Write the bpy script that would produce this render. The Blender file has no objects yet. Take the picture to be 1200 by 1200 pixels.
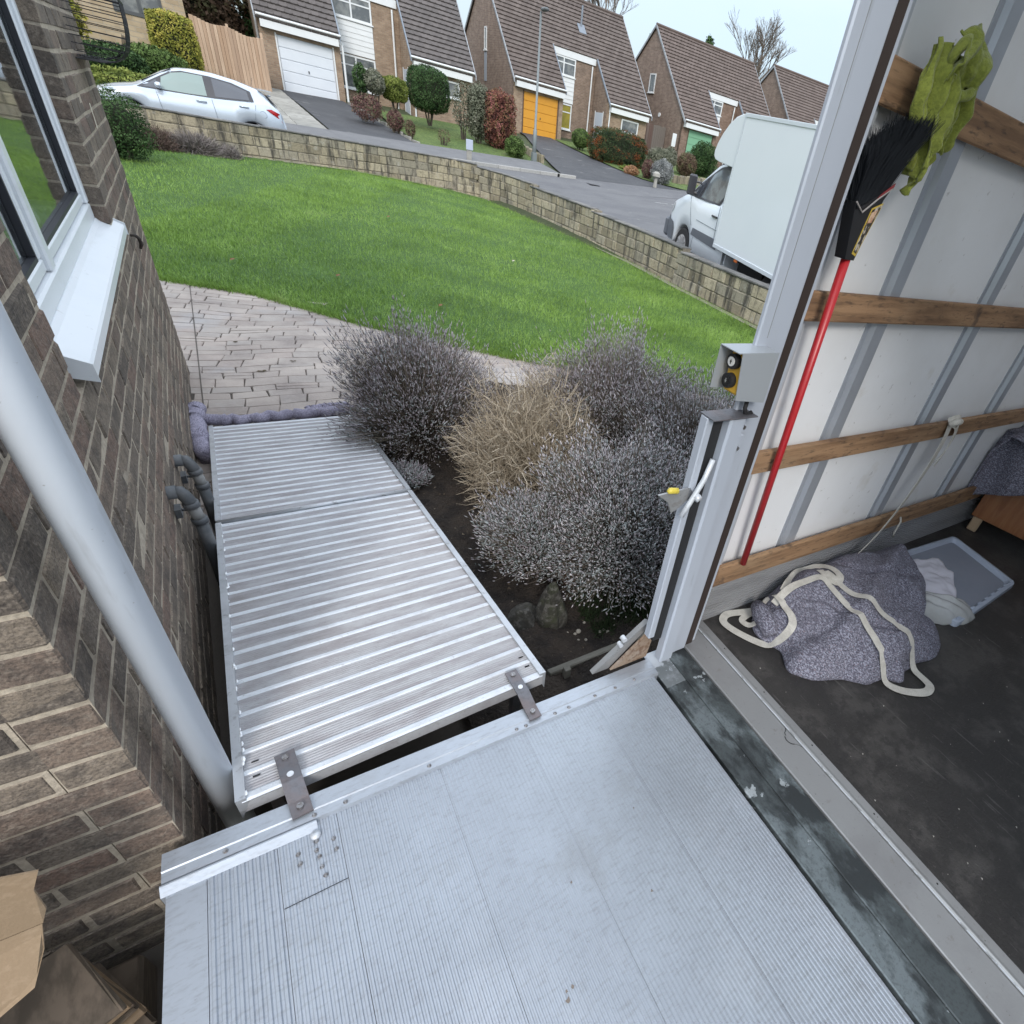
import bpy, math, random
import numpy as np
from mathutils import Vector, Matrix, noise
random.seed(7); rng = np.random.default_rng(7)
scene = bpy.context.scene
col = scene.collection
PI = math.pi

# ------------------------------------------------------------------ camera
RIGHT = Vector((0.8031, -0.5661, 0.1837)); UP = Vector((0.2102, 0.5576, 0.8031)); FWD = Vector((0.5571, 0.6063, -0.5668))
cam_data = bpy.data.cameras.new('camera'); cam = bpy.data.objects.new('camera', cam_data); col.objects.link(cam)
_f = FWD.normalized(); _r = (RIGHT - _f*RIGHT.dot(_f)).normalized(); _u = _r.cross(_f)
cam.matrix_world = Matrix(((_r.x, _u.x, -_f.x, 0), (_r.y, _u.y, -_f.y, 0), (_r.z, _u.z, -_f.z, 0), (0, 0, 0, 1)))
cam_data.sensor_fit = 'HORIZONTAL'; cam_data.sensor_width = 36.0
cam_data.lens = 608.25/1200*36.0
cam_data.shift_x = (600-759.3)/1200; cam_data.shift_y = (620.9-600)/1200
cam_data.clip_start = 0.02; cam_data.clip_end = 3000
scene.camera = cam
# ------------------------------------------------------------------ sky and sun
SUN_EL, SUN_AZ = math.radians(34), math.radians(208)     # azimuth clockwise from +Y
world = bpy.data.worlds.new('World'); scene.world = world; world.use_nodes = True
wn = world.node_tree; wn.nodes.clear()
out = wn.nodes.new('ShaderNodeOutputWorld'); bg = wn.nodes.new('ShaderNodeBackground')
sky = wn.nodes.new('ShaderNodeTexSky'); sky.sky_type = 'NISHITA'; sky.sun_disc = False
sky.sun_elevation = SUN_EL; sky.sun_rotation = SUN_AZ; sky.air_density = 1.0; sky.dust_density = 2.0; sky.ozone_density = 1.5
tc = wn.nodes.new('ShaderNodeTexCoord'); mp = wn.nodes.new('ShaderNodeMapping'); mp.inputs['Scale'].default_value = (1, 1, 2.6)
nz = wn.nodes.new('ShaderNodeTexNoise'); nz.inputs['Scale'].default_value = 2.2; nz.inputs['Detail'].default_value = 7; nz.inputs['Roughness'].default_value = .55
rp = wn.nodes.new('ShaderNodeValToRGB'); rp.color_ramp.elements[0].position = .32; rp.color_ramp.elements[1].position = .66
rp.color_ramp.elements[0].color = (.62, .62, .62, 1); rp.color_ramp.elements[1].color = (.97, .97, .97, 1)
mx = wn.nodes.new('ShaderNodeMix'); mx.data_type = 'RGBA'
# overcast veil: dimmer towards the horizon, brighter overhead, as a cloudy sky is
spx = wn.nodes.new('ShaderNodeSeparateXYZ'); wn.links.new(tc.outputs['Generated'], spx.inputs[0])
mrz = wn.nodes.new('ShaderNodeMapRange'); mrz.interpolation_type = 'SMOOTHSTEP'; mrz.inputs['From Min'].default_value = .05; mrz.inputs['From Max'].default_value = .75
wn.links.new(spx.outputs['Z'], mrz.inputs['Value'])
veil = wn.nodes.new('ShaderNodeMix'); veil.data_type = 'RGBA'; veil.inputs['A'].default_value = (3.5, 4.15, 4.6, 1); veil.inputs['B'].default_value = (10.2, 11.1, 12.3, 1)
wn.links.new(mrz.outputs[0], veil.inputs['Factor']); wn.links.new(veil.outputs['Result'], mx.inputs['B'])
wn.links.new(tc.outputs['Generated'], mp.inputs['Vector']); wn.links.new(mp.outputs[0], nz.inputs['Vector'])
wn.links.new(nz.outputs['Fac'], rp.inputs['Fac']); wn.links.new(rp.outputs['Color'], mx.inputs['Factor'])
wn.links.new(sky.outputs[0], mx.inputs['A']); wn.links.new(mx.outputs['Result'], bg.inputs['Color'])
bg.inputs['Strength'].default_value = 0.105
wn.links.new(bg.outputs[0], out.inputs['Surface'])
sd = bpy.data.lights.new('sun', 'SUN'); sun = bpy.data.objects.new('sun', sd); col.objects.link(sun)
sd.energy = 0.85; sd.angle = math.radians(16); sd.color = (1, .95, .88)
_d = Vector((math.sin(SUN_AZ)*math.cos(SUN_EL), math.cos(SUN_AZ)*math.cos(SUN_EL), math.sin(SUN_EL)))
sun.rotation_euler = _d.to_track_quat('Z', 'Y').to_euler()
sun.location = (0, -10, 20)
scene.view_settings.view_transform = 'Standard'; scene.view_settings.look = 'None'
scene.cycles.max_bounces = 6; scene.cycles.diffuse_bounces = 3; scene.cycles.glossy_bounces = 3; scene.cycles.transmission_bounces = 4; scene.cycles.transparent_max_bounces = 8
scene.view_settings.exposure = 1.0; scene.view_settings.gamma = 1

# ------------------------------------------------------------------ materials
MATS = {}
def mat(name, color, rough=.8, metal=0, var=(), bump=0, bscale=30, detail=6, alpha=None, trans=0, tone=None, spec=.5, stretch=None, ior=1.45, sheen=0, coat=0):
    """color: base.  var: list of (scale, lo, hi, colour, strength[, stretch]) noise layers mixed over the base.
    tone: list of colours picked by the per-face float attribute 'tone'."""
    if name in MATS: return MATS[name]
    m = bpy.data.materials.new(name); m.use_nodes = True; MATS[name] = m
    nt = m.node_tree; N = nt.nodes; L = nt.links
    b = N['Principled BSDF']
    b.inputs['Roughness'].default_value = rough; b.inputs['Metallic'].default_value = metal
    b.inputs['Specular IOR Level'].default_value = spec
    if coat: b.inputs['Coat Weight'].default_value = coat; b.inputs['Coat Roughness'].default_value = .08
    if trans: b.inputs['Transmission Weight'].default_value = trans; b.inputs['IOR'].default_value = ior
    if alpha is not None: b.inputs['Alpha'].default_value = alpha
    if sheen: b.inputs['Sheen Weight'].default_value = sheen
    geo = N.new('ShaderNodeNewGeometry')
    cur = None
    if tone:
        at = N.new('ShaderNodeAttribute'); at.attribute_name = 'tone'
        cr = N.new('ShaderNodeValToRGB'); e = cr.color_ramp
        n = len(tone)
        e.elements[0].position = 0; e.elements[0].color = (*tone[0], 1)
        e.elements[1].position = 1; e.elements[1].color = (*tone[-1], 1)
        for i in range(1, n-1):
            x = e.elements.new(i/(n-1)); x.color = (*tone[i], 1)
        L.new(at.outputs['Fac'], cr.inputs['Fac']); cur = cr.outputs['Color']
    else:
        rgb = N.new('ShaderNodeRGB'); rgb.outputs[0].default_value = (*color, 1); cur = rgb.outputs[0]
    for i, lay in enumerate(var):
        sc, lo, hi, c2, st = lay[:5]; stv = lay[5] if len(lay) > 5 else (1, 1, 1)
        mpn = N.new('ShaderNodeMapping'); mpn.inputs['Scale'].default_value = stv; mpn.inputs['Location'].default_value = (i*7.3, i*3.1, i*1.7)
        L.new(geo.outputs['Position'], mpn.inputs['Vector'])
        tx = N.new('ShaderNodeTexNoise'); tx.inputs['Scale'].default_value = sc; tx.inputs['Detail'].default_value = detail; tx.inputs['Roughness'].default_value = .62
        L.new(mpn.outputs[0], tx.inputs['Vector'])
        mr = N.new('ShaderNodeMapRange'); mr.inputs['From Min'].default_value = lo; mr.inputs['From Max'].default_value = hi
        mr.inputs['To Max'].default_value = st; L.new(tx.outputs['Fac'], mr.inputs['Value'])
        mm = N.new('ShaderNodeMix'); mm.data_type = 'RGBA'; mm.inputs['B'].default_value = (*c2, 1)
        L.new(mr.outputs[0], mm.inputs['Factor']); L.new(cur, mm.inputs['A']); cur = mm.outputs['Result']
    L.new(cur, b.inputs['Base Color'])
    if bump:
        tx = N.new('ShaderNodeTexNoise'); tx.inputs['Scale'].default_value = bscale; tx.inputs['Detail'].default_value = 5
        if stretch:
            mpn = N.new('ShaderNodeMapping'); mpn.inputs['Scale'].default_value = stretch
            L.new(geo.outputs['Position'], mpn.inputs['Vector']); L.new(mpn.outputs[0], tx.inputs['Vector'])
        else: L.new(geo.outputs['Position'], tx.inputs['Vector'])
        bp = N.new('ShaderNodeBump'); bp.inputs['Strength'].default_value = 1; bp.inputs['Distance'].default_value = bump
        L.new(tx.outputs['Fac'], bp.inputs['Height']); L.new(bp.outputs[0], b.inputs['Normal'])
    return m

def brickmat(name, c1, c2, mortar, w=.225, h=.075, objspace=True, rough=.9, bias=0.0, dark=None):
    """brickwork too far away to tell the bricks apart one by one"""
    m = bpy.data.materials.new(name); m.use_nodes = True; MATS[name] = m
    nt = m.node_tree; N = nt.nodes; L = nt.links; b = N['Principled BSDF']; b.inputs['Roughness'].default_value = rough
    tcn = N.new('ShaderNodeTexCoord'); sep = N.new('ShaderNodeSeparateXYZ'); L.new(tcn.outputs['Object'], sep.inputs[0])
    ad = N.new('ShaderNodeMath'); ad.operation = 'ADD'; L.new(sep.outputs['X'], ad.inputs[0]); L.new(sep.outputs['Y'], ad.inputs[1])
    cb = N.new('ShaderNodeCombineXYZ'); L.new(ad.outputs[0], cb.inputs['X']); L.new(sep.outputs['Z'], cb.inputs['Y'])
    br = N.new('ShaderNodeTexBrick'); br.inputs['Scale'].default_value = 1; br.inputs['Brick Width'].default_value = w; br.inputs['Row Height'].default_value = h
    br.inputs['Mortar Size'].default_value = h*.09; br.inputs['Color1'].default_value = (*c1, 1); br.inputs['Color2'].default_value = (*c2, 1); br.inputs['Mortar'].default_value = (*mortar, 1)
    br.inputs['Bias'].default_value = bias
    L.new(cb.outputs[0], br.inputs['Vector'])
    tx = N.new('ShaderNodeTexNoise'); tx.inputs['Scale'].default_value = 3; tx.inputs['Detail'].default_value = 6; L.new(tcn.outputs['Object'], tx.inputs['Vector'])
    mr = N.new('ShaderNodeMapRange'); mr.inputs['From Min'].default_value = .4; mr.inputs['From Max'].default_value = .75; mr.inputs['To Max'].default_value = .5; L.new(tx.outputs['Fac'], mr.inputs['Value'])
    mm = N.new('ShaderNodeMix'); mm.data_type = 'RGBA'; mm.inputs['B'].default_value = (*(dark or tuple(x*.55 for x in c1)), 1)
    L.new(mr.outputs[0], mm.inputs['Factor']); L.new(br.outputs['Color'], mm.inputs['A']); L.new(mm.outputs['Result'], b.inputs['Base Color'])
    bp = N.new('ShaderNodeBump'); bp.inputs['Distance'].default_value = .01; L.new(br.outputs['Fac'], bp.inputs['Height']); bp.invert = True; L.new(bp.outputs[0], b.inputs['Normal'])
    return m

# ------------------------------------------------------------------ mesh helpers
ORIG = {}
class MB:
    def __init__(s): s.v = []; s.f = []; s.t = []; s.mi = []; s.tone = 0.5; s.mat = 0
    def add(s, vs, fs, tone=None):
        n = len(s.v); s.v += [tuple(p) for p in vs]; s.f += [tuple(i+n for i in f) for f in fs]
        s.t += [s.tone if tone is None else tone]*len(fs); s.mi += [s.mat]*len(fs); return s
    def box(s, a, b, xf=None, tone=None):
        (x0, y0, z0), (x1, y1, z1) = a, b
        vs = [(x0,y0,z0),(x1,y0,z0),(x1,y1,z0),(x0,y1,z0),(x0,y0,z1),(x1,y0,z1),(x1,y1,z1),(x0,y1,z1)]
        if xf: vs = [xf(p) for p in vs]
        return s.add(vs, [(0,3,2,1),(4,5,6,7),(0,1,5,4),(1,2,6,5),(2,3,7,6),(3,0,4,7)], tone)
    def cbox(s, a, b, c=.004, xf=None, tone=None, jit=0):
        """box with chamfered edges"""
        x = (a[0], a[0]+c, b[0]-c, b[0]); y = (a[1], a[1]+c, b[1]-c, b[1]); z = (a[2], a[2]+c, b[2]-c, b[2])
        vs = []; idx = {}
        for sx in (0, 1):
            for sy in (0, 1):
                for sz in (0, 1):
                    X0, X1 = (x[0], x[1]) if not sx else (x[3], x[2])
                    Y0, Y1 = (y[0], y[1]) if not sy else (y[3], y[2])
                    Z0, Z1 = (z[0], z[1]) if not sz else (z[3], z[2])
                    j = lambda: random.uniform(-jit, jit)
                    for k, p in enumerate(((X0, Y1, Z1), (X1, Y0, Z1), (X1, Y1, Z0))):
                        idx[(sx, sy, sz, k)] = len(vs); vs.append((p[0]+j(), p[1]+j(), p[2]+j()))
        I = idx; F = []
        for k, (u, w) in enumerate(((1, 2), (0, 2), (0, 1))):
            for sd_ in (0, 1):
                q = []
                for cu, cw in ((0, 0), (1, 0), (1, 1), (0, 1)):
                    key = [0, 0, 0]; key[k] = sd_; key[u] = cu; key[w] = cw; q.append(I[(*key, k)])
                F.append(q)
        for k, (u, w) in enumerate(((1, 2), (0, 2), (0, 1))):   # edges running along axis k
            for cu in (0, 1):
                for cw in (0, 1):
                    k0 = [0, 0, 0]; k1 = [0, 0, 0]; k1[k] = 1; k0[u] = k1[u] = cu; k0[w] = k1[w] = cw
                    F.append([I[(*k0, u)], I[(*k1, u)], I[(*k1, w)], I[(*k0, w)]])
        for sx in (0, 1):
            for sy in (0, 1):
                for sz in (0, 1): F.append([I[(sx, sy, sz, 0)], I[(sx, sy, sz, 1)], I[(sx, sy, sz, 2)]])
        ctr = [(a[i]+b[i])/2 for i in range(3)]
        G = []
        for f in F:
            p = [Vector(vs[i]) for i in f]; n = (p[1]-p[0]).cross(p[2]-p[0]); cc = sum(p, Vector())/len(p)-Vector(ctr)
            G.append(f if n.dot(cc) > 0 else f[::-1])
        if xf: vs = [xf(p) for p in vs]
        return s.add(vs, G, tone)
    def tube(s, pts, r, n=10, cap=True, tone=None):
        pts = [Vector(p) for p in pts]; R = r if isinstance(r, (list, tuple)) else [r]*len(pts)
        vs = []; fs = []; ref = None
        for i, p in enumerate(pts):
            d = (pts[min(i+1, len(pts)-1)]-pts[max(i-1, 0)]).normalized()
            if ref is None: ref = d.orthogonal().normalized()
            u = (ref-d*ref.dot(d)); u = u.normalized() if u.length > 1e-6 else d.orthogonal().normalized(); ref = u; w = d.cross(u)
            for k in range(n):
                a = 2*PI*k/n; vs.append(p+(u*math.cos(a)+w*math.sin(a))*R[i])
        for i in range(len(pts)-1):
            for k in range(n): fs.append((i*n+k, i*n+(k+1) % n, (i+1)*n+(k+1) % n, (i+1)*n+k))
        if cap: fs.append(tuple(range(n))[::-1]); fs.append(tuple((len(pts)-1)*n+k for k in range(n)))
        return s.add(vs, fs, tone)
    def prism(s, poly, n, t=0.0, tone=None, xf=None):
        """poly: planar 3-D polygon, n: extrusion vector"""
        P = [Vector(p) for p in poly]; n = Vector(n); k = len(P)
        vs = P+[p+n for p in P]
        nn = Vector((0, 0, 0))
        for i in range(k): nn += P[i].cross(P[(i+1) % k])
        flip = nn.dot(n) > 0
        f0 = tuple(range(k)); f1 = tuple(range(k, 2*k))
        sd_ = [(i, (i+1) % k, k+(i+1) % k, k+i) for i in range(k)]
        if flip: fs = [f0[::-1], f1]+sd_
        else: fs = [f0, f1[::-1]]+[q[::-1] for q in sd_]
        if xf: vs = [xf(p) for p in vs]
        return s.add(vs, fs, tone)
    def grid(s, fn, nu, nv, tone=None):
        vs = [fn(i/nu, j/nv) for j in range(nv+1) for i in range(nu+1)]
        fs = [(j*(nu+1)+i, j*(nu+1)+i+1, (j+1)*(nu+1)+i+1, (j+1)*(nu+1)+i) for j in range(nv) for i in range(nu)]
        return s.add(vs, fs, tone)
    def build(s, name, m, parent=None, smooth=False, local=False, origin=None, kind=None, label=None):
        o0 = Vector((0, 0, 0)) if local else (Vector(origin) if origin is not None else (ORIG[parent.name] if parent else Vector((0, 0, 0))))
        me = bpy.data.meshes.new(name)
        V = [Vector(p)-o0 for p in s.v]
        me.from_pydata([tuple(p) for p in V], [], s.f)
        ms = m if isinstance(m, (list, tuple)) else [m]
        for mm in ms: me.materials.append(mm)
        if len(ms) > 1: me.polygons.foreach_set('material_index', s.mi)
        at = me.attributes.new('tone', 'FLOAT', 'FACE'); at.data.foreach_set('value', s.t)
        if smooth: me.shade_smooth()
        me.update()
        return link(name, me, parent, origin=o0 if not local else None, kind=kind, label=label)
def link(name, me, parent=None, origin=None, kind=None, label=None):
    o = bpy.data.objects.new(name, me); col.objects.link(o)
    if parent is not None:
        o.parent = parent
        ORIG[o.name] = ORIG.get(parent.name, Vector((0, 0, 0)))
    else:
        ORIG[o.name] = Vector(origin) if origin is not None else Vector((0, 0, 0)); o.location = ORIG[o.name]
    if kind: o['kind'] = kind
    if label: o['label'] = label
    return o
def thing(name, label, cat, loc=(0, 0, 0), rz=0, group=None):
    o = bpy.data.objects.new(name, None); col.objects.link(o); o.location = loc; o.rotation_euler = (0, 0, rz)
    o.empty_display_size = .1
    o['label'] = label; o['category'] = cat
    if group: o['group'] = group
    ORIG[o.name] = Vector(loc); return o
def tag(o, label=None, cat=None, group=None, kind=None):
    if label: o['label'] = label
    if cat: o['category'] = cat
    if group: o['group'] = group
    if kind: o['kind'] = kind
    return o
def npmesh(name, V, F, m, parent=None, tone=None, kind=None, smooth=False, sub=True):
    """V (n,3), F (m,k) equal-size faces, from arrays"""
    V = np.asarray(V, dtype=np.float32); F = np.asarray(F, dtype=np.int32)
    if parent is not None and sub: V = V-np.array(ORIG[parent.name], dtype=np.float32)
    me = bpy.data.meshes.new(name); k = F.shape[1]
    me.vertices.add(len(V)); me.vertices.foreach_set('co', V.ravel())
    me.loops.add(F.size); me.loops.foreach_set('vertex_index', F.ravel())
    me.polygons.add(len(F)); me.polygons.foreach_set('loop_start', np.arange(0, F.size, k, dtype=np.int32))
    try: me.polygons.foreach_set('loop_total', np.full(len(F), k, dtype=np.int32))
    except Exception: pass
    me.materials.append(m)
    at = me.attributes.new('tone', 'FLOAT', 'FACE'); at.data.foreach_set('value', (np.full(len(F), .5) if tone is None else np.asarray(tone)).astype(np.float32))
    me.update(calc_edges=True)
    if smooth: me.shade_smooth()
    return link(name, me, parent, kind=kind)
def sm(x): x = max(0., min(1., x)); return x*x*(3-2*x)
def nz3(x, y, z=0, s=1.): return noise.noise(Vector((x*s, y*s, z*s)))

# ------------------------------------------------------------------ terrain functions
def lawn_z(x, y): return -1.93+.23*max(0, min(1, (y-9)/9))*max(0, min(1, (7.5-x)/4))
def terr(x, y):
    k = min(max((y-6)/16, .2), 1)
    z = -1.75+.035*max(x, 0)*k+.09*max(0, min(y, 70)-22)+.02*max(0, y-70)
    if x < 0: z += -.012*x
    return z
# ================================================================== SETTING
M_soil = mat('garden_soil', (.035,.026,.02), .95, var=[(9,.45,.6,(.012,.009,.008),.8),(60,.6,.75,(.16,.13,.1),.5)], bump=.02, bscale=60)
M_grassbase = mat('turf', (.05,.11,.016), .95, var=[(1.2,.35,.65,(.07,.15,.025),.7),(30,.45,.6,(.02,.05,.01),.6)], bump=.02, bscale=90)
M_asph = mat('asphalt_road', (.10,.10,.108), .85, var=[(.35,.5,.52,(.125,.125,.13),.8,(1,3,1)),(.7,.4,.65,(.145,.145,.15),.6),(90,.5,.7,(.2,.2,.2),.5),(3,.62,.66,(.23,.23,.22),.35)], bump=.004, bscale=200)
M_drive = mat('dark_tarmac', (.048,.049,.055), .8, var=[(1.1,.4,.7,(.075,.076,.08),.7),(.9,.62,.66,(.2,.2,.19),.55,(1,2.2,1)),(120,.55,.7,(.12,.12,.12),.4)], bump=.004, bscale=150)
M_pave = mat('pavement_tarmac', (.15,.15,.155), .85, var=[(2,.4,.6,(.11,.11,.115),.6),(80,.5,.7,(.22,.22,.22),.4)], bump=.003, bscale=150)
M_conc = mat('concrete', (.33,.32,.29), .9, var=[(3,.4,.65,(.22,.21,.19),.7),(50,.5,.7,(.4,.39,.36),.4)], bump=.004, bscale=80)
M_verge = mat('verge_grass', (.095,.15,.035), .95, var=[(.8,.4,.6,(.14,.19,.05),.8),(12,.45,.6,(.035,.06,.015),.7),(3,.6,.7,(.12,.11,.05),.5)], bump=.05, bscale=25)
M_ground = mat('rough_ground', (.06,.075,.03), .95, var=[(.3,.4,.6,(.05,.06,.03),.8),(4,.4,.6,(.035,.05,.015),.7)], bump=.04, bscale=10)
M_sett = mat('printed_concrete', None, .62, tone=[(.30,.255,.225),(.37,.315,.275),(.33,.29,.26),(.41,.35,.305),(.34,.28,.245)],
             var=[(2.5,.42,.66,(.15,.12,.11),.6),(40,.5,.75,(.36,.31,.28),.5),(1.3,.55,.72,(.36,.37,.39),.5)], bump=.003, bscale=60)
M_joint = mat('path_joint', (.085,.073,.062), .95, var=[(8,.5,.7,(.1,.085,.07),.6)], bump=.003, bscale=60)

# ---- ground sheet out to the horizon
def gz(x, y):
    inside = x < 7.6 and y < 20 and not (y > 18.4 and x < 2)
    a = lawn_z(x, y)-.13
    b = terr(x, y)-.07
    return a if inside else b
def axis(lo, hi, step, far):
    c = list(np.arange(lo, hi+1e-6, step)); s = step; x = hi
    while x < far: s *= 1.6; x += s; c.append(x)
    s = step; x = lo
    while x > -far: s *= 1.6; x -= s; c.insert(0, x)
    return c
gx = axis(-12, 48, 1.2, 1800); gy = axis(-8, 72, 1.2, 1800)
V = [(x, y, gz(x, y) if y < 300 else terr(x, 300)-.07) for y in gy for x in gx]
nx = len(gx)
F = [(j*nx+i, j*nx+i+1, (j+1)*nx+i+1, (j+1)*nx+i) for j in range(len(gy)-1) for i in range(nx-1)]
npmesh('ground', V, F, M_ground, kind='structure')

# ---- lawn between the path and the stone wall
EDGE = [(-7,9.0),(-3,8.5),(-1.4,8.2),(-.55,7.75),(.26,7.27),(.7,6.75),(1.12,6.25),(1.7,5.7),(2.29,5.2),(2.95,4.8),(3.57,4.42),(4.11,3.9),(5.0,3.1),(6.2,1.9)]
WALL = [(-8,18.1),(-3,18.1),(-1.0,18.15),(.45,18.35),(2.3,18.95),(4.1,19.45),(5.6,19.9),(6.6,20.0),(7.35,19.6),(7.72,18.7),(7.8,17.2),(7.82,15.2),(7.8,13.0),(7.7,10.8),(7.45,8.8),(7.3,6.9),(7.15,5.0),(6.95,2.8),(6.8,1.4)]
def arc(P):
    d = [0]
    for a, b in zip(P, P[1:]): d.append(d[-1]+math.hypot(b[0]-a[0], b[1]-a[1]))
    return d
def along(P, D, s):
    s = max(0, min(D[-1], s))
    for i in range(len(P)-1):
        if s <= D[i+1] or i == len(P)-2:
            t = (s-D[i])/(D[i+1]-D[i]); a, b = P[i], P[i+1]
            dx, dy = (b[0]-a[0])/(D[i+1]-D[i]), (b[1]-a[1])/(D[i+1]-D[i])
            return (a[0]+(b[0]-a[0])*t, a[1]+(b[1]-a[1])*t), (dx, dy)
DE, DW = arc(EDGE), arc(WALL)
# matching of the two edges (fractions of arc length)
KE = [0,.12,.34,.42,.55,.72,.85,1]; KW = [0,.16,.34,.42,.55,.72,.85,1]
def lawn_pt(u, v):
    k = u*7; i = min(6, int(k)); t = k-i
    e, _ = along(EDGE, DE, DE[-1]*(KE[i]+(KE[i+1]-KE[i])*t)); w, _ = along(WALL, DW, DW[-1]*(KW[i]+(KW[i+1]-KW[i])*t))
    x = e[0]+(w[0]-e[0])*v; y = e[1]+(w[1]-e[1])*v
    return x, y
mb = MB()
def lf(u, v):
    x, y = lawn_pt(u, v); return (x, y, lawn_z(x, y)+.018*nz3(x, y, 0, .9)*min(1, v*12))
mb.grid(lf, 120, 60)
o = mb.build('lawn', M_grassbase, smooth=True, kind='structure')
mb = MB()                                        # cut soil edge of the lawn
mb.grid(lambda u, v: (lawn_pt(u, 0)[0]+.02*(1-v), lawn_pt(u, 0)[1]-.03*(1-v), -1.93-.07*(1-v)), 160, 1)
mb.build('lawn_edge', M_soil, kind='structure')
# grass blades
def blades(name, pts, h, w, lean, tones, m, kind='stuff', tri=True):
    """pts (n,3) base points; single-triangle blades leaning at random"""
    n = len(pts); a = rng.uniform(0, 2*PI, n); b = rng.uniform(0, 2*PI, n)
    hh = h*rng.uniform(.5, 1.25, n); ww = w*rng.uniform(.6, 1.3, n); ln = lean*rng.uniform(.1, 1.3, n)*hh
    s = np.stack([np.cos(a)*ww/2, np.sin(a)*ww/2, np.zeros(n)], 1)
    tip = pts+np.stack([np.cos(b)*ln, np.sin(b)*ln, np.sqrt(np.maximum(hh**2-ln**2, (hh*.25)**2))], 1)
    V = np.stack([pts-s, pts+s, tip], 1).reshape(-1, 3); F = np.arange(3*n).reshape(-1, 3)
    return npmesh(name, V, F, m, tone=tones, kind=kind)
M_blade = mat('grass_blades', None, .55, spec=.3, tone=[(.085,.15,.03),(.155,.26,.048),(.215,.345,.07),(.27,.41,.10),(.37,.42,.18)])
n = 420000
u = rng.uniform(0, 1, n); v = rng.uniform(0, 1, n)**1.35
tab = np.array([[lawn_pt(i/200, j/60) for i in range(201)] for j in range(61)])      # (v,u,2)
ui = u*200; vi = v*60; i0 = np.minimum(ui.astype(int), 199); j0 = np.minimum(vi.astype(int), 59); fu = (ui-i0)[:, None]; fv = (vi-j0)[:, None]
P = (tab[j0, i0]*(1-fu)+tab[j0, i0+1]*fu)*(1-fv)+(tab[j0+1, i0]*(1-fu)+tab[j0+1, i0+1]*fu)*fv
keep = (P[:, 0] > -3.5) & (P[:, 0] < 7.7) & (P[:, 1] > 2.5); P = P[keep]
es = rng.uniform(0, 1, 26000); ep = np.array([along(EDGE, DE, DE[-1]*q)[0] for q in es])+np.stack([rng.normal(0, .025, 26000), rng.normal(-.01, .03, 26000)], 1); P = np.concatenate([P, ep[(ep[:, 0] > -2) & (ep[:, 0] < 5.5)]])
Z = -1.93+.23*np.clip((P[:, 1]-9)/9, 0, 1)*np.clip((7.5-P[:, 0])/4, 0, 1)
cl = np.array([noise.noise(Vector((x*1.1, y*1.1, 3))) for x, y in P[:, :2]])
c2 = np.array([noise.noise(Vector((x*5.5, y*5.5, 9))) for x, y in P[:, :2]])
tn = np.clip(.42+.34*cl+.24*c2+rng.normal(0, .1, len(P)), 0, 1)
pts = np.column_stack([P, Z-.005])
d = np.hypot(P[:, 0], P[:, 1])
# blades hanging over the cut edge
go = blades('grass', pts, .062, .0065, .8, tn, M_blade)
# scale far blades up a little in width is left to perspective
tag(go, label='short bright green lawn grass inside the curved stone wall', kind='stuff')

# ---- printed concrete path
BED = [(.64,.6),(.64,4.15),(1.2,4.7),(2.1,4.45),(3.0,3.65),(3.6,2.7),(4.6,1.2),(4.6,.6)]
def inpoly(x, y, P):
    c = False; j = len(P)-1
    for i in range(len(P)):
        if (P[i][1] > y) != (P[j][1] > y) and x < (P[j][0]-P[i][0])*(y-P[i][1])/(P[j][1]-P[i][1])+P[i][0]: c = not c
        j = i
    return c
LAWNPOLY = EDGE+[(12,1.9),(12,30),(-7,30)]
pathsheet = MB()
pathsheet.add([(-3.2,.0,-1.947),(6.6,.0,-1.947),(6.6,9.2,-1.947),(-3.2,9.2,-1.947)], [(0,1,2,3)])
path = pathsheet.build('path', M_joint, kind='structure')
def inpath(x, y):
    if inpoly(x, y, LAWNPOLY) and not any(math.hypot(x-e[0], y-e[1]) < .22 for e in EDGEFINE): return False
    if inpoly(x, y, BED): return False
    if x < -.47 and y < 5.05: return False
    if y < 2.75: return False
    return -3.0 < x < 6.2 and y < 8.9
EDGEFINE = [along(EDGE, DE, DE[-1]*k/220)[0] for k in range(221)]
setts = []
vv = -3.0
ca, sa = math.cos(math.radians(-9)), math.sin(math.radians(-9))
while vv < 11:
    rh = random.uniform(.09, .155); uu = -6+random.uniform(0, .2)
    while uu < 9:
        L_ = random.uniform(.14, .32)
        bend = .05*math.sin((uu+L_/2)*1.3+vv*.4)
        cx, cy = uu+L_/2, vv+rh/2+bend
        if random.random() < .12: segs = [(uu, uu+L_, vv, vv+rh*.5), (uu, uu+L_, vv+rh*.5, vv+rh)]
        else: segs = [(uu, uu+L_, vv, vv+rh)]
        for (a, b, c, d_) in segs:
            q = []
            for (px_, py_) in ((a, c), (b, c), (b, d_), (a, d_)):
                py_ += .05*math.sin(px_*1.3+vv*.4)
                X_, Y_ = ca*px_-sa*py_, sa*px_+ca*py_
                q.append((X_+.10*nz3(X_, Y_, 2, .9)+.03*nz3(X_, Y_, 5, 3), Y_+.22*nz3(X_, Y_, 7, .7)+.03*nz3(X_, Y_, 9, 3.5)))
            mx_, my_ = sum(p[0] for p in q)/4, sum(p[1] for p in q)/4
            if inpath(mx_, my_): setts.append((math.hypot(mx_, my_), q, (mx_, my_)))
        uu += L_
    vv += rh
setts.sort(key=lambda s: s[0])
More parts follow.
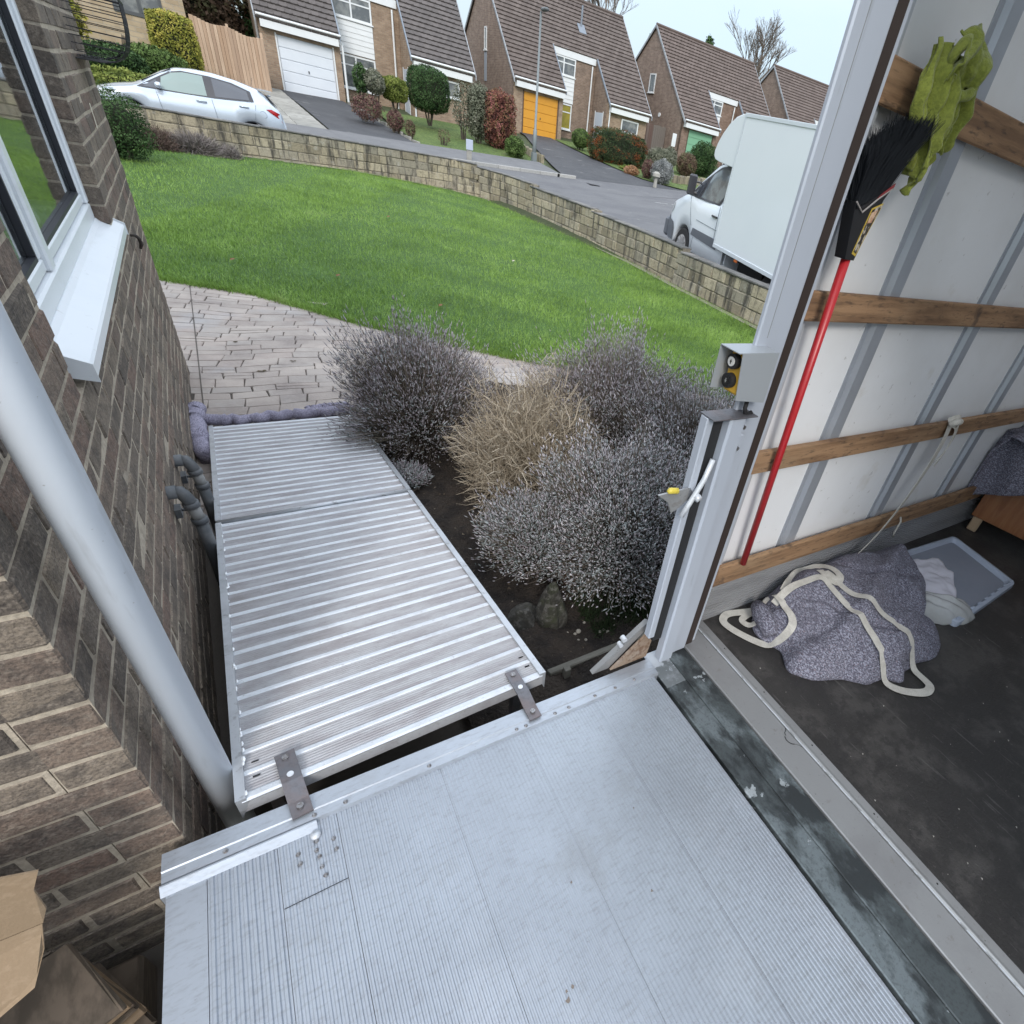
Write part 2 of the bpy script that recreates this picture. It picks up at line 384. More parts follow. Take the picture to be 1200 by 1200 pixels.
def sett_mesh(m_, q, ctr, tone):
    g = .0032; top = -1.9335+random.uniform(-.002, .002)
    def inset(k): return [(p[0]+(ctr[0]-p[0])*k/max(.03, math.hypot(p[0]-ctr[0], p[1]-ctr[1])), p[1]+(ctr[1]-p[1])*k/max(.03, math.hypot(p[0]-ctr[0], p[1]-ctr[1]))) for p in q]
    q0 = inset(g); q1 = inset(g+.006)
    jx = [(random.uniform(-.004, .004), random.uniform(-.003, .003)) for _ in range(4)]
    V0 = [(p[0]+j[0], p[1]+j[1], -1.9465) for p, j in zip(q0, jx)]; V1 = [(p[0]+j[0], p[1]+j[1], top-.005) for p, j in zip(q0, jx)]; V2 = [(p[0]+j[0], p[1]+j[1], top) for p, j in zip(q1, jx)]
    F_ = [(8,9,10,11)]
    for k in range(4): F_ += [(k, (k+1) % 4, 4+(k+1) % 4, 4+k), (4+k, 4+(k+1) % 4, 8+(k+1) % 4, 8+k)]
    m_.add(V0+V1+V2, F_, tone)
rest = MB()
def isvis(c): return -.5 < c[0] and c[1] < 8.3 or c[1] > 5
kk = 0
for (dd, q, c) in setts:
    if kk < 298 and isvis(c) and c[1] > 3.6:
        m1 = MB(); sett_mesh(m1, q, c, random.random()); m1.build('sett', M_sett, path); kk += 1
    else: sett_mesh(rest, q, c, random.random())
if rest.v: rest.build('sett_field', M_sett, path, kind='stuff')
mb = MB(); mb.box((-.296,4.3,-1.936),(-.289,7.7,-1.9300)); mb.build('expansion_joint', M_joint, path)

# ---- planting bed
mb = MB()
def bedf(u, v):
    x = .42+u*4.4; y = .3+v*4.4
    k = 1 if inpoly(x, y, BED) or (x < .7 and y < 4.1) else 0
    if not k: return (x, y, -1.985)
    return (x, y, max(-1.942, -1.918+.030*nz3(x, y, 0, 5)+.02*nz3(x, y, 4, 17)+.014*nz3(x, y, 2, 45)))
mb.grid(bedf, 150, 150)
mb.build('soil_bed', M_soil, smooth=True, kind='structure')
mb = MB(); mb.grid(lambda u, v: (-6+7*u, -2.5+5.2*v, -2.05+.02*nz3(u*8, v*8)), 40, 30); mb.build('bare_ground', M_soil, smooth=True, kind='structure')
# mossy grass patch under the lavender beside the truck
n = 26000; P = np.column_stack([rng.normal(1.55, .33, n), rng.normal(1.5, .2, n)]); P = P[(P[:, 1] > 1.38) & (P[:, 0] > 1.12)]
pts = np.column_stack([P, np.full(len(P), -1.93)])
tag(blades('grass', pts, .05, .006, .9, np.clip(rng.normal(.02, .06, len(P)), 0, 1), mat('moss_blades', None, .8, tone=[(.018,.035,.010),(.05,.085,.022),(.1,.13,.04)])), label='dark mossy grass patch between the lavender and the truck post', kind='stuff')

# ---- road, pavement, drives
def strip(name, A, B, m, off, n=60, mlt=6, kind='structure', parent=None):
    DA, DB = arc(A), arc(B); g = MB()
    def fn(u, v):
        a, _ = along(A, DA, DA[-1]*u); b, _ = along(B, DB, DB[-1]*u)
        x = a[0]+(b[0]-a[0])*v; y = a[1]+(b[1]-a[1])*v; return (x, y, terr(x, y)+off)
    g.grid(fn, n, mlt); return g.build(name, m, parent, smooth=True, kind=kind)
strip('road', [(-40,18.5),(-1,18.6),(2.3,19.3),(5.6,20.2),(7.3,20.0),(8.0,18.7),(8.05,15),(8.0,11),(7.7,8),(7.2,2),(7,-14)],
      [(-40,23.9),(-1,23.9),(5,23.9),(9,23.9),(13,24.1),(20,24.75),(32,26.8),(60,30.3),(60,14),(40,6),(14,-14)], M_asph, 0, 120, 60)
strip('pavement', [(-40,23.9),(12.5,23.9)], [(-40,26.1),(12.5,26.1)], M_pave, .09, 60, 3)
strip('pavement', [(23.0,25.2),(34,27.2),(60,31)], [(23.2,26.4),(33.6,28.8),(60,32.6)], M_pave, .09, 60, 3)
g = MB()
def kerb(P, nm):
    D = arc(P); s = 0
    g = MB()
    while s < D[-1]:
        (x, y), (dx, dy) = along(P, D, s+.45); z = terr(x, y)
        xf = lambda p, x=x, y=y, dx=dx, dy=dy: (x+p[0]*dx-p[1]*dy, y+p[0]*dy+p[1]*dx, terr(x+p[0]*dx-p[1]*dy, y)+p[2])
        g.cbox((-.445,-.07,-.1), (.445,.06,.112), .012, xf=xf, tone=random.random()); s += .9
    g.build(nm, M_kerb, kind='structure')
M_kerb = mat('kerbstone', None, .85, tone=[(.3,.3,.29),(.36,.355,.34),(.42,.41,.39)], var=[(20,.45,.65,(.2,.2,.19),.5)])
kerb([(-20,23.87),(12.72,23.87)], 'kerb'); kerb([(20.2,24.75),(23,25.15),(34,27.1)], 'kerb')
strip('driveway', [(12.7,23.95),(13.3,26.4),(14.6,31),(15.9,35.2),(16,36.2)], [(22.5,25.0),(19.8,24.9),(18.3,26.2),(17.9,28.8),(17.8,31.5),(18.0,36.2)], M_drive, .006, 40, 14)
strip('driveway', [(4.35,26.1),(4.2,31),(3.95,35.3)], [(7.35,26.1),(6.9,31),(6.5,35.3)], M_drive, .03, 40, 14)
strip('driveway', [(28.0,29.0),(28.2,35)], [(31.2,29.6),(30.9,35)], M_drive, .03, 20, 6)
# front gardens
strip('verge', [(7.45,26.12),(7.6,34.6)], [(12.9,26.12),(13.6,34.6)], M_verge, .012, 30, 30)
strip('verge', [(-40,26.12),(-40,34)], [(4.0,26.12),(1.8,34)], M_verge, .012, 30, 30)
strip('verge', [(20.3,24.95),(18.5,26.3),(18.1,28.8),(18.0,31.5),(18.1,36)], [(27.9,26.6),(27.9,28.6),(27.5,31),(27.3,33),(27,36)], M_verge, .012, 30, 30)
strip('verge', [(31.3,29.4),(31.2,36)], [(50,33),(50,36)], M_verge, .012, 20, 20)
# paving slabs beside the white garage's drive: slabs are parts
ps = MB(); ps.add([(1.2,26.2,terr(1.2,26.2)+.03),(4.3,26.2,terr(4.3,26.2)+.03),(3.92,35.2,terr(3.9,35.2)+.03),(1.9,35.2,terr(1.9,35.2)+.03)], [(0,1,2,3)])
pv = ps.build('paved_area', M_joint, kind='structure')
M_slab = mat('paving_slab', None, .85, tone=[(.24,.235,.215),(.29,.28,.25),(.34,.33,.3)], var=[(4,.45,.65,(.17,.165,.15),.6)])
for j in range(10):
    for i in range(3):
        x0 = 4.25-.03*j-.95*(i+1); y0 = 26.25+.9*j
        if x0 < 1.2+.07*j: continue
        g = MB(); g.cbox((x0+.006, y0+.006, .0), (x0+.944, y0+.894, .042), .006, tone=random.random(), xf=lambda p: (p[0], p[1], terr(p[0], p[1])+p[2])); g.build('paving_slab', M_slab, pv)
# white road marking, worn
mb = MB()
for (x0, x1) in ((15.2,15.9),(16.1,16.7),(16.9,17.2)):
    mb.grid(lambda u, v, x0=x0, x1=x1: (x0+(x1-x0)*u, 20.6+.12*v, terr(x0+(x1-x0)*u, 20.6+.12*v)+.006), 3, 1)
mb.build('road_marking', mat('worn_road_paint', (.42,.42,.41), .8, var=[(14,.45,.6,(.13,.13,.13),.9)]), kind='structure')

# ---- pale gravelly strip at the foot of the wall
mb = MB()
def gf_(u, v):
    (x, y), (dx, dy) = along(WALL, DW, DW[-1]*u); o_ = -.16+.17*v; return (x-o_*dy*1, y+o_*dx, lawn_z(x, y)+.012+.01*nz3(x*14, y*14, 1))
mb.grid(gf_, 260, 3); mb.build('gravel_strip', mat('gravel', (.23,.20,.165), .95, var=[(45,.42,.6,(.42,.39,.34),.85),(30,.55,.66,(.08,.07,.055),.8)], bump=.02, bscale=55), kind='structure')
# ---- the curved garden wall of stone blocks
M_block = mat('sandstone_block', None, .9, tone=[(.24,.205,.145),(.33,.285,.20),(.40,.345,.245),(.46,.40,.29),(.36,.32,.245),(.27,.245,.195),(.42,.36,.26)],
              var=[(2.2,.50,.63,(.045,.042,.038),.92,(3.2,3.2,.5)),(14,.5,.7,(.13,.11,.08),.6),(5,.6,.7,(.45,.44,.4),.5),(70,.45,.7,(.1,.085,.06),.45)], bump=.012, bscale=28)
M_mortar = mat('wall_mortar', (.27,.24,.19), .95, var=[(8,.4,.6,(.06,.055,.045),.7)], bump=.006, bscale=50)
M_cap = mat('coping_stone', None, .9, tone=[(.1,.1,.1),(.16,.155,.15),(.2,.19,.18)], var=[(4,.45,.65,(.05,.05,.048),.7),(40,.55,.7,(.28,.27,.25),.5)], bump=.008, bscale=40)
wall = thing('stone_wall', 'curved low garden wall of yellow sandstone blocks stepping down behind the lawn', 'wall', (7.5,12,-1.93))
def wall_top(x, y, s):
    if s < 15.6: return -1.02
    if y > 16.6: return -1.09
    if y > 12.9: return -1.155
    if y > 9.0: return -1.215
    return -1.29
core = MB(); blocks = []; CO = []
s = 0.0; seg = .2
while s < DW[-1]-.1:
    (x, y), (dx, dy) = along(WALL, DW, s+seg/2); tp = wall_top(x, y, s+seg/2)
    xf = lambda p, x=x, y=y, dx=dx, dy=dy: (x+p[0]*dx-p[1]*dy, y+p[0]*dy+p[1]*dx, p[2])
    core.box((-seg/2-.012,.012,lawn_z(x,y)-.25), (seg/2+.012,.188,tp-.012), xf=xf); s += seg
core.build('mortar_core', M_mortar, wall)
for ci in range(6):
    s = random.uniform(0, .3)
    while s < DW[-1]-.1:
        L_ = random.choice([.34,.40,.46,.46,.52,.22]); e = min(s+L_, DW[-1])
        # break at the steps
        (x, y), (dx, dy) = along(WALL, DW, (s+e)/2); tp = wall_top(x, y, (s+e)/2)
        H = .20; z1 = tp-.03-ci*H; z0 = z1-H
        if z1 > lawn_z(x, y)-.02:
            blocks.append((math.hypot(x, y), x, y, dx, dy, e-s, z0, z1))
        s = e
blocks.sort(key=lambda b: b[0])
rest = MB()
def block_geo(m_, b):
    dd, x, y, dx, dy, L_, z0, z1 = b; ou = random.uniform(-.006, .012)
    xf = lambda p: (x+p[0]*dx-p[1]*dy, y+p[0]*dy+p[1]*dx, p[2])
    m_.cbox((-L_/2+.006, -ou, z0+.006), (L_/2-.006, .2+ou, z1-.006), .013, xf=xf, tone=random.random(), jit=.004)
vis = [b for b in blocks if b[1] > -2.2 and b[2] > 5.4]
viz = set(id(b) for b in vis[:300])
for b in blocks:
    if id(b) in viz: m1 = MB(); block_geo(m1, b); m1.build('stone_block', M_block, wall)
    else: block_geo(rest, b)
rest.build('stone_block_field', M_block, wall, kind='stuff')
s = 0; 
while s < DW[-1]-.2:
    L_ = .6; (x, y), (dx, dy) = along(WALL, DW, s+L_/2); tp = wall_top(x, y, s+L_/2)
    xf = lambda p, x=x, y=y, dx=dx, dy=dy: (x+p[0]*dx-p[1]*dy, y+p[0]*dy+p[1]*dx, p[2])
    m1 = MB(); m1.cbox((-L_/2+.004,-.022,tp-.03), (L_/2-.004,.222,tp+.004), .008, xf=xf, tone=random.random(), jit=.003); m1.build('coping', M_cap, wall); s += L_
# ================================================================== THE HOME HOUSE (left)
M_brick = mat('house_brick', None, .92, tone=[(0.103,0.084,0.068),(0.168,0.135,0.107),(0.200,0.134,0.103),(0.206,0.167,0.129),(0.279,0.223,0.167),(0.145,0.117,0.094),(0.224,0.181,0.139),(0.214,0.148,0.113),(0.262,0.217,0.165)],
              var=[(26,.46,.64,(.06,.05,.044),.65),(75,.5,.66,(.3,.25,.2),.55),(6,.5,.68,(.055,.047,.042),.6),(220,.48,.62,(.05,.04,.036),.5)], bump=.006, bscale=120)
M_mort = mat('pale_mortar', (.46,.395,.31), .95, var=[(5,.5,.68,(.22,.19,.15),.7),(60,.4,.6,(.24,.2,.16),.5)], bump=.004, bscale=110)
M_upvc = mat('white_pvc', (.74,.77,.8), .32, var=[(3,.5,.7,(.66,.7,.73),.5),(30,.64,.70,(.42,.42,.4),.4),(4,.6,.72,(.55,.57,.57),.5,(2,.5,2))])
M_gasket = mat('black_gasket', (.03,.032,.04), .5)
XW, YE = -.354, .975
house = thing('brick_house', 'dark brown brick house close on the left with white framed window and deep sill', 'house', (XW, YE, -1.95))
OPEN = (1.82, 3.6, -.652, .78)           # window opening y0,y1,z0,z1
wallm = MB()
# mortar backing (recessed 5 mm), in pieces round the opening; drawn down to the ground
def core_box(y0, y1, z0, z1): wallm.box((XW-.102, y0, z0), (XW-.002, y1, z1))
core_box(YE+.003, OPEN[0]-.003, -2.1, 1.9); core_box(OPEN[1]+.0045, 5.1, -2.1, 1.9)
core_box(OPEN[0]-.0045, OPEN[1]+.0045, -2.1, -.752); core_box(OPEN[0]-.0045, OPEN[1]+.0045, OPEN[3], 1.9)
wallm.box((-3.5, YE+.003, -2.1), (XW-.104, YE+.102, 1.9))
wallm.box((-3.5, 5.0-.002, -2.1), (XW-.104, 5.098, 1.9))
wallp = wallm.build('wall', M_mort, house)
tones_var = 14
def brick_mesh(name, tone, axis):
    g = MB(); d = .1025; 
    if axis == 'y': g.cbox((-d, -.1075, -.0325), (0, .1075, .0325), .0045, tone=tone, jit=.0016)
    else: g.cbox((-.1075, 0, -.0325), (.1075, d, .0325), .0045, tone=tone, jit=.0016)
    me = bpy.data.meshes.new(name); me.from_pydata(g.v, [], g.f); me.materials.append(M_brick)
    at = me.attributes.new('tone', 'FLOAT', 'FACE'); at.data.foreach_set('value', g.t); return me
meY = [brick_mesh('brick', (i+.5)/tones_var, 'y') for i in range(tones_var)]
meX = [brick_mesh('brick', (i+.5)/tones_var, 'x') for i in range(tones_var)]
bl = []
for ci in range(-8, 30):
    zj = -1.502+.075*ci; zc = zj+.0375
    off = 0 if ci % 2 == 0 else .1125
    # main wall
    y = YE
    first = True
    while y < 5.1-.02:
        L_ = .1025 if (first and ci % 2) else .215
        y1 = min(y+L_, 5.1)
        if y1-y > .03:
            segs = [(y, y1)]
            if OPEN[2]-.09 < zc < OPEN[3]:
                segs = []
                if y < OPEN[0]: segs.append((y, min(y1, OPEN[0])))
                if y1 > OPEN[1]: segs.append((max(y, OPEN[1]), y1))
            for a, b in segs:
                if b-a > .025: bl.append(('y', (a+b)/2, b-a, zc))
        y = y1+.01; first = False
    # end face
    x = XW; first = True
    while x > -1.9:
        L_ = .1025 if (first and ci % 2 == 0) else .215
        # the corner brick belongs to whichever face shows its stretcher
        x0 = x-L_
        if not first: bl.append(('x', (x+x0)/2, L_, zc))
        elif ci % 2: bl.append(('x', (x+x0)/2, L_, zc))
        x = x0-.01; first = False
nb = []
for b in bl:
    if b[0] == 'y': p = (XW, b[1], b[3]); 
    else: p = (b[1], YE, b[3])
    # a brick the lens can see: above the ground, below the top of the frame
    q = Vector(p); dz = q.dot(_f); px_ = 608.25*q.dot(_r)/max(dz, .01)+759.3; py_ = 620.9-608.25*q.dot(_u)/max(dz, .01)
    seen = dz > .1 and -40 < px_ < 1240 and -40 < py_ < 1240 and p[2] > -1.97
    nb.append((0 if seen else 1, math.dist(p, (0,0,0)), b, p))
nb.sort(key=lambda t: (t[0], t[1]))
rest = MB(); cnt = 0
for (sn, dd, b, p) in nb:
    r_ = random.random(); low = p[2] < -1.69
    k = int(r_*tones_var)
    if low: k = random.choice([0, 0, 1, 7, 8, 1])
    jx = random.uniform(-.0015, .0025)
    if sn == 0 and cnt < 299:
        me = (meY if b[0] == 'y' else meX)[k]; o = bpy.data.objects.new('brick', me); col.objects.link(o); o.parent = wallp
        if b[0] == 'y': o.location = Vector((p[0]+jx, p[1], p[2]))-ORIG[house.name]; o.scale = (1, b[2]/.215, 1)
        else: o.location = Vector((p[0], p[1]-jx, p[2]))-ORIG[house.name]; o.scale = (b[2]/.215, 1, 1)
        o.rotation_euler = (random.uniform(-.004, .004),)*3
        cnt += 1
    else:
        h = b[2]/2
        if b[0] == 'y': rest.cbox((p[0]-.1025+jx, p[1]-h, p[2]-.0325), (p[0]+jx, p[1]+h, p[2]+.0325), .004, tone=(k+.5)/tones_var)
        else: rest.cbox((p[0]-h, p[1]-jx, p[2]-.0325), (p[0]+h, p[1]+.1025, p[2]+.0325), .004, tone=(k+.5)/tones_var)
rest.build('brick_field', M_brick, wallp, kind='stuff')
# interior shell so the glass looks into a dim room
M_plaster = mat('room_plaster', (.42,.4,.37), .9); M_carpet = mat('room_floor', (.1,.085,.07), .95)
g = MB(); g.box((-3.5, 1.1, -1.62), (-.47, 4.99, -1.6)); g.build('room_floor', M_carpet, house)
g = MB(); g.box((-3.5, 1.08, .92), (-.47, 4.99, .95)); g.box((-3.5,1.08,-1.6), (-3.45,4.99,.92)); g.box((-3.45,1.08,-1.6), (-.47,1.1,.92)); g.box((-3.45,4.95,-1.6), (-.47,4.99,.92))
g.box((-.5,1.1,-1.6),(-.46,4.95,-.66)); g.box((-.5,1.1,-.66),(-.46,1.80,.92)); g.box((-.5,3.62,-.66),(-.46,4.95,.92)); g.build('room_wall', M_plaster, house)
M_tile0 = mat('roof_tile_home', (.08,.07,.065), .9)
g = MB(); g.prism([(-.25,.8,1.9),(-3.9,.8,4.4),(-3.9,.8,4.3),(-.25,.8,1.8)], (0,4.5,0)); g.build('roof', M_tile0, house)
# window
win = MB(); win.mat = 0
y0, y1, z0, z1 = OPEN; XF = -.402; D = .062
z0f = -.655
def fr(m_, a, b): m_.cbox((XF-D, a[0], a[1]), (XF, b[0], b[1]), .006)
fr(win, (y0-.01, z0f), (y1+.0, z0f+.062)); fr(win, (y0-.01, z1-.06), (y1, z1))
fr(win, (y0-.01, z0f+.063), (y0+.05, z1-.061)); fr(win, (y1-.052, z0f+.063), (y1, z1-.061))
YM = 2.42
fr(win, (YM-.03, z0f+.063), (YM+.03, z1-.061))
window = win.build('window', M_upvc, house)
def casement(a, b, zz0, zz1):
    g = MB()
    for (p, q) in (((a+.004, zz0+.004), (b-.004, zz0+.04)), ((a+.004, zz1-.04), (b-.004, zz1-.004)), ((a+.004, zz0+.041), (a+.04, zz1-.041)), ((b-.04, zz0+.041), (b-.004, zz1-.041))):
        g.cbox((XF-.05, p[0], p[1]), (XF-.012, q[0], q[1]), .005)
    g.build('frame', M_upvc, window)
    g = MB()
    for (p, q) in (((a+.04, zz0+.04), (b-.04, zz0+.052)), ((a+.04, zz1-.052), (b-.04, zz1-.04)), ((a+.04, zz0+.053), (a+.052, zz1-.053)), ((b-.052, zz0+.053), (b-.04, zz1-.053))):
        g.box((XF-.04, p[0], p[1]), (XF-.0155, q[0], q[1]))
    g.build('gasket', M_gasket, window)
    g = MB(); g.box((XF-.036, a+.05, zz0+.05), (XF-.03, b-.05, zz1-.05)); g.build('pane', M_glass, window)
M_glass = mat('window_glass', (.9,.95,.95), .02, trans=1, ior=1.45)
casement(y0+.05, YM-.03, z0f+.062, z1-.061); casement(YM+.03, y1-.052, z0f+.062, z1-.061)
g = MB()
prof = [(XF-.03,-.650),(XF+.002,-.652),(XF+.014,-.664),(-.328,-.692),(-.322,-.698),(-.322,-.730),(-.332,-.734),(-.338,-.725),(XF-.03,-.715)]
g.prism([(x, 1.89, z) for x, z in prof], (0, 1.84, 0))
sill = g.build('sill', M_upvc, house)
for yy in (1.885, 3.7305):
    g = MB(); g.prism([(x*1.0, yy, z) for x, z in ((XF+.02,-.658),(-.319,-.688),(-.318,-.737),(XF+.02,-.72))], (0, .005, 0)); g.build('sill_end_cap', M_upvc, sill)
# white ornaments on the inner sill
g = MB(); g.box((-.62, 1.83, -.62), (-.47, 3.58, -.60)); g.build('inner_sill', M_upvc, house)
orn = MB()
orn.tube([(-.53,2.9,-.6),(-.53,2.9,-.55),(-.53,2.9,-.44),(-.53,2.9,-.33),(-.53,2.9,-.28)], [.05,.06,.035,.05,.02], 14)
tag(orn.build('ornament', mat('white_china', (.75,.75,.73), .3), smooth=True, origin=(-.53,2.9,-.6)), label='white china ornament standing inside behind the window glass', cat='ornament')

# paint splash and hose hook
g = MB(); g.prism([(XW+.003, 4.34,-.275),(XW+.003, 4.358,-.272),(XW+.003, 4.35,-.33),(XW+.003, 4.337,-.375),(XW+.003,4.322,-.37),(XW+.003,4.335,-.32)], (.002,0,0)); g.build('paint_splash', mat('cream_paint', (.68,.64,.52), .7), house)
g = MB(); g.tube([(XW+.003,4.19,-.83),(XW+.022,4.2,-.83),(XW+.032,4.22,-.85),(XW+.032,4.24,-.88),(XW+.022,4.25,-.905)], [.006,.008,.009,.009,.006], 8)
tag(g.build('wall_hook', mat('rusty_iron', (.05,.04,.035), .7), smooth=True, origin=(XW,4.2,-.85)), label='small dark curved iron hook on the brick wall below the sill', cat='hook')
# white downpipe
dp = thing('downpipe', 'white round plastic downpipe running down the brick corner in front of the wall', 'downpipe', (-.283,1.10,-2.0))
M_dp = mat('white_downpipe', (.72,.77,.84), .28, var=[(2,.45,.7,(.64,.69,.76),.6),(6,.6,.7,(.5,.53,.56),.5,(3,3,.4)),(60,.68,.72,(.35,.35,.34),.6)])
g = MB(); g.tube([(-.283,1.10,2.2),(-.283,1.10,-1.95)], .034, 40); g.build('pipe', M_dp, dp, smooth=True)
for zc in (.75,):
    g = MB(); g.tube([(-.283,1.10,zc-.022),(-.283,1.10,zc+.022)], .0385, 40); g.box((-.35,1.085,zc-.018), (-.315,1.115,zc+.018)); g.build('pipe_clip', M_dp, dp)
g = MB(); g.tube([(-.283,1.10,-1.955),(-.283,1.10,-1.97),(-.25,1.08,-2.0)], .04, 20); g.build('shoe', M_dp, dp, smooth=True)
# two grey waste pipes
M_gp = mat('grey_waste_pipe', (.075,.082,.09), .5, var=[(9,.45,.65,(.2,.2,.2),.6)])
M_gp2 = mat('pale_waste_pipe', (.24,.24,.235), .55, var=[(9,.45,.65,(.27,.27,.26),.6)])
def waste(p0, label):
    t_ = thing('waste_pipe', label, 'waste pipe', p0, group='grey waste pipes out of the brick wall')
    x, y, z = p0
    g = MB(); g.tube([(x-.03,y,z),(x+.03,y,z+.0)], .027, 20); g.build('socket', M_gp, t_, smooth=True)
    g = MB(); g.tube([(x+.02,y,z),(x+.040,y,z-.002),(x+0.046,y-.003,z-.014),(x+0.056,y-.008,z-.038),(x+0.061,y-.01,z-.065)], .0235, 20); g.build('elbow', M_gp, t_, smooth=True)
    for pp_ in range(2):
        g = MB(); (g.tube([(x+0.058,y-.009,z-.05),(x+0.062,y-.01,z-.072)], .028, 20) if pp_ else g.tube([(x+0.068,y-.014,z-.125),(x+0.070,y-.015,z-.148)], .028, 20)); g.build('collar', M_gp, t_, smooth=True)
    g = MB(); g.tube([(x+0.061,y-.01,z-.065),(x+0.070,y-.014,z-.14)], .0215, 20); g.build('straight_pipe', M_gp2, t_, smooth=True)
    g = MB(); g.tube([(x+0.070,y-.014,z-.14),(x+0.073,y-.02,z-.24),(x+0.073,y-.02,z-.5)], .023, 20); g.build('lower_pipe', M_gp, t_, smooth=True)
    g = MB(); g.tube([(x+.0,y+.03,z-.10),(x+.085,y+.02,z-.11)], .006, 8); g.box((x-.0,y-.0,z-.125), (x+.02,y+.05,z-.085)); g.build('bracket', M_gp, t_)
waste((XW,2.40,-1.395), 'nearer grey plastic waste pipe elbow coming out of the brick wall')
waste((XW,2.86,-1.50), 'farther grey plastic waste pipe elbow coming out of the brick wall beside the ramp')
# manger basket of black wire on the wall's far end
M_wire = mat('black_wire', (.018,.018,.022), .5)
bk = thing('hanging_basket', 'black wire manger basket fixed high on the end of the brick wall', 'basket', (-.354,4.75,.02))
g = MB()
bx0, bx1, by, bz0, bz1 = -.35, -.125, (4.45,4.95), -.10, .17
def bp_(u, v, y): # profile of the basket: u 0..1 from wall top-front down to the wall bottom
    a = u*PI/2; return (bx0+(bx1-bx0)*math.cos(a)**.45, y, bz1-(bz1-bz0)*math.sin(a)**.75)
for y in np.linspace(by[0], by[1], 30):
    g.tube([bp_(u/9, 0, y) for u in range(10)], .0022, 5, cap=False)
for u in (0,.08,.16,.24,.32,.4,.48,.56,.64,.7,.76,.82,.88,.94,1):
    g.tube([bp_(u, 0, by[0]), bp_(u, 0, by[1])], .0035 if u in (0,1) else .002, 5)
for y in by:
    for k in range(1, 9):
        z = bz0+(bz1-bz0)*k/9; a = math.asin(max(0,min(1,((bz1-z)/(bz1-bz0))))**(1/.75)) if z < bz1 else 0
        g.tube([(bx0,y,z), (bx0+(bx1-bx0)*math.cos(a)**.45, y, z)], .002, 5)
g.tube([(bx0,by[0],bz1),(bx1,by[0],bz1),(bx1,by[1],bz1),(bx0,by[1],bz1)], .005, 6); g.build('wire_cage', M_wire, bk)
g = MB()
def lin(u, v):
    p = bp_(.3+.7*u, 0, by[0]+.02+(by[1]-by[0]-.04)*v); k = 1.0-.06
    return (bx0+(p[0]-bx0)*.93, p[1], p[2]+.012+.01*nz3(u*9, v*9))
g.grid(lin, 14, 18); g.build('liner', mat('dark_liner', (.02,.022,.026), .95, alpha=.62, bump=.01, bscale=60), bk)
# ---- cardboard by the corner
M_card = mat('cardboard', (.26,.185,.115), .85, var=[(3,.45,.65,(.26,.18,.11),.6),(60,.5,.7,(.38,.28,.19),.4)], bump=.001, bscale=200)
M_card2 = mat('cardboard_edge', (.15,.115,.085), .9, var=[(40,.4,.6,(.07,.055,.04),.8,(.3,.3,3))])
bx = thing('cardboard_box', 'open brown cardboard box with a bent flap by the house corner', 'cardboard box', (-.88,.6,-2.05))
g = MB()
g.box((-1.15,.45,-2.04), (-.70,.456,-1.47)); g.box((-1.15,.724,-2.04), (-.70,.73,-1.47)); g.box((-.706,.456,-2.04), (-.70,.724,-1.47)); g.box((-1.15,.456,-2.04), (-1.144,.724,-1.47)); g.box((-1.15,.45,-2.046), (-.70,.73,-2.04)); g.build('box_body', M_card, bx)
def cardsheet(P, nm):
    g = MB(); P = [Vector(p) for p in P]; n_ = (P[1]-P[0]).cross(P[-1]-P[0]).normalized()*.004
    g.prism(P, n_); g.build(nm, M_card, bx)
cardsheet([(-.85,.81,-1.14),(-.50,.80,-1.14),(-.464,.80,-1.16),(-.482,.795,-1.20),(-.490,.795,-1.27),(-.503,.79,-1.30),(-.85,.80,-1.30)], 'flap')
cardsheet([(-.85,.80,-1.302),(-.505,.79,-1.302),(-.520,.775,-1.36),(-.545,.74,-1.41),(-.62,.73,-1.455),(-.85,.73,-1.47)], 'flap')
st = thing('cardboard_stack', 'stack of flattened dark edged cardboard boxes under the lift platform corner', 'cardboard stack', (-.65,.78,-2.05))
for k in range(9):
    g = MB(); a = .5+random.uniform(-.09, .09); cx, cy = -.63+random.uniform(-.012,.012), .79+random.uniform(-.012,.012)
    xf = lambda p, a=a, cx=cx, cy=cy: (cx+p[0]*math.cos(a)-p[1]*math.sin(a), cy+p[0]*math.sin(a)+p[1]*math.cos(a), p[2]-.25*p[0]+.012*math.sin(p[1]*25))
    g.cbox((-.15,-.11,-1.80+k*.021), (.10,.10,-1.80+k*.021+.010), .003, xf=xf, jit=.005); g.build('flattened_box', M_card if k % 3 == 1 else M_card2, st)
g = MB(); g.cbox((-.80,.66,-2.05), (-.52,.93,-1.84), .01); g.build('flattened_box', M_card2, st)
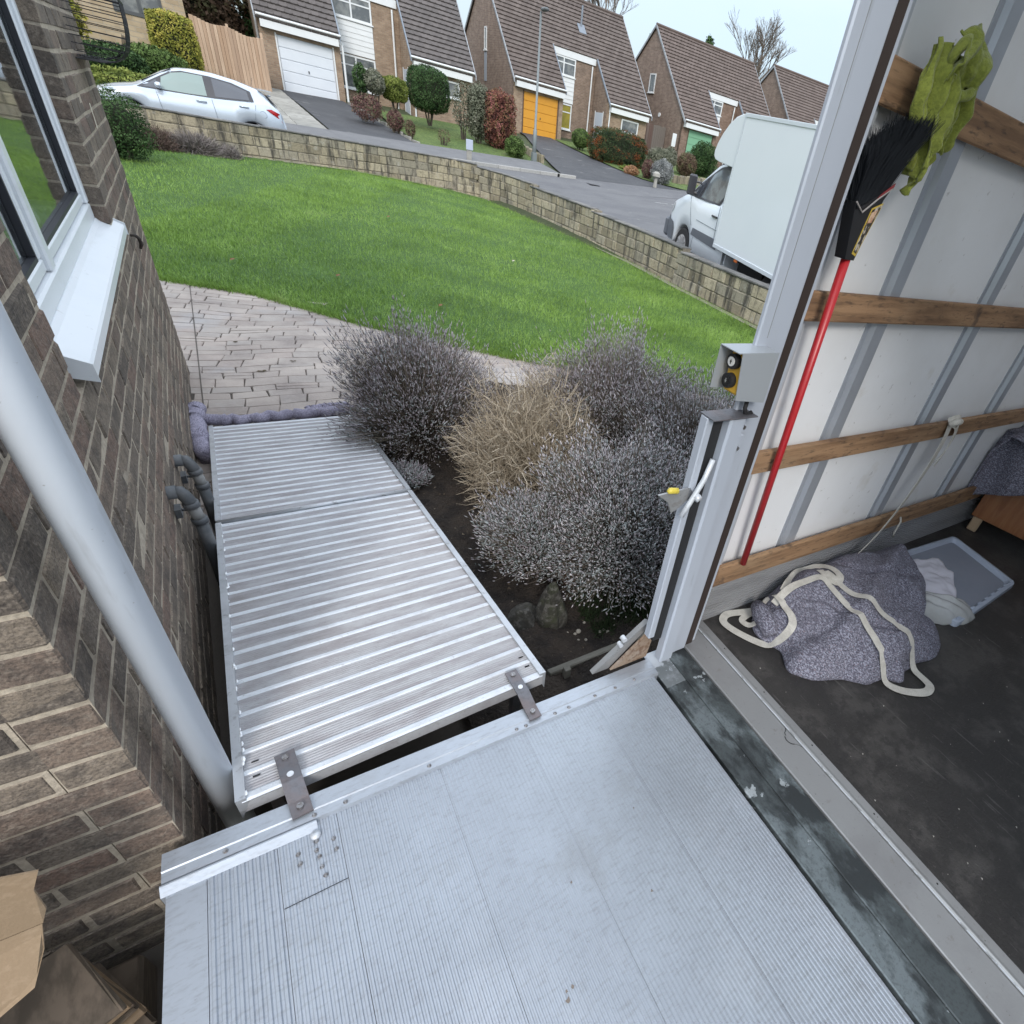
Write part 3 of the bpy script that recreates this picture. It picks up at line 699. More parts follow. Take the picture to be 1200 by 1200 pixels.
# ================================================================== RAMP, TAIL LIFT, LORRY BODY
TH = -.02548
LV = (math.cos(TH), math.sin(TH)); TV = (-math.sin(TH), math.cos(TH))
def tk(p): return (p[0]*LV[0]+p[1]*TV[0], p[0]*LV[1]+p[1]*TV[1], p[2])       # lorry frame (length, width, z) -> world
def tkL(x, y): return (x*LV[0]+y*LV[1], x*TV[0]+y*TV[1])
M_alu = mat('worn_aluminium', (.40,.435,.485), .42, metal=.45, var=[(3,.42,.68,(.33,.355,.395),.8),(30,.5,.72,(.27,.28,.30),.6,(1,4,1)),(7,.58,.70,(.30,.31,.32),.35),(140,.64,.72,(.2,.19,.18),.55),(1.2,.55,.75,(.52,.53,.56),.5)], bump=.0006, bscale=90)
M_alu2 = mat('ramp_aluminium', (.40,.40,.415), .6, metal=.15, var=[(6,.42,.64,(.29,.275,.285),.9,(1,5,1)),(2.2,.55,.68,(.24,.22,.215),.6),(60,.55,.72,(.2,.185,.175),.55,(1,6,1)),(1.6,.5,.7,(.38,.38,.4),.5)], bump=.0008, bscale=120)
M_rib = mat('bright_rib', (.64,.67,.71), .42, metal=.25, var=[(9,.45,.7,(.46,.47,.5),.8),(90,.6,.7,(.28,.27,.26),.5)])
M_edge = mat('ramp_edge_rail', (.5,.52,.55), .38, metal=.5, var=[(8,.5,.66,(.35,.36,.38),.7),(40,.58,.68,(.2,.19,.19),.6)])
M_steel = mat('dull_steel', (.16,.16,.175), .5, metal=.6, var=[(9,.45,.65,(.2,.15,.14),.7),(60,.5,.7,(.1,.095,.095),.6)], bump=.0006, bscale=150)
M_bolt = mat('bolt_head', (.3,.3,.31), .4, metal=.7, var=[(200,.45,.6,(.13,.11,.1),.8)])
M_white_alu = mat('painted_grey_post', (.47,.51,.58), .38, metal=.15, var=[(2,.45,.7,(.4,.44,.51),.6,(1,1,.3)),(25,.62,.7,(.3,.32,.35),.45,(1,1,.15))])
M_rust = mat('rusty_plate', (.28,.2,.14), .75, metal=.2, var=[(22,.42,.6,(.36,.3,.25),.8),(60,.5,.62,(.15,.08,.05),.7)])
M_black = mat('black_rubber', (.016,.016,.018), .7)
# ---- ramp: two hinged panels sloping from the platform to the path
def rx(y, left): t = (y-.97)/3.06; return (-.248-.024*t) if left else (.608-.026*t)
def rz(y): return -1.475-.425*(y-.97)/3.06
ramp = thing('loading_ramp', 'long folding aluminium ramp with cross ribs hooked onto the tail lift side', 'ramp', (.17,2.5,-1.9))
def rp(u, y, h=0): x0, x1 = rx(y, 1), rx(y, 0); return (x0+(x1-x0)*u, y+.02*u, rz(y)+h)
for pi_, (ya, yb) in enumerate(((.985, 2.575), (2.60, 4.02))):
    g = MB(); g.tone = .5
    # deck with fine grooves running across
    n = int((yb-ya)/.0046); 
    vs = []; fs = []
    for j in range(n+1):
        y = ya+(yb-ya)*j/n; h = .0028 if j % 2 else 0
        vs += [rp(.012, y, h), rp(.988, y, h)]
        if j: fs.append((2*j-2, 2*j-1, 2*j+1, 2*j))
    g.add(vs, fs); 
    deck = g.build('deck_panel', M_alu2, ramp)
    g = MB(); g.prism([rp(.01, ya, -.045), rp(.99, ya, -.045), rp(.99, yb, -.045), rp(.01, yb, -.045)], (0, 0, .04)); g.build('deck_underside', M_alu2, ramp)
    k = int(round((yb-ya)/.0755))
    for j in range(k+1):
        y = ya+.012+(yb-ya-.024)*j/k; w = .0100 if 0 < j < k else .014; h = .0055
        g = MB(); A = [rp(.014, y-w, .001), rp(.014, y-w*.55, h), rp(.014, y+w*.55, h), rp(.014, y+w, .001)]; B = [rp(.986, y-w, .001), rp(.986, y-w*.55, h), rp(.986, y+w*.55, h), rp(.986, y+w, .001)]
        g.add(A+B, [(0,4,5,1),(1,5,6,2),(2,6,7,3),(0,1,2,3),(7,6,5,4)]); g.build('cross_rib', M_rib, ramp)
    for sd_ in (1, 0):
        g = MB(); x = lambda y, o: (rx(y, sd_)+(o if sd_ else -o))
        nn = 40
        for j in range(nn):
            a = ya+(yb-ya)*j/nn; b = ya+(yb-ya)*(j+1)/nn; 
            yo = 0 if sd_ else .02
            va = [(x(a,0),a+yo,rz(a)-.07),(x(a,0),a+yo,rz(a)+.014),(x(a,.022),a+yo,rz(a)+.014),(x(a,.022+.003*nz3(a*30,sd_)),a+yo,rz(a)-.01)]
            vb = [(x(b,0),b+yo,rz(b)-.07),(x(b,0),b+yo,rz(b)+.014),(x(b,.022),b+yo,rz(b)+.014),(x(b,.022+.003*nz3(b*30,sd_)),b+yo,rz(b)-.01)]
            q = [(0,4,5,1),(1,5,6,2),(2,6,7,3)]
            if not sd_: q = [f[::-1] for f in q]
            g.add(va+vb, q)
            if j == 0: g.add(va, [(0,1,2,3)])
            if j == nn-1: g.add(vb, [(3,2,1,0)])
        g.build('side_rail', M_edge, ramp)
    if pi_ == 0:   # weld blobs along the left rail
        g = MB()
        for j in range(46):
            y = ya+.02+(yb-ya-.03)*random.random(); xx = rx(y, 1)+.021+random.uniform(0, .005); r_ = random.uniform(.003, .007)
            if random.random() < .6: y = ya+round((y-ya)/.1)*.1+.01+random.uniform(0, .02)
            pt = [(xx+r_*math.cos(a)*.7, y+r_*1.6*math.sin(a), rz(y)+.0145) for a in np.linspace(0, 2*PI, 7)[:-1]]
            g.add(pt+[(xx, y, rz(y)+.0145+r_*.7)], [(i, (i+1) % 6, 6) for i in range(6)])
        o_w = g.build('weld', mat('weld_bead', (.7,.72,.74), .35, metal=.4), ramp, smooth=True); o_w['kind'] = 'stuff'
g = MB(); g.tube([rp(.005, 2.588, .008), rp(.995, 2.588, .008)], .011, 10); g.build('hinge', M_edge, ramp, smooth=True)
g = MB(); 
for u in (.06, .30, .58, .82): 
    for yy in (1.05, 1.10): 
        p = rp(.055 if u < .1 else .955, yy+.0, .003); g.prism([(p[0]-.008,p[1]-.002,p[2]),(p[0]+.008,p[1]-.002,p[2]),(p[0]+.008,p[1]+.002,p[2]),(p[0]-.008,p[1]+.002,p[2])], (0,0,.0012))
g.build('fixing_slot', M_black, ramp)
# ramp legs / folded stand beneath
g = MB(); g.box((-.2,1.06,-1.95), (-.17,1.09,-1.53)); g.box((.52,1.06,-1.95), (.55,1.09,-1.53)); g.box((-.2,1.065,-1.62), (.55,1.085,-1.59)); g.build('stand', M_steel, ramp)

# ---- tail lift platform
plat = thing('tail_lift_platform', 'big flat ribbed aluminium tail lift platform reaching the brick corner', 'tail lift', tk((.27,0,-1.56)))
PZ = -1.5
def plank(L0, L1, pitch, h, T0=-1.25, T1=.866, duty=.5):
    g = MB(); n = max(1, int(round((L1-L0-.004)/pitch))); p = (L1-L0-.004)/n; vs = []; xs = [(L0+.0004, -.006), (L0+.0004, 0)]
    for i in range(n):
        a = L0+.002+i*p
        xs += [(a+p*.12, 0), (a+p*.30, h), (a+p*(.30+duty*.7), h), (a+p*(.30+duty*.7)+p*.16, 0)]
    xs += [(L1-.0004, 0), (L1-.0004, -.006)]
    for t in (T0, T1): vs += [tk((x, t, PZ-h+z)) for x, z in xs]
    m = len(xs); g.add(vs, [(i, i+1, m+i+1, m+i) for i in range(m-1)]); g.add([vs[i] for i in range(m, 2*m)], [tuple(range(m))])
    return g.build('plank', M_alu, plat)
g = MB(); g.box((-.41,-1.25,PZ-.03), (-.339,.866,PZ-.004), xf=tk); g.build('end_plank', M_alu, plat)
plank(-.338, -.205, .0145, .0035)
seams = [(-.2045,-.0755,.013,.0022),(-.075,.1845,.0118,.0022),(.185,.4355,.0108,.0022),(.436,.6885,.0108,.0022),(.689,.942,.0108,.0022)]
for a, b, p, h in seams: plank(a, b, p, h)
g = MB(); g.box((-.405,-1.245,PZ-.12), (.94,.86,PZ-.032), xf=tk); g.build('under_frame', M_steel, plat)
# raised edge bar along the ramp side
g = MB()
prof = [(.862,PZ-.002),(.866,PZ+.010),(.888,PZ+.011),(.891,PZ+.014),(.934,PZ+.012),(.938,PZ+.006),(.938,PZ-.06),(.862,PZ-.06)]
g.prism([tk((-.415,t,z)) for t, z in prof], Vector(tk((1.372,0,0))))
g.build('edge_bar', M_alu, plat)
g = MB(); prof = [(.838,PZ-.004),(.838,PZ+.0),(.858,PZ+.011),(.8615,PZ+.011),(.8615,PZ-.05),(.838,PZ-.05)]
g.prism([tk((-.418,t,z)) for t, z in prof], Vector(tk((.30,0,0)))); g.build('edge_lip', M_alu, plat)
def bolt(m_, L_, T_, z, r=.006, h=.003):
    c = tk((L_, T_, z)); pt = [(c[0]+r*math.cos(a), c[1]+r*math.sin(a), z) for a in np.linspace(0, 2*PI, 11)[:-1]]
    pu = [(c[0]+r*.6*math.cos(a), c[1]+r*.6*math.sin(a), z+h) for a in np.linspace(0, 2*PI, 11)[:-1]]
    m_.add(pt+pu+[(c[0], c[1], z+h*.7)], [(i, (i+1) % 10, 10+(i+1) % 10, 10+i) for i in range(10)]+[(10+i, 10+(i+1) % 10, 20) for i in range(10)])
for L_ in (-.30,-.12,-.05,.16,.42,.45,.55,.60,.70,.78,.86):
    g = MB(); bolt(g, L_, .877+random.uniform(-.002,.002), PZ+.0108, .006); g.build('rivet', M_bolt, plat)
for i, (L_, T_) in enumerate([(-.165,.80),(-.163,.775),(-.125,.812),(-.128,.79),(-.124,.772),(-.122,.745),(-.118,.722),(-.09,.80),(-.088,.772)]):
    g = MB(); bolt(g, L_, T_, PZ+.0003, .0055, .003); g.build('rivet', M_bolt, plat)
g = MB(); c = tk((-.125,.826,PZ)); g.tube([(c[0],c[1],PZ-.002),(c[0],c[1],PZ+.008)], .011, 16); g.build('spring_pin', M_rib, plat, smooth=True)
g = MB(); g.box((-.203,.69,PZ+.0002), (-.075,.6915,PZ+.0012), xf=tk); g.build('patch_seam', M_black, plat)
g = MB()
for (L_, T_, r_) in ((.27,.22,.007),(.29,.235,.005),(.275,.235,.004),(.55,.3,.004),(.38,.42,.004),(.02,.3,.003),(.62,.5,.003)):
    c = tk((L_, T_, PZ+.0006)); g.add([(c[0]+r_*random.uniform(.3,1.1)*math.cos(a), c[1]+r_*random.uniform(.3,1.3)*math.sin(a), PZ+.0008) for a in np.linspace(0, 2*PI, 9)[:-1]], [tuple(range(8))])
g.build('grime_spot', mat('grime', (.20,.17,.145), .9), plat)
# ---- steel hooks that join ramp and platform: part of the ramp
def strap_plate(L0, T0, L1, T1, w):
    p0 = Vector(tk((L0, T0, PZ+.017))); p2 = Vector(tk((L1, T1, 0))); p2.z = rz(p2.y)+.016; 
    d = (p2-p0); s = Vector((d.y, -d.x, 0)).normalized()*w/2
    g = MB(); pts = [p0, p0.lerp(p2, .22), p0.lerp(p2, .5)+Vector((0,0,.012)), p0.lerp(p2, .62)+Vector((0,0,.010)), p2]
    vs = []
    for p in pts: vs += [p-s, p+s, p+s+Vector((0,0,.006)), p-s+Vector((0,0,.006))]
    fs = [(0,1,2,3), (16,19,18,17)]
    for i in range(4):
        a = i*4; fs += [(a+3, a+2, a+6, a+7), (a+1, a, a+4, a+5), (a, a+3, a+7, a+4), (a+2, a+1, a+5, a+6)]
    g.add(vs, [f[::-1] for f in fs]); o = g.build('hook_plate', M_steel, ramp)
    for t_ in (.12, .60, .9):
        q = p0.lerp(p2, t_); g = MB(); g.tube([(q.x, q.y, q.z+.004), (q.x, q.y, q.z+(.0135 if t_ != .6 else .019))], .008, 12); g.build('bolt', M_rib if t_ == .6 else M_bolt, o)
strap_plate(-.142, .882, -.163, 1.075, .046)
strap_plate(.485, .880, .478, 1.075, .040)

# ---- the lorry we look out of
lorry = thing('lorry_body', 'open rear of a white panelled removal lorry with timber rails inside, on the right', 'lorry', tk((1.3,0,-1.6)))
M_gate = mat('worn_sill_plate', (.085,.1,.105), .42, metal=.3, var=[(13,.46,.56,(.035,.04,.043),.85,(1,.6,1)),(9,.50,.60,(.20,.235,.25),.85,(1,.5,1)),(12,.655,.67,(.42,.46,.48),.95),(120,.5,.66,(.04,.04,.04),.4)], bump=.0015, bscale=40)
M_gatepaint = mat('sill_paint', (.42,.45,.49), .45, var=[(8,.5,.53,(.12,.135,.14),.9),(40,.5,.7,(.36,.38,.41),.5)])
M_greyalu = mat('grey_sill', (.33,.335,.34), .45, metal=.4, var=[(5,.45,.65,(.27,.27,.275),.7),(30,.6,.7,(.22,.2,.18),.5),(90,.66,.7,(.08,.07,.06),.6)], bump=.0004, bscale=90)
def tbox(nm, a, b, m, c=.003, par=lorry, jit=0):
    g = MB(); g.cbox(a, b, c, xf=tk, jit=jit); return g.build(nm, m, par)
tbox('sill_plate', (.958,-1.3,PZ-.06), (1.044,.965,PZ-.004), M_gate)
tbox('sill_plate', (1.048,-1.3,PZ-.06), (1.135,.965,PZ-.007), M_gate)
tbox('painted_sill_end', (.9585,.80,PZ-.02), (1.043,.9655,PZ-.0028), M_gatepaint, .001)
tbox('threshold', (1.138,-1.3,PZ-.06), (1.245,1.03,PZ-.001), M_greyalu)
g = MB(); g.prism([tk((L_, -1.3, z)) for L_, z in ((1.247,PZ-.05),(1.247,PZ+.004),(1.252,PZ+.008),(1.262,PZ+.006),(1.288,PZ+.006),(1.290,PZ+.002),(1.290,PZ-.05))], Vector(tk((0,2.335,0)))); g.build('threshold_edge', M_greyalu, lorry)
g = MB()
for T_ in (.85,.62,.38,.12,-.1,-.4): bolt(g, 1.276, T_, PZ+.006, .003, .0012)
g.build('screw', M_black, lorry)
g = MB()        # ragged cracks in the threshold skin
def crack(pts, w):
    for (a, b) in zip(pts, pts[1:]):
        d = Vector((b[0]-a[0], b[1]-a[1], 0)).normalized(); s_ = Vector((-d.y, d.x, 0))*w
        g.add([tk((a[0]+s_.x, a[1]+s_.y, PZ+.0003)), tk((b[0]+s_.x, b[1]+s_.y, PZ+.0003)), tk((b[0]-s_.x, b[1]-s_.y, PZ+.0003)), tk((a[0]-s_.x, a[1]-s_.y, PZ+.0003))], [(0,3,2,1)])
crack([(1.244,.475),(1.238,.468),(1.226,.462),(1.222,.452)], .0012); crack([(1.216,.452),(1.211,.44),(1.212,.43),(1.217,.42),(1.226,.414)], .0016); crack([(1.226,.414),(1.236,.405),(1.244,.392)], .0006)
g.build('crack', M_black, lorry)
g = MB(); g.box((1.2462,-1.3,PZ-.0009), (1.2485,1.03,PZ+.0045), xf=tk); g.build('sealant_line', mat('pale_sealant', (.62,.65,.70), .5, var=[(25,.55,.62,(.3,.31,.32),.9)]), lorry)
M_floor = mat('dark_lorry_floor', (.030,.028,.027), .5, var=[(7,.47,.60,(.062,.058,.055),.85),(28,.5,.62,(.026,.024,.024),.8),(60,.63,.66,(.12,.115,.11),.6,(1,.08,1)),(90,.62,.72,(.12,.11,.105),.5),(1.1,.52,.7,(.075,.07,.065),.6)], bump=.002, bscale=120)
tbox('floor', (1.292,-1.08,PZ-.08), (4.45,1.05,PZ-.002), M_floor)
g = MB()         # crumbs and chips on the floor
for i in range(140):
    L_, T_ = random.uniform(1.32, 4.2), random.uniform(-.9, 1.0); r_ = random.uniform(.0008, .0035)
    c = tk((L_, T_, 0)); z = PZ-.002
    g.add([(c[0]-r_, c[1]-r_, z), (c[0]+r_, c[1]-r_*.5, z), (c[0], c[1]+r_, z), (c[0], c[1], z+r_)], [(0,1,3),(1,2,3),(2,0,3)])
g.build('floor_crumbs', mat('pale_crumbs', (.42,.4,.36), .9), lorry, kind='stuff')
# side wall
M_panel = mat('white_grp_panel', (.76,.775,.80), .5, var=[(1.3,.45,.68,(.66,.665,.67),.7),(5,.62,.72,(.55,.52,.46),.35),(28,.66,.70,(.3,.29,.28),.45)])
M_panel2 = M_panel
TW = 1.048
g = MB()
Ls = [1.31,1.70,2.36,3.01,3.66,4.44]
for i in range(5):
    g = MB(); g.box((Ls[i]+.002, TW, -1.5), (Ls[i+1]-.002, TW+.02, .72), xf=tk); g.build('side_panel', M_panel, lorry)
M_strip = mat('pale_strip', (.50,.53,.57), .4, metal=.3)
M_hat = mat('wall_pillar', (.42,.45,.5), .36, metal=.45, var=[(3,.45,.68,(.35,.37,.41),.6)])
for L_ in (1.70,2.36,3.01,3.66,4.3):
    g = MB(); prof = [(L_-.055,TW+.001),(L_-.055,TW-.003),(L_-.034,TW-.004),(L_-.026,TW-.021),(L_+.030,TW-.021),(L_+.038,TW-.004),(L_+.05,TW-.003),(L_+.05,TW+.001)]
    g.prism([tk((a, b, -1.36)) for a, b in prof], (0, 0, 2.08)); g.build('wall_pillar', M_hat, lorry)
M_wood = mat('timber_rail', (.33,.20,.11), .75, var=[(5,.42,.62,(.16,.09,.048),.85,(.5,.5,6)),(2,.52,.66,(.33,.22,.13),.7,(1,1,3)),(38,.55,.66,(.07,.045,.03),.7,(.4,.4,2)),(7,.6,.68,(.05,.035,.03),.7)], bump=.0012, bscale=60, stretch=(.4,.4,5))
for zc, hh in ((.252,.044),(-.238,.040),(-.742,.041),(-1.252,.050)):
    g = MB(); g.cbox((1.225,TW-.044,zc-hh), (4.42,TW-.0215,zc+hh), .004, xf=tk, jit=.0015); g.build('timber_rail', M_wood, lorry)
M_kick = mat('kick_strip', (.36,.365,.38), .5, metal=.35, var=[(4,.45,.66,(.25,.25,.255),.8,(.5,.5,3))])
g = MB(); n = 12
prof = []
for i in range(n):
    z = -1.502+.2*i/n; prof += [(TW-.034, z), (TW-.034, z+.009), (TW-.028, z+.011), (TW-.028, z+.0155)]
vs = [tk((1.225, t, z)) for t, z in prof]+[tk((4.42, t, z)) for t, z in prof]; m_ = len(prof)
g.add(vs, [(i, m_+i, m_+i+1, i+1) for i in range(m_-1)]); g.build('kick_strip', M_kick, lorry)
# far wall, headboard, roof
g = MB(); g.box((1.22,-1.12,-1.5), (4.44,-1.09,.72), xf=tk); g.build('side_panel', M_panel, lorry)
g = MB(); g.box((4.44,-1.12,-1.5), (4.47,1.07,.72), xf=tk); g.build('headboard', M_panel, lorry)
M_roof = mat('translucent_roof', (.6,.6,.58), .6, alpha=.58)
g = MB(); g.box((1.16,-1.12,.72), (4.47,1.07,.735), xf=tk); g.build('roof_panel', M_roof, lorry)
g = MB(); g.cbox((1.0,-1.2,.70), (1.16,1.06,.86), .01, xf=tk); g.build('rear_header', M_white_alu, lorry)
g = MB(); g.cbox((1.02,-1.2,-1.5), (1.16,-1.06,.70), .01, xf=tk); g.build('rear_post', M_white_alu, lorry)
# rear post in view
g = MB(); prof = [(1.022,.930),(1.026,.926),(1.128,.926),(1.134,.930),(1.134,1.030),(1.126,1.028),(1.035,.946),(1.022,.938)]
g.prism([tk((a, b, -1.499)) for a, b in prof], (0, 0, 2.2)); g.build('rear_post', M_white_alu, lorry)
g = MB(); g.box((1.0545,.9247,-.3), (1.0555,.9262,.7), xf=tk); g.build('post_seam', M_greyalu, lorry)
g = MB(); g.box((1.1345,.934,-1.497), (1.172,.99,.70), xf=tk); g.build('rubber_seal', mat('brown_seal', (.035,.024,.02), .6), lorry)
g = MB(); g.box((1.1725,.94,-1.497), (1.190,1.03,.70), xf=tk); g.build('edge_trim', M_white_alu, lorry)
tbox('guide_and_shade_strip', (1.20,1.0,-1.495), (1.222,1.045,.70), M_hat, .002)
tbox('guide_and_shade_strip', (1.224,1.03,-1.495), (1.262,1.045,.70), M_steel, .001)  # dark strip drawn as the shadow between seal and pale strip
tbox('guide_and_shade_strip', (1.264,1.022,-1.30), (1.306,1.045,.70), M_strip, .002)
# lift column in front of the post
colm = thing('lift_column', 'grey steel tail lift column standing in front of the lorry rear post', 'lift column', tk((1.0,.92,-1.5)))
tbox('column_channel', (.972,.885,-1.47), (1.030,.924,-.498), M_white_alu, .006, colm)
tbox('column_channel', (1.032,.905,-1.47), (1.062,.9245,-.56), M_white_alu, .004, colm)
tbox('outer_channel', (.905,.905,-1.33), (.931,.935,-.498), M_white_alu, .003, colm)
tbox('gap_shade', (.933,.912,-1.36), (.971,.93,-.51), M_black, .001, colm)  # black strip painting the shade in the gap between the channels
tbox('cap_plate', (.905,.88,-.4975), (1.064,.94,-.494), M_steel, .001, colm)
for (L_, z) in ((1.045,-.535),(1.044,-.60)):
    g = MB(); g.tube([tk((L_,.9045,z)), tk((L_,.898,z))], .006, 10); g.build('bolt', M_bolt, colm)
# latch arm with yellow grip
lt = thing('ramp_latch', 'small grey latch bracket with a yellow grip sticking out of the lift column', 'latch', tk((.93,.92,-.80)))
g = MB(); g.prism([tk(p) for p in ((.80,.905,-.715),(.91,.905,-.71),(.93,.905,-.735),(.88,.905,-.775),(.86,.905,-.785),(.84,.905,-.745))], Vector(tk((0,.006,0)))); g.build('latch_plate', M_greyalu, lt)
g = MB(); g.tube([tk((.955,.895,-.62)), tk((.94,.892,-.68)), tk((.905,.888,-.75)), tk((.885,.888,-.79))], .008, 10); g.tube([tk((.915,.88,-.735)), tk((.93,.88,-.725))], .010, 10); g.build('latch_arm', M_rib, lt, smooth=True)
g = MB(); g.tube([tk((.825,.90,-.706)), tk((.832,.90,-.702)), tk((.858,.90,-.707)), tk((.862,.90,-.708))], [.005,.009,.009,.005], 12); g.build('grip', mat('yellow_plastic', (.62,.5,.07), .4), lt, smooth=True)
# gusset plates at the platform corner
gs = thing('corner_gusset', 'rusty folding gusset plates at the inner corner of the lift platform', 'gusset', tk((.85,.95,-1.5)))
g = MB(); g.prism([tk(p) for p in ((.80,.945,-1.485),(.955,.945,-1.485),(.962,.945,-1.40),(.955,.945,-1.335),(.94,.945,-1.345))], Vector(tk((0,.008,0)))); g.build('plate', M_rust, gs)
g = MB(); g.prism([tk(p) for p in ((.735,.96,-1.49),(.80,.96,-1.49),(.955,.96,-1.325),(.935,.96,-1.31),(.90,.96,-1.34))], Vector(tk((0,.02,0)))); g.build('arm', M_greyalu, gs)
g = MB(); g.tube([tk((.845,.975,-1.36)), tk((.845,.955,-1.36))], .010, 12); g.tube([tk((.835,.975,-1.385)), tk((.835,.955,-1.385))], .008, 12); g.build('bolt', M_rib, gs)
# hooded control box
cb_ = thing('control_box', 'grey hooded control box with yellow two button switch on the lorry post', 'control box', tk((.95,.88,-.38)))
hb = (.932,.874,-.440); he = (1.058,.932,-.320)
g = MB(); g.box((hb[0]-.012,hb[1],he[2]-.002), (he[0],he[1]+.012,he[2]), xf=tk)
g.prism([tk(p) for p in ((hb[0],hb[1],he[2]-.002),(he[0],hb[1],he[2]-.002),(he[0],hb[1],hb[2]-.012),(hb[0]+.02,hb[1],hb[2]))], Vector(tk((0,.0018,0))))
g.prism([tk(p) for p in ((hb[0]-.012,he[1]+.01,he[2]-.002),(he[0],he[1]+.01,he[2]-.002),(he[0],he[1]+.01,hb[2]),(hb[0]-.012,he[1]+.01,hb[2]+.01))], Vector(tk((0,.0018,0)))); g.build('hood', mat('grey_hood', (.36,.385,.41), .35, metal=.2), cb_)
g = MB(); g.cbox((hb[0]+.022,hb[1]+.006,hb[2]+.008), (hb[0]+.07,he[1]+.004,he[2]-.008), .006, xf=tk); sw = g.build('switch_box', mat('yellow_switch', (.62,.36,.04), .45), cb_)
for zc, cc in ((-.352,(.62,.62,.6)),(-.40,(.02,.02,.02))):
    g = MB(); c0 = tk((hb[0]+.022,hb[1]+.036,zc)); c1 = tk((hb[0]+.006,hb[1]+.036,zc)); g.tube([c0, c1], .0185, 20); b_ = g.build('button_ring', M_black, cb_)
    g = MB(); g.tube([tk((hb[0]+.0055,hb[1]+.036,zc)), tk((hb[0]+.003,hb[1]+.036,zc))], .0115, 18); g.build('button', mat('button_white', (.6,.6,.58), .4) if cc[0] > .1 else mat('button_black', (.015,.015,.016), .3), b_)
    g = MB()    # arrow glyph
    s_ = 1 if cc[0] > .1 else -1
    g.add([tk((hb[0]+.0025,hb[1]+.036-.004,zc-.001*s_)), tk((hb[0]+.0025,hb[1]+.036+.004,zc-.001*s_)), tk((hb[0]+.0025,hb[1]+.036,zc+.006*s_))], [(0,1,2),(0,2,1)])
    g.add([tk((hb[0]+.0025,hb[1]+.0345,zc-.006*s_)), tk((hb[0]+.0025,hb[1]+.0375,zc-.006*s_)), tk((hb[0]+.0025,hb[1]+.0375,zc)), tk((hb[0]+.0025,hb[1]+.0345,zc))], [(0,1,2,3),(3,2,1,0)])
    g.build('arrow_mark', mat('mark_black', (.01,.01,.01), .4) if s_ > 0 else mat('button_white', (.6,.6,.58), .4), b_)
g = MB(); g.tube([tk((1.045,.92,-.46)), tk((1.03,.905,-.462)), tk((1.022,.898,-.475)), tk((1.03,.9,-.49)), tk((1.045,.9,-.496)), tk((1.055,.9,-.49))], .006, 8)
g.build('cable_hook', M_black, cb_, smooth=True)
# ================================================================== THINGS IN THE LORRY
FZ = -1.502
M_red = mat('red_handle', (.42,.02,.026), .32, var=[(60,.6,.68,(.3,.05,.05),.5)])
M_bris = mat('black_bristles', (.012,.015,.02), .6)
M_blackpl = mat('black_plastic', (.018,.018,.02), .35)
br = thing('broom', 'upside down broom with a red handle and black angled bristles leaning on the lorry wall', 'broom', tk((1.385,.985,-1.19)))
hb0, hb1 = Vector(tk((1.385,.988,-1.195))), Vector(tk((1.291,.955,-.085)))
g = MB(); g.tube([hb0, hb1], .0125, 18); g.build('handle', M_red, br, smooth=True)
g = MB(); g.prism([tk(p) for p in ((1.268,.94,-.105),(1.305,.94,-.105),(1.335,.94,.035),(1.352,.94,.062),(1.24,.94,.0),(1.232,.94,.018))], Vector(tk((0,.035,0)))); g.build('head_block', M_blackpl, br)
g = MB(); g.prism([tk(p) for p in ((1.286,.9385,-.09),(1.303,.9385,-.095),(1.338,.9385,.028),(1.30,.9385,.012))], Vector(tk((0,.0012,0)))); lab = g.build('label', mat('label_yellow', (.5,.36,.06), .5), br)
g = MB(); g.prism([tk(p) for p in ((1.2885,.9378,-.085),(1.3015,.9378,-.089),(1.334,.9378,.024),(1.303,.9378,.009))], Vector(tk((0,.0006,0)))); g.build('print_field', mat('label_black', (.03,.025,.02), .5, var=[(160,.5,.55,(.5,.45,.38),.9,(1,1,.4))]), lab)
g = MB(); g.prism([tk(p) for p in ((1.300,.9372,-.02),(1.316,.9372,-.017),(1.324,.9372,.012),(1.302,.9372,.003))], Vector(tk((0,.0005,0)))); g.build('picture', mat('label_photo', (.55,.38,.26), .5, var=[(90,.45,.6,(.3,.12,.07),.8)]), lab)
g = MB(); g.tube([tk((1.232,.938,.018)), tk((1.265,.937,.0)), tk((1.31,.937,.035)), tk((1.352,.938,.062))], .0022, 6); g.build('head_rim', mat('rim_grey', (.3,.28,.27), .5), br)
g = MB(); g.prism([tk(p) for p in ((1.30,.9365,.028),(1.352,.9365,.062),(1.353,.9365,.072),(1.315,.9365,.045))], Vector(tk((0,.002,0)))); g.build('head_band', mat('dull_red_band', (.2,.03,.035), .5), br)
n = 5200; s = rng.uniform(0, 1, n)
b0 = np.stack([1.236+.112*s, .943+rng.uniform(0, .03, n), .012+.052*s+rng.uniform(-.012, .004, n)], 1)
ln = .105+.045*s+rng.normal(0, .006, n); dx = -.12+ .34*s+rng.normal(0, .09, n); dy = rng.normal(-.02, .13, n)
k = rng.random(n) < .04; dx[k] -= rng.uniform(0, .3, k.sum())
b1 = b0+np.stack([dx*ln*.55, dy*ln*.5, ln*.5], 1); b2 = b0+np.stack([dx*ln*1.05+rng.normal(0,.004,n), dy*ln*1.1, ln*(.98-.12*np.abs(dx))], 1)
w = .0009
V = np.stack([b0-[w,0,0], b0+[w,0,0], b1+[w,0,0], b1-[w,0,0], b2+[w*.7,0,0], b2-[w*.7,0,0]], 1).reshape(-1, 3)
V = np.array([tk(p) for p in V]); q = np.arange(n)[:, None]*6
F = np.concatenate([q+[0,1,2,3], q+[3,2,4,5]])
npmesh('bristles', V, F, M_bris, br)

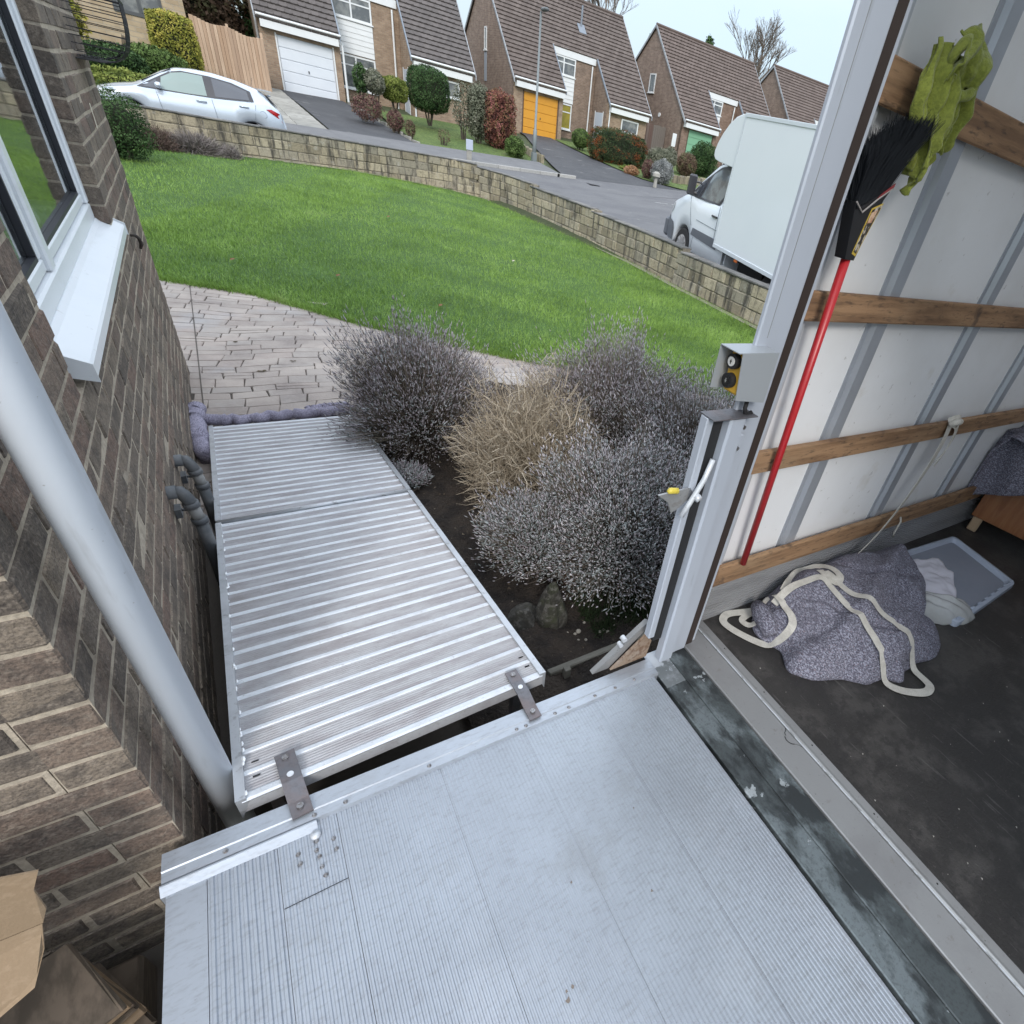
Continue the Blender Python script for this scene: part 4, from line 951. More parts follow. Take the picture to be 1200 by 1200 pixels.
def tkt(p): return tk((1.335+(p[0]-1.335)*.74, p[1], p[2]))
# towel thrown over the top rail
M_towel = mat('lime_towel', (.27,.31,.05), .95, var=[(110,.42,.6,(.17,.20,.03),.75),(9,.5,.7,(.36,.39,.09),.5),(16,.62,.72,(.16,.16,.05),.4)], bump=.003, bscale=260, sheen=.3)
tw = thing('towel', 'crumpled lime green towel hung over the top timber rail above the broom', 'towel', tk((1.44,.96,.25)))
def sheet(fn, nu, nv, th, nm, m, par, xf=None):
    xf = xf or tkt
    top = [[Vector(fn(i/nu, j/nv)) for i in range(nu+1)] for j in range(nv+1)]
    vs = []; fs = []
    for j in range(nv+1):
        for i in range(nu+1):
            a = top[j][min(i+1, nu)]-top[j][max(i-1, 0)]; b = top[min(j+1, nv)][i]-top[max(j-1, 0)][i]
            nrm = a.cross(b); nrm = nrm.normalized() if nrm.length > 1e-9 else Vector((0,-1,0))
            vs.append((top[j][i], nrm))
    g = MB(); P = [tuple(p) for p, _ in vs]+[tuple(p-n_*th) for p, n_ in vs]; K = len(vs); w_ = nu+1
    for j in range(nv):
        for i in range(nu):
            q = (j*w_+i, j*w_+i+1, (j+1)*w_+i+1, (j+1)*w_+i); fs += [q, tuple(K+x for x in q[::-1])]
    bd = [(i, i+1) for i in range(nu)]+[(j*w_+nu, (j+1)*w_+nu) for j in range(nv)]+[(nv*w_+i+1, nv*w_+i) for i in range(nu)]+[((j+1)*w_, j*w_) for j in range(nv)]
    fs += [(b, a, K+a, K+b) for a, b in bd]
    g.add([xf(p) for p in P] if xf else P, fs); return g.build(nm, m, par, smooth=True)
def drape(c0, c1, w0, w1, w2, z0, z1, T0, folds, ph, amp):
    def fn(u, v):
        z = z0+(z1-z0)*v+ (.018*math.sin(u*5+ph) if v > .8 else 0)*(v-.8)*5
        w_ = (w0+(w1-w0)*sm(v*2.2)) if v < .45 else w1+(w2-w1)*sm((v-.45)/.55)
        c = c0+(c1-c0)*v
        x = c+w_*(u-.5)
        f = amp*math.sin(folds*u*2*PI+ph+1.2*v)*(.5+.5*v)+amp*.6*math.sin(folds*2.3*u*2*PI+ph*2-v*3)
        return (x, T0-f-.012*math.sin(v*PI)+.012*nz3(u*4+ph, v*5), z+.006*nz3(u*6, v*4+ph))
    return fn
sheet(drape(1.405,1.455,.13,.22,.05,.325,.110,.972,1.3,.4,.020), 50, 50, .004, 'drape', M_towel, tw)
sheet(drape(1.48,1.575,.10,.15,.035,.330,.172,.958,1.0,2.2,.018), 40, 34, .004, 'drape', M_towel, tw)
sheet(drape(1.385,1.395,.11,.13,.05,.335,.170,.952,1.1,3.4,.016), 40, 34, .004, 'drape', M_towel, tw)
sheet(drape(1.445,1.47,.12,.14,.03,.31,.130,.938,.9,5.1,.017), 40, 40, .004, 'drape', M_towel, tw)
sheet(drape(1.50,1.475,.06,.06,.012,.17,.072,.955,.8,1.1,.014), 20, 24, .004, 'drape', M_towel, tw)
sheet(lambda u, v: (1.375+.15*u+.012*math.sin(v*7), .925+.022*math.cos((v-.5)*PI*1.2)*-1-.01*math.sin(u*6+v*3)+.012*nz3(u*4,v*4), .352-.085*v+.018*math.sin(u*PI)+.014*nz3(u*5,v*3,7)), 30, 24, .005, 'fold', M_towel, tw)
for (cx_, cz_, rx2, ph, T_) in ((1.43,.318,.040,.2,.925),(1.468,.292,.046,3.3,.918)):   # twisted folds on top
    g = MB(); pts = []; rr = []
    for i in range(40):
        a = i/39*PI*1.35+ph; pts.append(tkt((cx_+rx2*1.2*math.cos(a), T_+.008*math.sin(2*a), cz_+rx2*.75*math.sin(a)))); rr.append(.0085*(.4+.9*math.sin(PI*(i+1)/41)**.5)+.0035*nz3(i*.25, ph))
    g.tube(pts, rr, 12); g.build('fold', M_towel, tw, smooth=True)

# felt removal blanket
M_felt = mat('speckled_felt', (.12,.115,.15), .97, var=[(190,.46,.60,(.36,.37,.45),.85,(1,.45,1)),(230,.54,.62,(.035,.032,.05),.9,(.45,1,1)),(150,.62,.68,(.36,.24,.26),.6),(2.2,.5,.7,(.10,.095,.12),.5)], bump=.0025, bscale=300, detail=3)
def outline_r(poly, c, th):
    d = (math.cos(th), math.sin(th)); best = 0
    for (a, b) in zip(poly, poly[1:]+poly[:1]):
        ex, ey = b[0]-a[0], b[1]-a[1]; den = d[0]*ey-d[1]*ex
        if abs(den) < 1e-9: continue
        t = ((a[0]-c[0])*ey-(a[1]-c[1])*ex)/den; s_ = ((a[0]-c[0])*d[1]-(a[1]-c[1])*d[0])/den
        if t > 0 and -1e-6 <= s_ <= 1+1e-6: best = max(best, t)
    return best
def heap(nm, poly, c, hfun, m, par, z0=FZ, nr=46, na=150, xf=tk, edge=.012):
    R = [outline_r(poly, c, 2*PI*k/na) for k in range(na)]
    R = [(R[k-1]+2*R[k]+R[(k+1) % na])/4 for k in range(na)]
    vs = [(c[0], c[1], z0+hfun(c[0], c[1], 0))]; fs = []
    for i in range(1, nr+1):
        for k in range(na):
            t = (i/nr)**.8; a = 2*PI*k/na; x = c[0]+R[k]*t*math.cos(a); y = c[1]+R[k]*t*math.sin(a)
            vs.append((x, y, z0+hfun(x, y, t)))
    base = len(vs)
    for k in range(na):
        a = 2*PI*k/na; vs.append((c[0]+(R[k]-.006)*math.cos(a), c[1]+(R[k]-.006)*math.sin(a), z0+.001))
    for k in range(na): fs.append((0, 1+k, 1+(k+1) % na))
    for i in range(nr-1):
        for k in range(na): a = 1+i*na+k; b = 1+i*na+(k+1) % na; fs.append((a, a+na, b+na, b))
    for k in range(na): a = 1+(nr-1)*na+k; b = 1+(nr-1)*na+(k+1) % na; fs.append((a, base+k, base+(k+1) % na, b))
    g = MB(); g.add([xf(p) for p in vs], fs); return g.build(nm, m, par, smooth=True)
blk = thing('removal_blanket', 'folded speckled grey felt removal blanket heaped on the lorry floor', 'blanket', tk((2.0,.7,FZ)))
low = [(1.463,.88),(1.533,.936),(1.672,.913),(1.8,.751),(1.80,.70),(2.247,.521),(2.24,.45),(2.15,.40),(2.082,.423),(1.914,.437),(1.86,.40),(1.80,.455),(1.719,.461),(1.639,.535),(1.521,.576),(1.447,.653),(1.507,.747),(1.502,.846)]
low = [(1.45,.87),(1.50,.93),(1.60,.95),(1.75,.96),(2.1,.90),(2.32,.62),(2.31,.50),(2.22,.43),(2.12,.40),(2.02,.425),(1.90,.42),(1.85,.385),(1.80,.44),(1.70,.45),(1.62,.52),(1.50,.57),(1.43,.65),(1.49,.74),(1.46,.80)]
def hl(x, y, t): 
    f = abs(math.sin(x*11+5*y+3*nz3(x*3, y*3)))**.6
    return (.075+.03*f+.03*nz3(x*5, y*5, 1))*(1-t**5)+.014+.016*nz3(x*12, y*12, 2)*(1 if t < .98 else .3)+.012*(1-t)
heap('lower_fold', low, (1.86,.68), hl, M_felt, blk)
up = [(1.56,.93),(1.63,.985),(1.78,1.01),(2.08,1.02),(2.35,1.01),(2.62,.94),(2.56,.80),(2.50,.70),(2.33,.60),(2.13,.49),(1.93,.435),(1.82,.44),(1.70,.53),(1.60,.62),(1.66,.70),(1.60,.78),(1.555,.86)]
def hu(x, y, t):
    ridge = .035*math.exp(-((y-(.62+.35*(x-1.7)))/.05)**2)+.025*math.exp(-((x-1.72-.3*(y-.7))/.04)**2)
    return .12*(1-t**9)+.035+1.3*ridge*(1-t**4)-.030*math.exp(-(abs(math.sin(x*6+y*7+2*nz3(x*2,y*2)))/.16)**2)*(1-t**3)+.035*nz3(x*4, y*4, 5)+.012*nz3(x*13, y*13, 6)+.012*math.exp(-((t-.93)/.03)**2)
heap('upper_fold', up, (2.05,.76), hu, M_felt, blk)
g = MB()
rollp = [(1.45,.90),(1.49,.875),(1.54,.86)]
g.tube([tk((1.475,.80,FZ+.05)), tk((1.49,.84,FZ+.06)), tk((1.51,.90,FZ+.065)), tk((1.54,.95,FZ+.05))], [.03,.04,.042,.03], 14); g.build('rolled_corner', M_felt, blk, smooth=True)
# webbing straps
M_web = mat('cotton_webbing', (.60,.58,.53), .9, var=[(30,.45,.65,(.40,.38,.34),.6),(300,.45,.6,(.43,.41,.37),.6)], bump=.0008, bscale=400)
def blanket_h(x, y):
    h = 0
    for poly, c, f in ((low, (1.86,.68), hl), (up, (2.05,.76), hu)):
        dx_, dy_ = x-c[0], y-c[1]; r_ = math.hypot(dx_, dy_); R_ = outline_r(poly, c, math.atan2(dy_, dx_)) if r_ > 1e-6 else 1
        if r_ < R_: h = max(h, f(x, y, (r_/R_)))
    return h
def ribbon(nm, pts, w, m, par, lift=.006, twist=None, smoothn=8, follow=True, th=.0022):
    P = [Vector((p[0], p[1], (p[2] if len(p) > 2 else 0))) for p in pts]
    C_ = []
    for i in range(len(P)-1):
        p0, p1, p2, p3 = P[max(i-1, 0)], P[i], P[i+1], P[min(i+2, len(P)-1)]
        for k in range(smoothn):
            t = k/smoothn; C_.append(.5*((2*p1)+(p2-p0)*t+(2*p0-5*p1+4*p2-p3)*t*t+(3*p1-p0-3*p2+p3)*t**3))
    C_.append(P[-1]); vs = []; fs = []
    H = [0]*len(C_)
    if follow:
        H = [blanket_h(p.x, p.y) for p in C_]; 
        for _ in range(3): H = [max(H[i], (H[max(i-1,0)]+H[i]+H[min(i+1,len(H)-1)])/3) for i in range(len(H))]
    for i, p in enumerate(C_):
        d = (C_[min(i+1, len(C_)-1)]-C_[max(i-1, 0)]); d.z = 0 if follow else d.z; d.normalize()
        a = (twist[0]+(twist[1]-twist[0])*i/(len(C_)-1)) if twist else .12*nz3(i*.12, len(pts))
        up_ = Vector((0, 0, 1)) if follow else Vector((0, -1, 0))
        s_ = d.cross(up_); s_ = s_.normalized() if s_.length > 1e-6 else Vector((1,0,0)); n_ = s_.cross(d)
        sv = s_*math.cos(a)+n_*math.sin(a); nv = n_*math.cos(a)-s_*math.sin(a)
        q = Vector((p.x, p.y, FZ+H[i]+lift+abs(math.sin(a))*w*.5+p.z)) if follow else p
        vs += [tk(q-sv*w/2), tk(q+sv*w/2), tk(q+sv*w/2+nv*th), tk(q-sv*w/2+nv*th)]
        if i:
            b = 4*i; a_ = b-4; fs += [(a_, b, b+1, a_+1), (a_+1, b+1, b+2, a_+2), (a_+2, b+2, b+3, a_+3), (a_+3, b+3, b, a_)]
    fs += [(0,1,2,3), tuple(len(vs)-4+k for k in (3,2,1,0))]
    g = MB(); g.add(vs, fs); return g.build(nm, m, par, smooth=False)
sp = thing('webbing_strap', 'long off white cotton strap looped over the grey felt blanket', 'strap', tk((1.8,.75,FZ+.12)))
ribbon('strap_run', [(1.634,.918),(1.70,.95),(1.80,.985),(1.90,.965),(1.92,.90),(1.90,.848),(1.85,.825),(1.835,.87),(1.85,.92)], .034, M_web, sp)
ribbon('strap_run', [(1.575,.901),(1.66,.905),(1.76,.875),(1.80,.80),(1.80,.70),(1.795,.60),(1.785,.50),(1.785,.42),(1.82,.365),(1.90,.318),(1.955,.328),(1.965,.39),(1.965,.486),(1.92,.60),(1.885,.70),(1.86,.80),(1.865,.90)], .034, M_web, sp)
ribbon('strap_run', [(1.60,.93),(1.59,.87),(1.575,.80),(1.53,.765),(1.46,.785),(1.40,.87),(1.37,.96),(1.415,.995),(1.50,.975),(1.60,.95)], .034, M_web, sp)
ribbon('strap_run', [(1.60,.945),(1.52,.955),(1.455,.94),(1.47,.895),(1.53,.86)], .028, M_web, sp)
s2 = thing('webbing_strap', 'off white cotton strap knotted on the third timber rail and hanging to the blanket', 'strap', tk((2.55,1.0,-.75)))
ribbon('strap_run', [(2.53,.998,-.70),(2.52,.985,-.80),(2.50,.98,-.93),(2.44,.975,-1.10),(2.33,.965,-1.26),(2.20,.955,-1.36),(2.12,.94,-1.375)], .042, M_web, s2, follow=False, twist=(.0,.35))
ribbon('strap_run', [(2.53,.998,-.70),(2.585,.990,-.72),(2.61,.985,-.79),(2.585,.985,-.87),(2.545,.985,-.90)], .042, M_web, s2, follow=False, twist=(.1,.5))
ribbon('strap_run', [(2.50,1.0,-.695),(2.54,.985,-.675),(2.585,.99,-.70),(2.60,.985,-.84),(2.57,.985,-.93)], .032, M_web, s2, follow=False, twist=(.6,.2))
g = MB(); g.tube([tk((2.50,.99,-.705)), tk((2.525,.978,-.69)), tk((2.56,.978,-.69)), tk((2.585,.99,-.705))], [.010,.016,.016,.010], 10); g.build('knot', M_web, s2, smooth=True)
g = MB(); g.tube([tk((2.56,1.0,-1.24)), tk((2.555,.985,-1.26)), tk((2.55,.985,-1.33)), tk((2.565,.985,-1.36))], .005, 6); g.build('rope_end', M_web, s2, smooth=True)

# clear plastic box lid, paper, bag
M_clear = mat('clear_plastic', (.62,.68,.82), .25, alpha=.42, var=[(4,.45,.7,(.5,.56,.7),.5)])
lid = thing('storage_lid', 'clear bluish plastic storage box lid lying on the lorry floor', 'box lid', tk((2.82,.72,FZ)))
cn = [(2.42,.47),(3.13,.50),(3.22,.92),(2.50,.96)]
def rounded(c, r, n=6):
    out_ = []; K = len(c)
    for i in range(K):
        p, a, b = Vector(c[i]), Vector(c[i-1]), Vector(c[(i+1) % K]); da = (a-p).normalized()*r; db = (b-p).normalized()*r
        for k in range(n+1):
            t = k/n; out_.append((p+da*(1-t)**2+db*t**2))
    return out_
o_ = rounded(cn, .04); ctr = Vector((2.82,.715))
def ring(off, z): return [tk(((p+(ctr-p).normalized()*off).x, (p+(ctr-p).normalized()*off).y, z)) for p in o_]
R_ = [ring(-.004, FZ+.004), ring(0, FZ+.030), ring(.012, FZ+.034), ring(.03, FZ+.034), ring(.04, FZ+.02), ring(.05, FZ+.012)]
g = MB(); K = len(o_); vs = [p for r_ in R_ for p in r_]; fs = [(i*K+k, i*K+(k+1) % K, (i+1)*K+(k+1) % K, (i+1)*K+k) for i in range(len(R_)-1) for k in range(K)]
g.add(vs, fs); g.build('rim', mat('clear_rim', (.55,.62,.75), .25, alpha=.7), lid, smooth=False)
g = MB(); g.add(ring(.05, FZ+.012), [tuple(range(K))]); g.build('lid_panel', M_clear, lid)
g = MB()
for k in range(9):
    a = k/9; p = Vector(cn[0]).lerp(Vector(cn[1]), a+.04); g.cbox((p.x, p.y+.012, FZ+.034), (p.x+.035, p.y+.026, FZ+.039), .002, xf=tk)
g.build('rim_rib', mat('clear_rim', (.5,.56,.68), .3), lid)
pp = MB()
M_paper = mat('white_paper', (.62,.61,.68), .8, bump=.002, bscale=25)
pts_ = [(2.30,1.0),(2.55,.93),(2.75,.83),(2.82,.85),(2.86,.80),(2.78,.70),(2.62,.58),(2.52,.56),(2.42,.68),(2.33,.84)]
pt = thing('crumpled_paper', 'crumpled white paper lying over the plastic lid beside the blanket', 'paper', tk((2.6,.75,FZ)))
heap('paper_sheet', pts_, (2.58,.76), lambda x, y, t: .050+.018*nz3(x*11, y*11)+.01*nz3(x*25, y*25, 3)-.012*t**3, M_paper, pt, nr=18, na=60)
M_bag = mat('plastic_bag', (.56,.57,.56), .22, alpha=.72, var=[(6,.5,.66,(.7,.72,.74),.7)], bump=.006, bscale=18, spec=.8)
bgp = [(2.25,.80),(2.36,.74),(2.50,.66),(2.60,.58),(2.66,.50),(2.62,.46),(2.52,.455),(2.40,.50),(2.28,.58),(2.20,.66)]
bag = thing('plastic_bag', 'crumpled translucent white plastic bag between the blanket and the lid', 'plastic bag', tk((2.45,.6,FZ)))
heap('bag_film', bgp, (2.44,.60), lambda x, y, t: (.075*(1-t**3)+.012*nz3(x*18, y*18)+.01*abs(math.sin((x+y*.8)*45))), M_bag, bag, nr=26, na=80)

# pine chest with a felt blanket over it
M_pine = mat('stained_pine', (.30,.125,.05), .4, var=[(3,.42,.62,(.2,.075,.028),.8,(5,5,.6)),(14,.5,.66,(.36,.17,.075),.6,(3,3,.4)),(5,.68,.72,(.08,.03,.015),.9)], coat=.15)
ch = thing('pine_chest', 'reddish stained pine chest at the right edge of the lorry floor', 'chest', tk((3.6,.6,FZ)))
def tilt(p):       # chest turned a little on the floor
    a = math.radians(12); x, y = p[0]-3.45, p[1]-.97; return tk((3.45+x*math.cos(a)-y*math.sin(a), .97+x*math.sin(a)+y*math.cos(a), p[2]))
g = MB(); g.cbox((3.45,.05,FZ+.10), (3.475,.97,FZ+.62), .004, xf=tilt); g.build('side_board', M_pine, ch)
g = MB(); g.cbox((3.476,.95,FZ+.10), (4.1,.97,FZ+.62), .004, xf=tilt); g.build('back_board', M_pine, ch)
g = MB(); g.cbox((3.476,.05,FZ+.10), (4.1,.07,FZ+.62), .004, xf=tilt); g.build('front_board', M_pine, ch)
g = MB(); g.cbox((3.43,.03,FZ+.622), (4.12,.985,FZ+.645), .006, xf=tilt); g.build('top_board', M_pine, ch)
for x0, y0 in ((3.46,.90),(3.46,.08),(4.03,.90),(4.03,.08)):
    g = MB(); g.cbox((x0,y0,FZ), (x0+.05,y0+.055,FZ+.099), .006, xf=tilt); g.build('foot', mat('pale_foot', (.42,.30,.19), .6), ch)
bk2 = thing('removal_blanket', 'dark speckled felt blanket draped over the back corner of the pine chest', 'blanket', tk((3.55,.95,FZ+.65)))
def dr(u, v):
    # hangs down the side facing the wall end, over the top edge
    x = 3.30+.9*u; 
    if v < .45: t = v/.45; return (x+.02*nz3(u*5,1), .42+.56*t, FZ+.665+.02*nz3(u*6, t*4)+.02*math.sin(u*9))
    t = (v-.45)/.55; return (x+.03*t+.02*nz3(u*5,1), .98+.045*sm(t*3)+.02*math.sin(u*14+t), FZ+.665-.44*t+.02*nz3(u*6,2))
sheet(dr, 40, 40, .012, 'draped_felt', M_felt, bk2, tk)
def dr2(u, v):
    y = .60+.44*u; 
    if v < .3: return (3.70-.30*(v/.3), y, FZ+.672+.02*nz3(u*6, v*9)+.012*math.sin(u*11))
    t = (v-.3)/.7; return (3.40-.035*sm(t*3)-.02*math.sin(u*12+t*2), y+.02*t, FZ+.672-(.20+.26*u)*t)
sheet(dr2, 30, 34, .012, 'draped_felt', M_felt, bk2, tk)

# ================================================================== THE BED BESIDE THE RAMP
M_stem = mat('lavender_stem', None, .9, tone=[(.07,.055,.045),(.15,.12,.10),(.25,.21,.17),(.19,.18,.14)])
M_head = mat('lavender_head', None, .95, tone=[(.15,.13,.135),(.28,.25,.27),(.38,.34,.37),(.32,.325,.34),(.52,.48,.49)])
M_leafg = mat('lavender_leaf', None, .9, tone=[(.10,.115,.11),(.20,.225,.22),(.31,.335,.34),(.42,.445,.455)])
def ribbons(A, B, C, w):
    """three-point ribbons with two crossing blades"""
    n = len(A); d = B-A; ref = rng.normal(size=(n, 3)); s_ = np.cross(d, ref); s_ /= np.linalg.norm(s_, axis=1)[:, None]+1e-9; s_ *= (w/2)[:, None] if np.ndim(w) else w/2
    V = np.stack([A-s_, A+s_, B+s_, B-s_, C+s_*.5, C-s_*.5], 1).reshape(-1, 3); q = np.arange(n)[:, None]*6
    return V, np.concatenate([q+[0,1,2,3], q+[3,2,4,5]])
def spikes(base, dirs, ln, w):
    """small four-sided spindles: flower heads or leaf tufts"""
    n = len(base); ref = rng.normal(size=(n, 3)); s1 = np.cross(dirs, ref); s1 /= np.linalg.norm(s1, axis=1)[:, None]+1e-9; s2_ = np.cross(dirs, s1)
    m_ = base+dirs*(ln*.4)[:, None]; t_ = base+dirs*ln[:, None]; w = (w/2)[:, None] if np.ndim(w) else w/2
    V = np.stack([base, m_+s1*w, m_+s2_*w, m_-s1*w, m_-s2_*w, t_], 1).reshape(-1, 3); q = np.arange(n)[:, None]*6
    F = np.concatenate([q+f for f in ([0,2,1],[0,3,2],[0,4,3],[0,1,4],[5,1,2],[5,2,3],[5,3,4],[5,4,1])]); return V, F
def lavender(c, R, H, n, label, head_len=.035, hw=.0065, leafy=0, lean=(0,0), zb=-1.93, cols=(.2,.8)):
    t_ = thing('lavender_bush', label, 'lavender bush', (c[0], c[1], zb))
    az = rng.uniform(0, 2*PI, n); el = np.arccos(rng.uniform(.0, 1, n)**.8)
    lump = np.array([1+.30*noise.noise(Vector((math.cos(a)*2+c[0]*9, math.sin(a)*2, e*2)))+.24*noise.noise(Vector((math.cos(a)*math.sin(e)*5+c[0]*9, math.sin(a)*math.sin(e)*5, math.cos(e)*5))) for a, e in zip(az, el)])
    rad = (rng.uniform(.62, 1.0, n)+.16*rng.random(n)**4)*lump
    tip = np.stack([np.sin(el)*np.cos(az)*R*rad+lean[0]*np.cos(el), np.sin(el)*np.sin(az)*R*rad+lean[1]*np.cos(el), .06+np.cos(el)**.8*(H-.06)*rad], 1)
    tip[:, 2] += .05*H*rng.normal(0, 1, n)*(np.cos(el)+.2); tip[:, 2] = np.maximum(tip[:, 2], .02)
    base = np.stack([tip[:, 0]*.18+rng.normal(0, .03, n), tip[:, 1]*.18+rng.normal(0, .03, n), np.full(n, 0.0)], 1)
    mid = base+(tip-base)*.55+np.stack([np.zeros(n), np.zeros(n), .07*H+np.zeros(n)], 1)+rng.normal(0, .008, (n, 3))
    o3 = np.array([c[0], c[1], zb]); A, B, C_ = base+o3, mid+o3, tip+o3
    V, F = ribbons(A, B, C_, .0026); npmesh('stems', V, F, M_stem, t_, tone=np.tile(rng.uniform(0, 1, n), 2), kind='stuff')
    dirs = (C_-B); dirs /= np.linalg.norm(dirs, axis=1)[:, None]; dirs[:, 2] += .45; dirs += rng.normal(0, .28, (n, 3)); dirs /= np.linalg.norm(dirs, axis=1)[:, None]
    ln = head_len*rng.uniform(.6, 1.4, n); V, F = spikes(C_-dirs*.005, dirs, ln, hw*rng.uniform(.7, 1.3, n))
    npmesh('flower_spikes', V, F, M_head, t_, tone=np.tile(np.clip(rng.uniform(cols[0], cols[1], n)+.15*(lump-1)*5, 0, 1), 8), kind='stuff')
    if leafy:
        k = leafy; i = rng.integers(0, n, k); f = rng.uniform(.45, 1, k)[:, None]; P0 = B[i]*(1-f)+C_[i]*f+rng.normal(0, .012, (k, 3)); P0[:, 2] = np.maximum(P0[:, 2], zb+.015)
        dd = dirs[i]+rng.normal(0, .7, (k, 3)); dd /= np.linalg.norm(dd, axis=1)[:, None]; V, F = spikes(P0, dd, rng.uniform(.018, .042, k), .0065*rng.uniform(.7, 1.4, k))
        npmesh('leaves', V, F, M_leafg, t_, tone=np.tile(rng.uniform(0, 1, k), 8), kind='stuff')
    return t_
lavender((.93,3.58), .54, .76, 8500, 'round grey lavender bush standing beside the far end of the ramp', leafy=3000, cols=(.15,.75))
lavender((2.15,3.0), .72, .88, 11000, 'tall purple grey lavender bush behind the others next to the lawn path', leafy=4000, cols=(.1,.75))
lavender((2.40,2.22), .72, .82, 11000, 'wide silver grey lavender bush partly behind the lift column', leafy=9000, cols=(.35,1))
lavender((1.58,1.88), .56, .66, 12000, 'bushy blue silver lavender in front near the terracotta pot', leafy=16000, cols=(.3,1), head_len=.028, hw=.008)
lavender((1.14,2.08), .36, .36, 3600, 'small low lavender tuft leaning over the soil by the rock', leafy=4500, cols=(.3,.9), head_len=.026)
lavender((.66,3.02), .15, .12, 500, 'tiny trailing lavender tuft against the ramp edge', leafy=900, cols=(.1,.5))
# dry twiggy bush
M_twig = mat('dry_twigs', None, .85, tone=[(.17,.135,.095),(.34,.28,.205),(.50,.43,.33),(.28,.23,.17),(.62,.55,.44)])
tb_ = thing('dry_bush', 'domed beige bush of bare dry twigs between the lavenders', 'bush', (1.40,2.78,-1.93))
n = 9000; az = rng.uniform(0, 2*PI, n); el = np.arccos(rng.uniform(-.05, 1, n)); rad = rng.uniform(.45, 1.0, n)*np.array([1+.35*noise.noise(Vector((math.cos(q)*2.2, math.sin(q)*2.2, w_*2.2))) for q, w_ in zip(az, el)])
sp_ = np.stack([np.sin(el)*np.cos(az)*.53*rad, np.sin(el)*np.sin(az)*.50*rad, .08+np.cos(el)*.70*rad], 1); sp_[:, 2] = np.maximum(sp_[:, 2], .01)
out_ = sp_/np.linalg.norm(sp_, axis=1)[:, None]; ln = rng.uniform(.06, .16, n)[:, None]
dd = out_*1.1+rng.normal(0, .6, (n, 3)); dd /= np.linalg.norm(dd, axis=1)[:, None]
o3 = np.array([1.40,2.78,-1.93]); A = sp_+o3-dd*ln*.5; C_ = sp_+o3+dd*ln*.5+rng.normal(0, .01, (n, 3)); B = (A+C_)/2+rng.normal(0, .008, (n, 3))
A[:, 2] = np.maximum(A[:, 2], -1.92); C_[:, 2] = np.maximum(C_[:, 2], -1.92)
V, F = ribbons(A, B, C_, .0033*rng.uniform(.6, 1.3, n)); npmesh('outer_twigs', V, F, M_twig, tb_, tone=np.tile(rng.uniform(0, 1, n), 2), kind='stuff')
n = 500; i = rng.integers(0, len(A), n); A0 = np.tile(o3, (n, 1))+rng.normal(0, .04, (n, 3))*[1,1,0]; V, F = ribbons(A0, (A0+A[i])/2+rng.normal(0, .02, (n, 3)), A[i], .006); npmesh('inner_twigs_and_shade', V, F, M_twig, tb_, tone=np.tile(rng.uniform(0, .5, n), 2), kind='stuff')
# rock, pot, edging, litter
def rockmesh(nm, c, sz, seed, m, cat, label, rot=0, pw=1.0):
    g = MB(); nu, nv = 26, 18
    vs = []; fs = []
    for j in range(nv+1):
        for i in range(nu):
            th = PI*j/nv; ph = 2*PI*i/nu; d = Vector((math.sin(th)*math.cos(ph), math.sin(th)*math.sin(ph), math.cos(th)))
            dd_ = Vector([math.copysign(abs(q)**pw, q) for q in d])
            k = 1+.22*noise.noise(d*1.3+Vector((seed, 0, 0)))+.10*noise.noise(d*3.5+Vector((seed, 3, 0)))+.03*noise.noise(d*11+Vector((seed, 3, 0)))
            x, y, z = dd_.x*sz[0]*k, dd_.y*sz[1]*k, dd_.z*sz[2]*k
            x, y = x*math.cos(rot)-y*math.sin(rot), x*math.sin(rot)+y*math.cos(rot); tp = 1-(.8 if sz[2] > .2 else .45)*max(0, z/sz[2])
            vs.append((c[0]+x*tp, c[1]+y*tp, c[2]+z))
    for j in range(nv):
        for i in range(nu): fs.append((j*nu+i, (j+1)*nu+i, (j+1)*nu+(i+1) % nu, j*nu+(i+1) % nu))
    g.add(vs, fs); o = g.build(nm, m, origin=c); return tag(o, label, cat)
M_rock = mat('mossy_rock', (.03,.028,.024), .92, var=[(7,.45,.62,(.035,.042,.018),.85),(40,.5,.64,(.13,.125,.115),.7),(3,.5,.6,(.07,.065,.055),.6)], bump=.012, bscale=35)
rockmesh('rock', (.955,1.60,-1.87), (.07,.08,.22), 2.0, M_rock, 'rock', 'tall pointed mossy grey rock standing in the soil by the pot', .4, .8)
rockmesh('rock', (.84,1.66,-1.91), (.09,.07,.07), 9.0, M_rock, 'rock', 'low dark rock leaning against the foot of the pointed rock', .9, .7)
g = MB(); g.tube([(1.17,1.80,-1.93),(1.17,1.80,-1.79)], [.038,.052], 24); 
pot = thing('flower_pot', 'small terracotta pot half hidden under the blue silver lavender', 'flower pot', (1.17,1.80,-1.93)); M_terra = mat('terracotta', (.07,.045,.03), .85, var=[(12,.45,.65,(.12,.07,.045),.7)])
g.build('pot_body', M_terra, pot, smooth=True); g = MB(); g.tube([(1.17,1.80,-1.80),(1.17,1.80,-1.765)], [.056,.059], 24); g.build('rim', M_terra, pot)
te = thing('timber_edging', 'weathered grey timber edging board between the bed and the lift platform', 'edging board', (1.0,1.30,-1.95))
g = MB(); g.cbox((.80,1.285,-2.0), (1.35,1.315,-1.90), .004, jit=.002); g.build('board', mat('grey_timber', (.19,.18,.155), .9, var=[(5,.45,.62,(.1,.095,.08),.8,(.4,4,4))], bump=.001, bscale=90), te)
g = MB(); g.cbox((.86,1.255,-2.0), (.89,1.283,-1.88), .003); g.build('peg', MATS['grey_timber'], te)
g = MB()
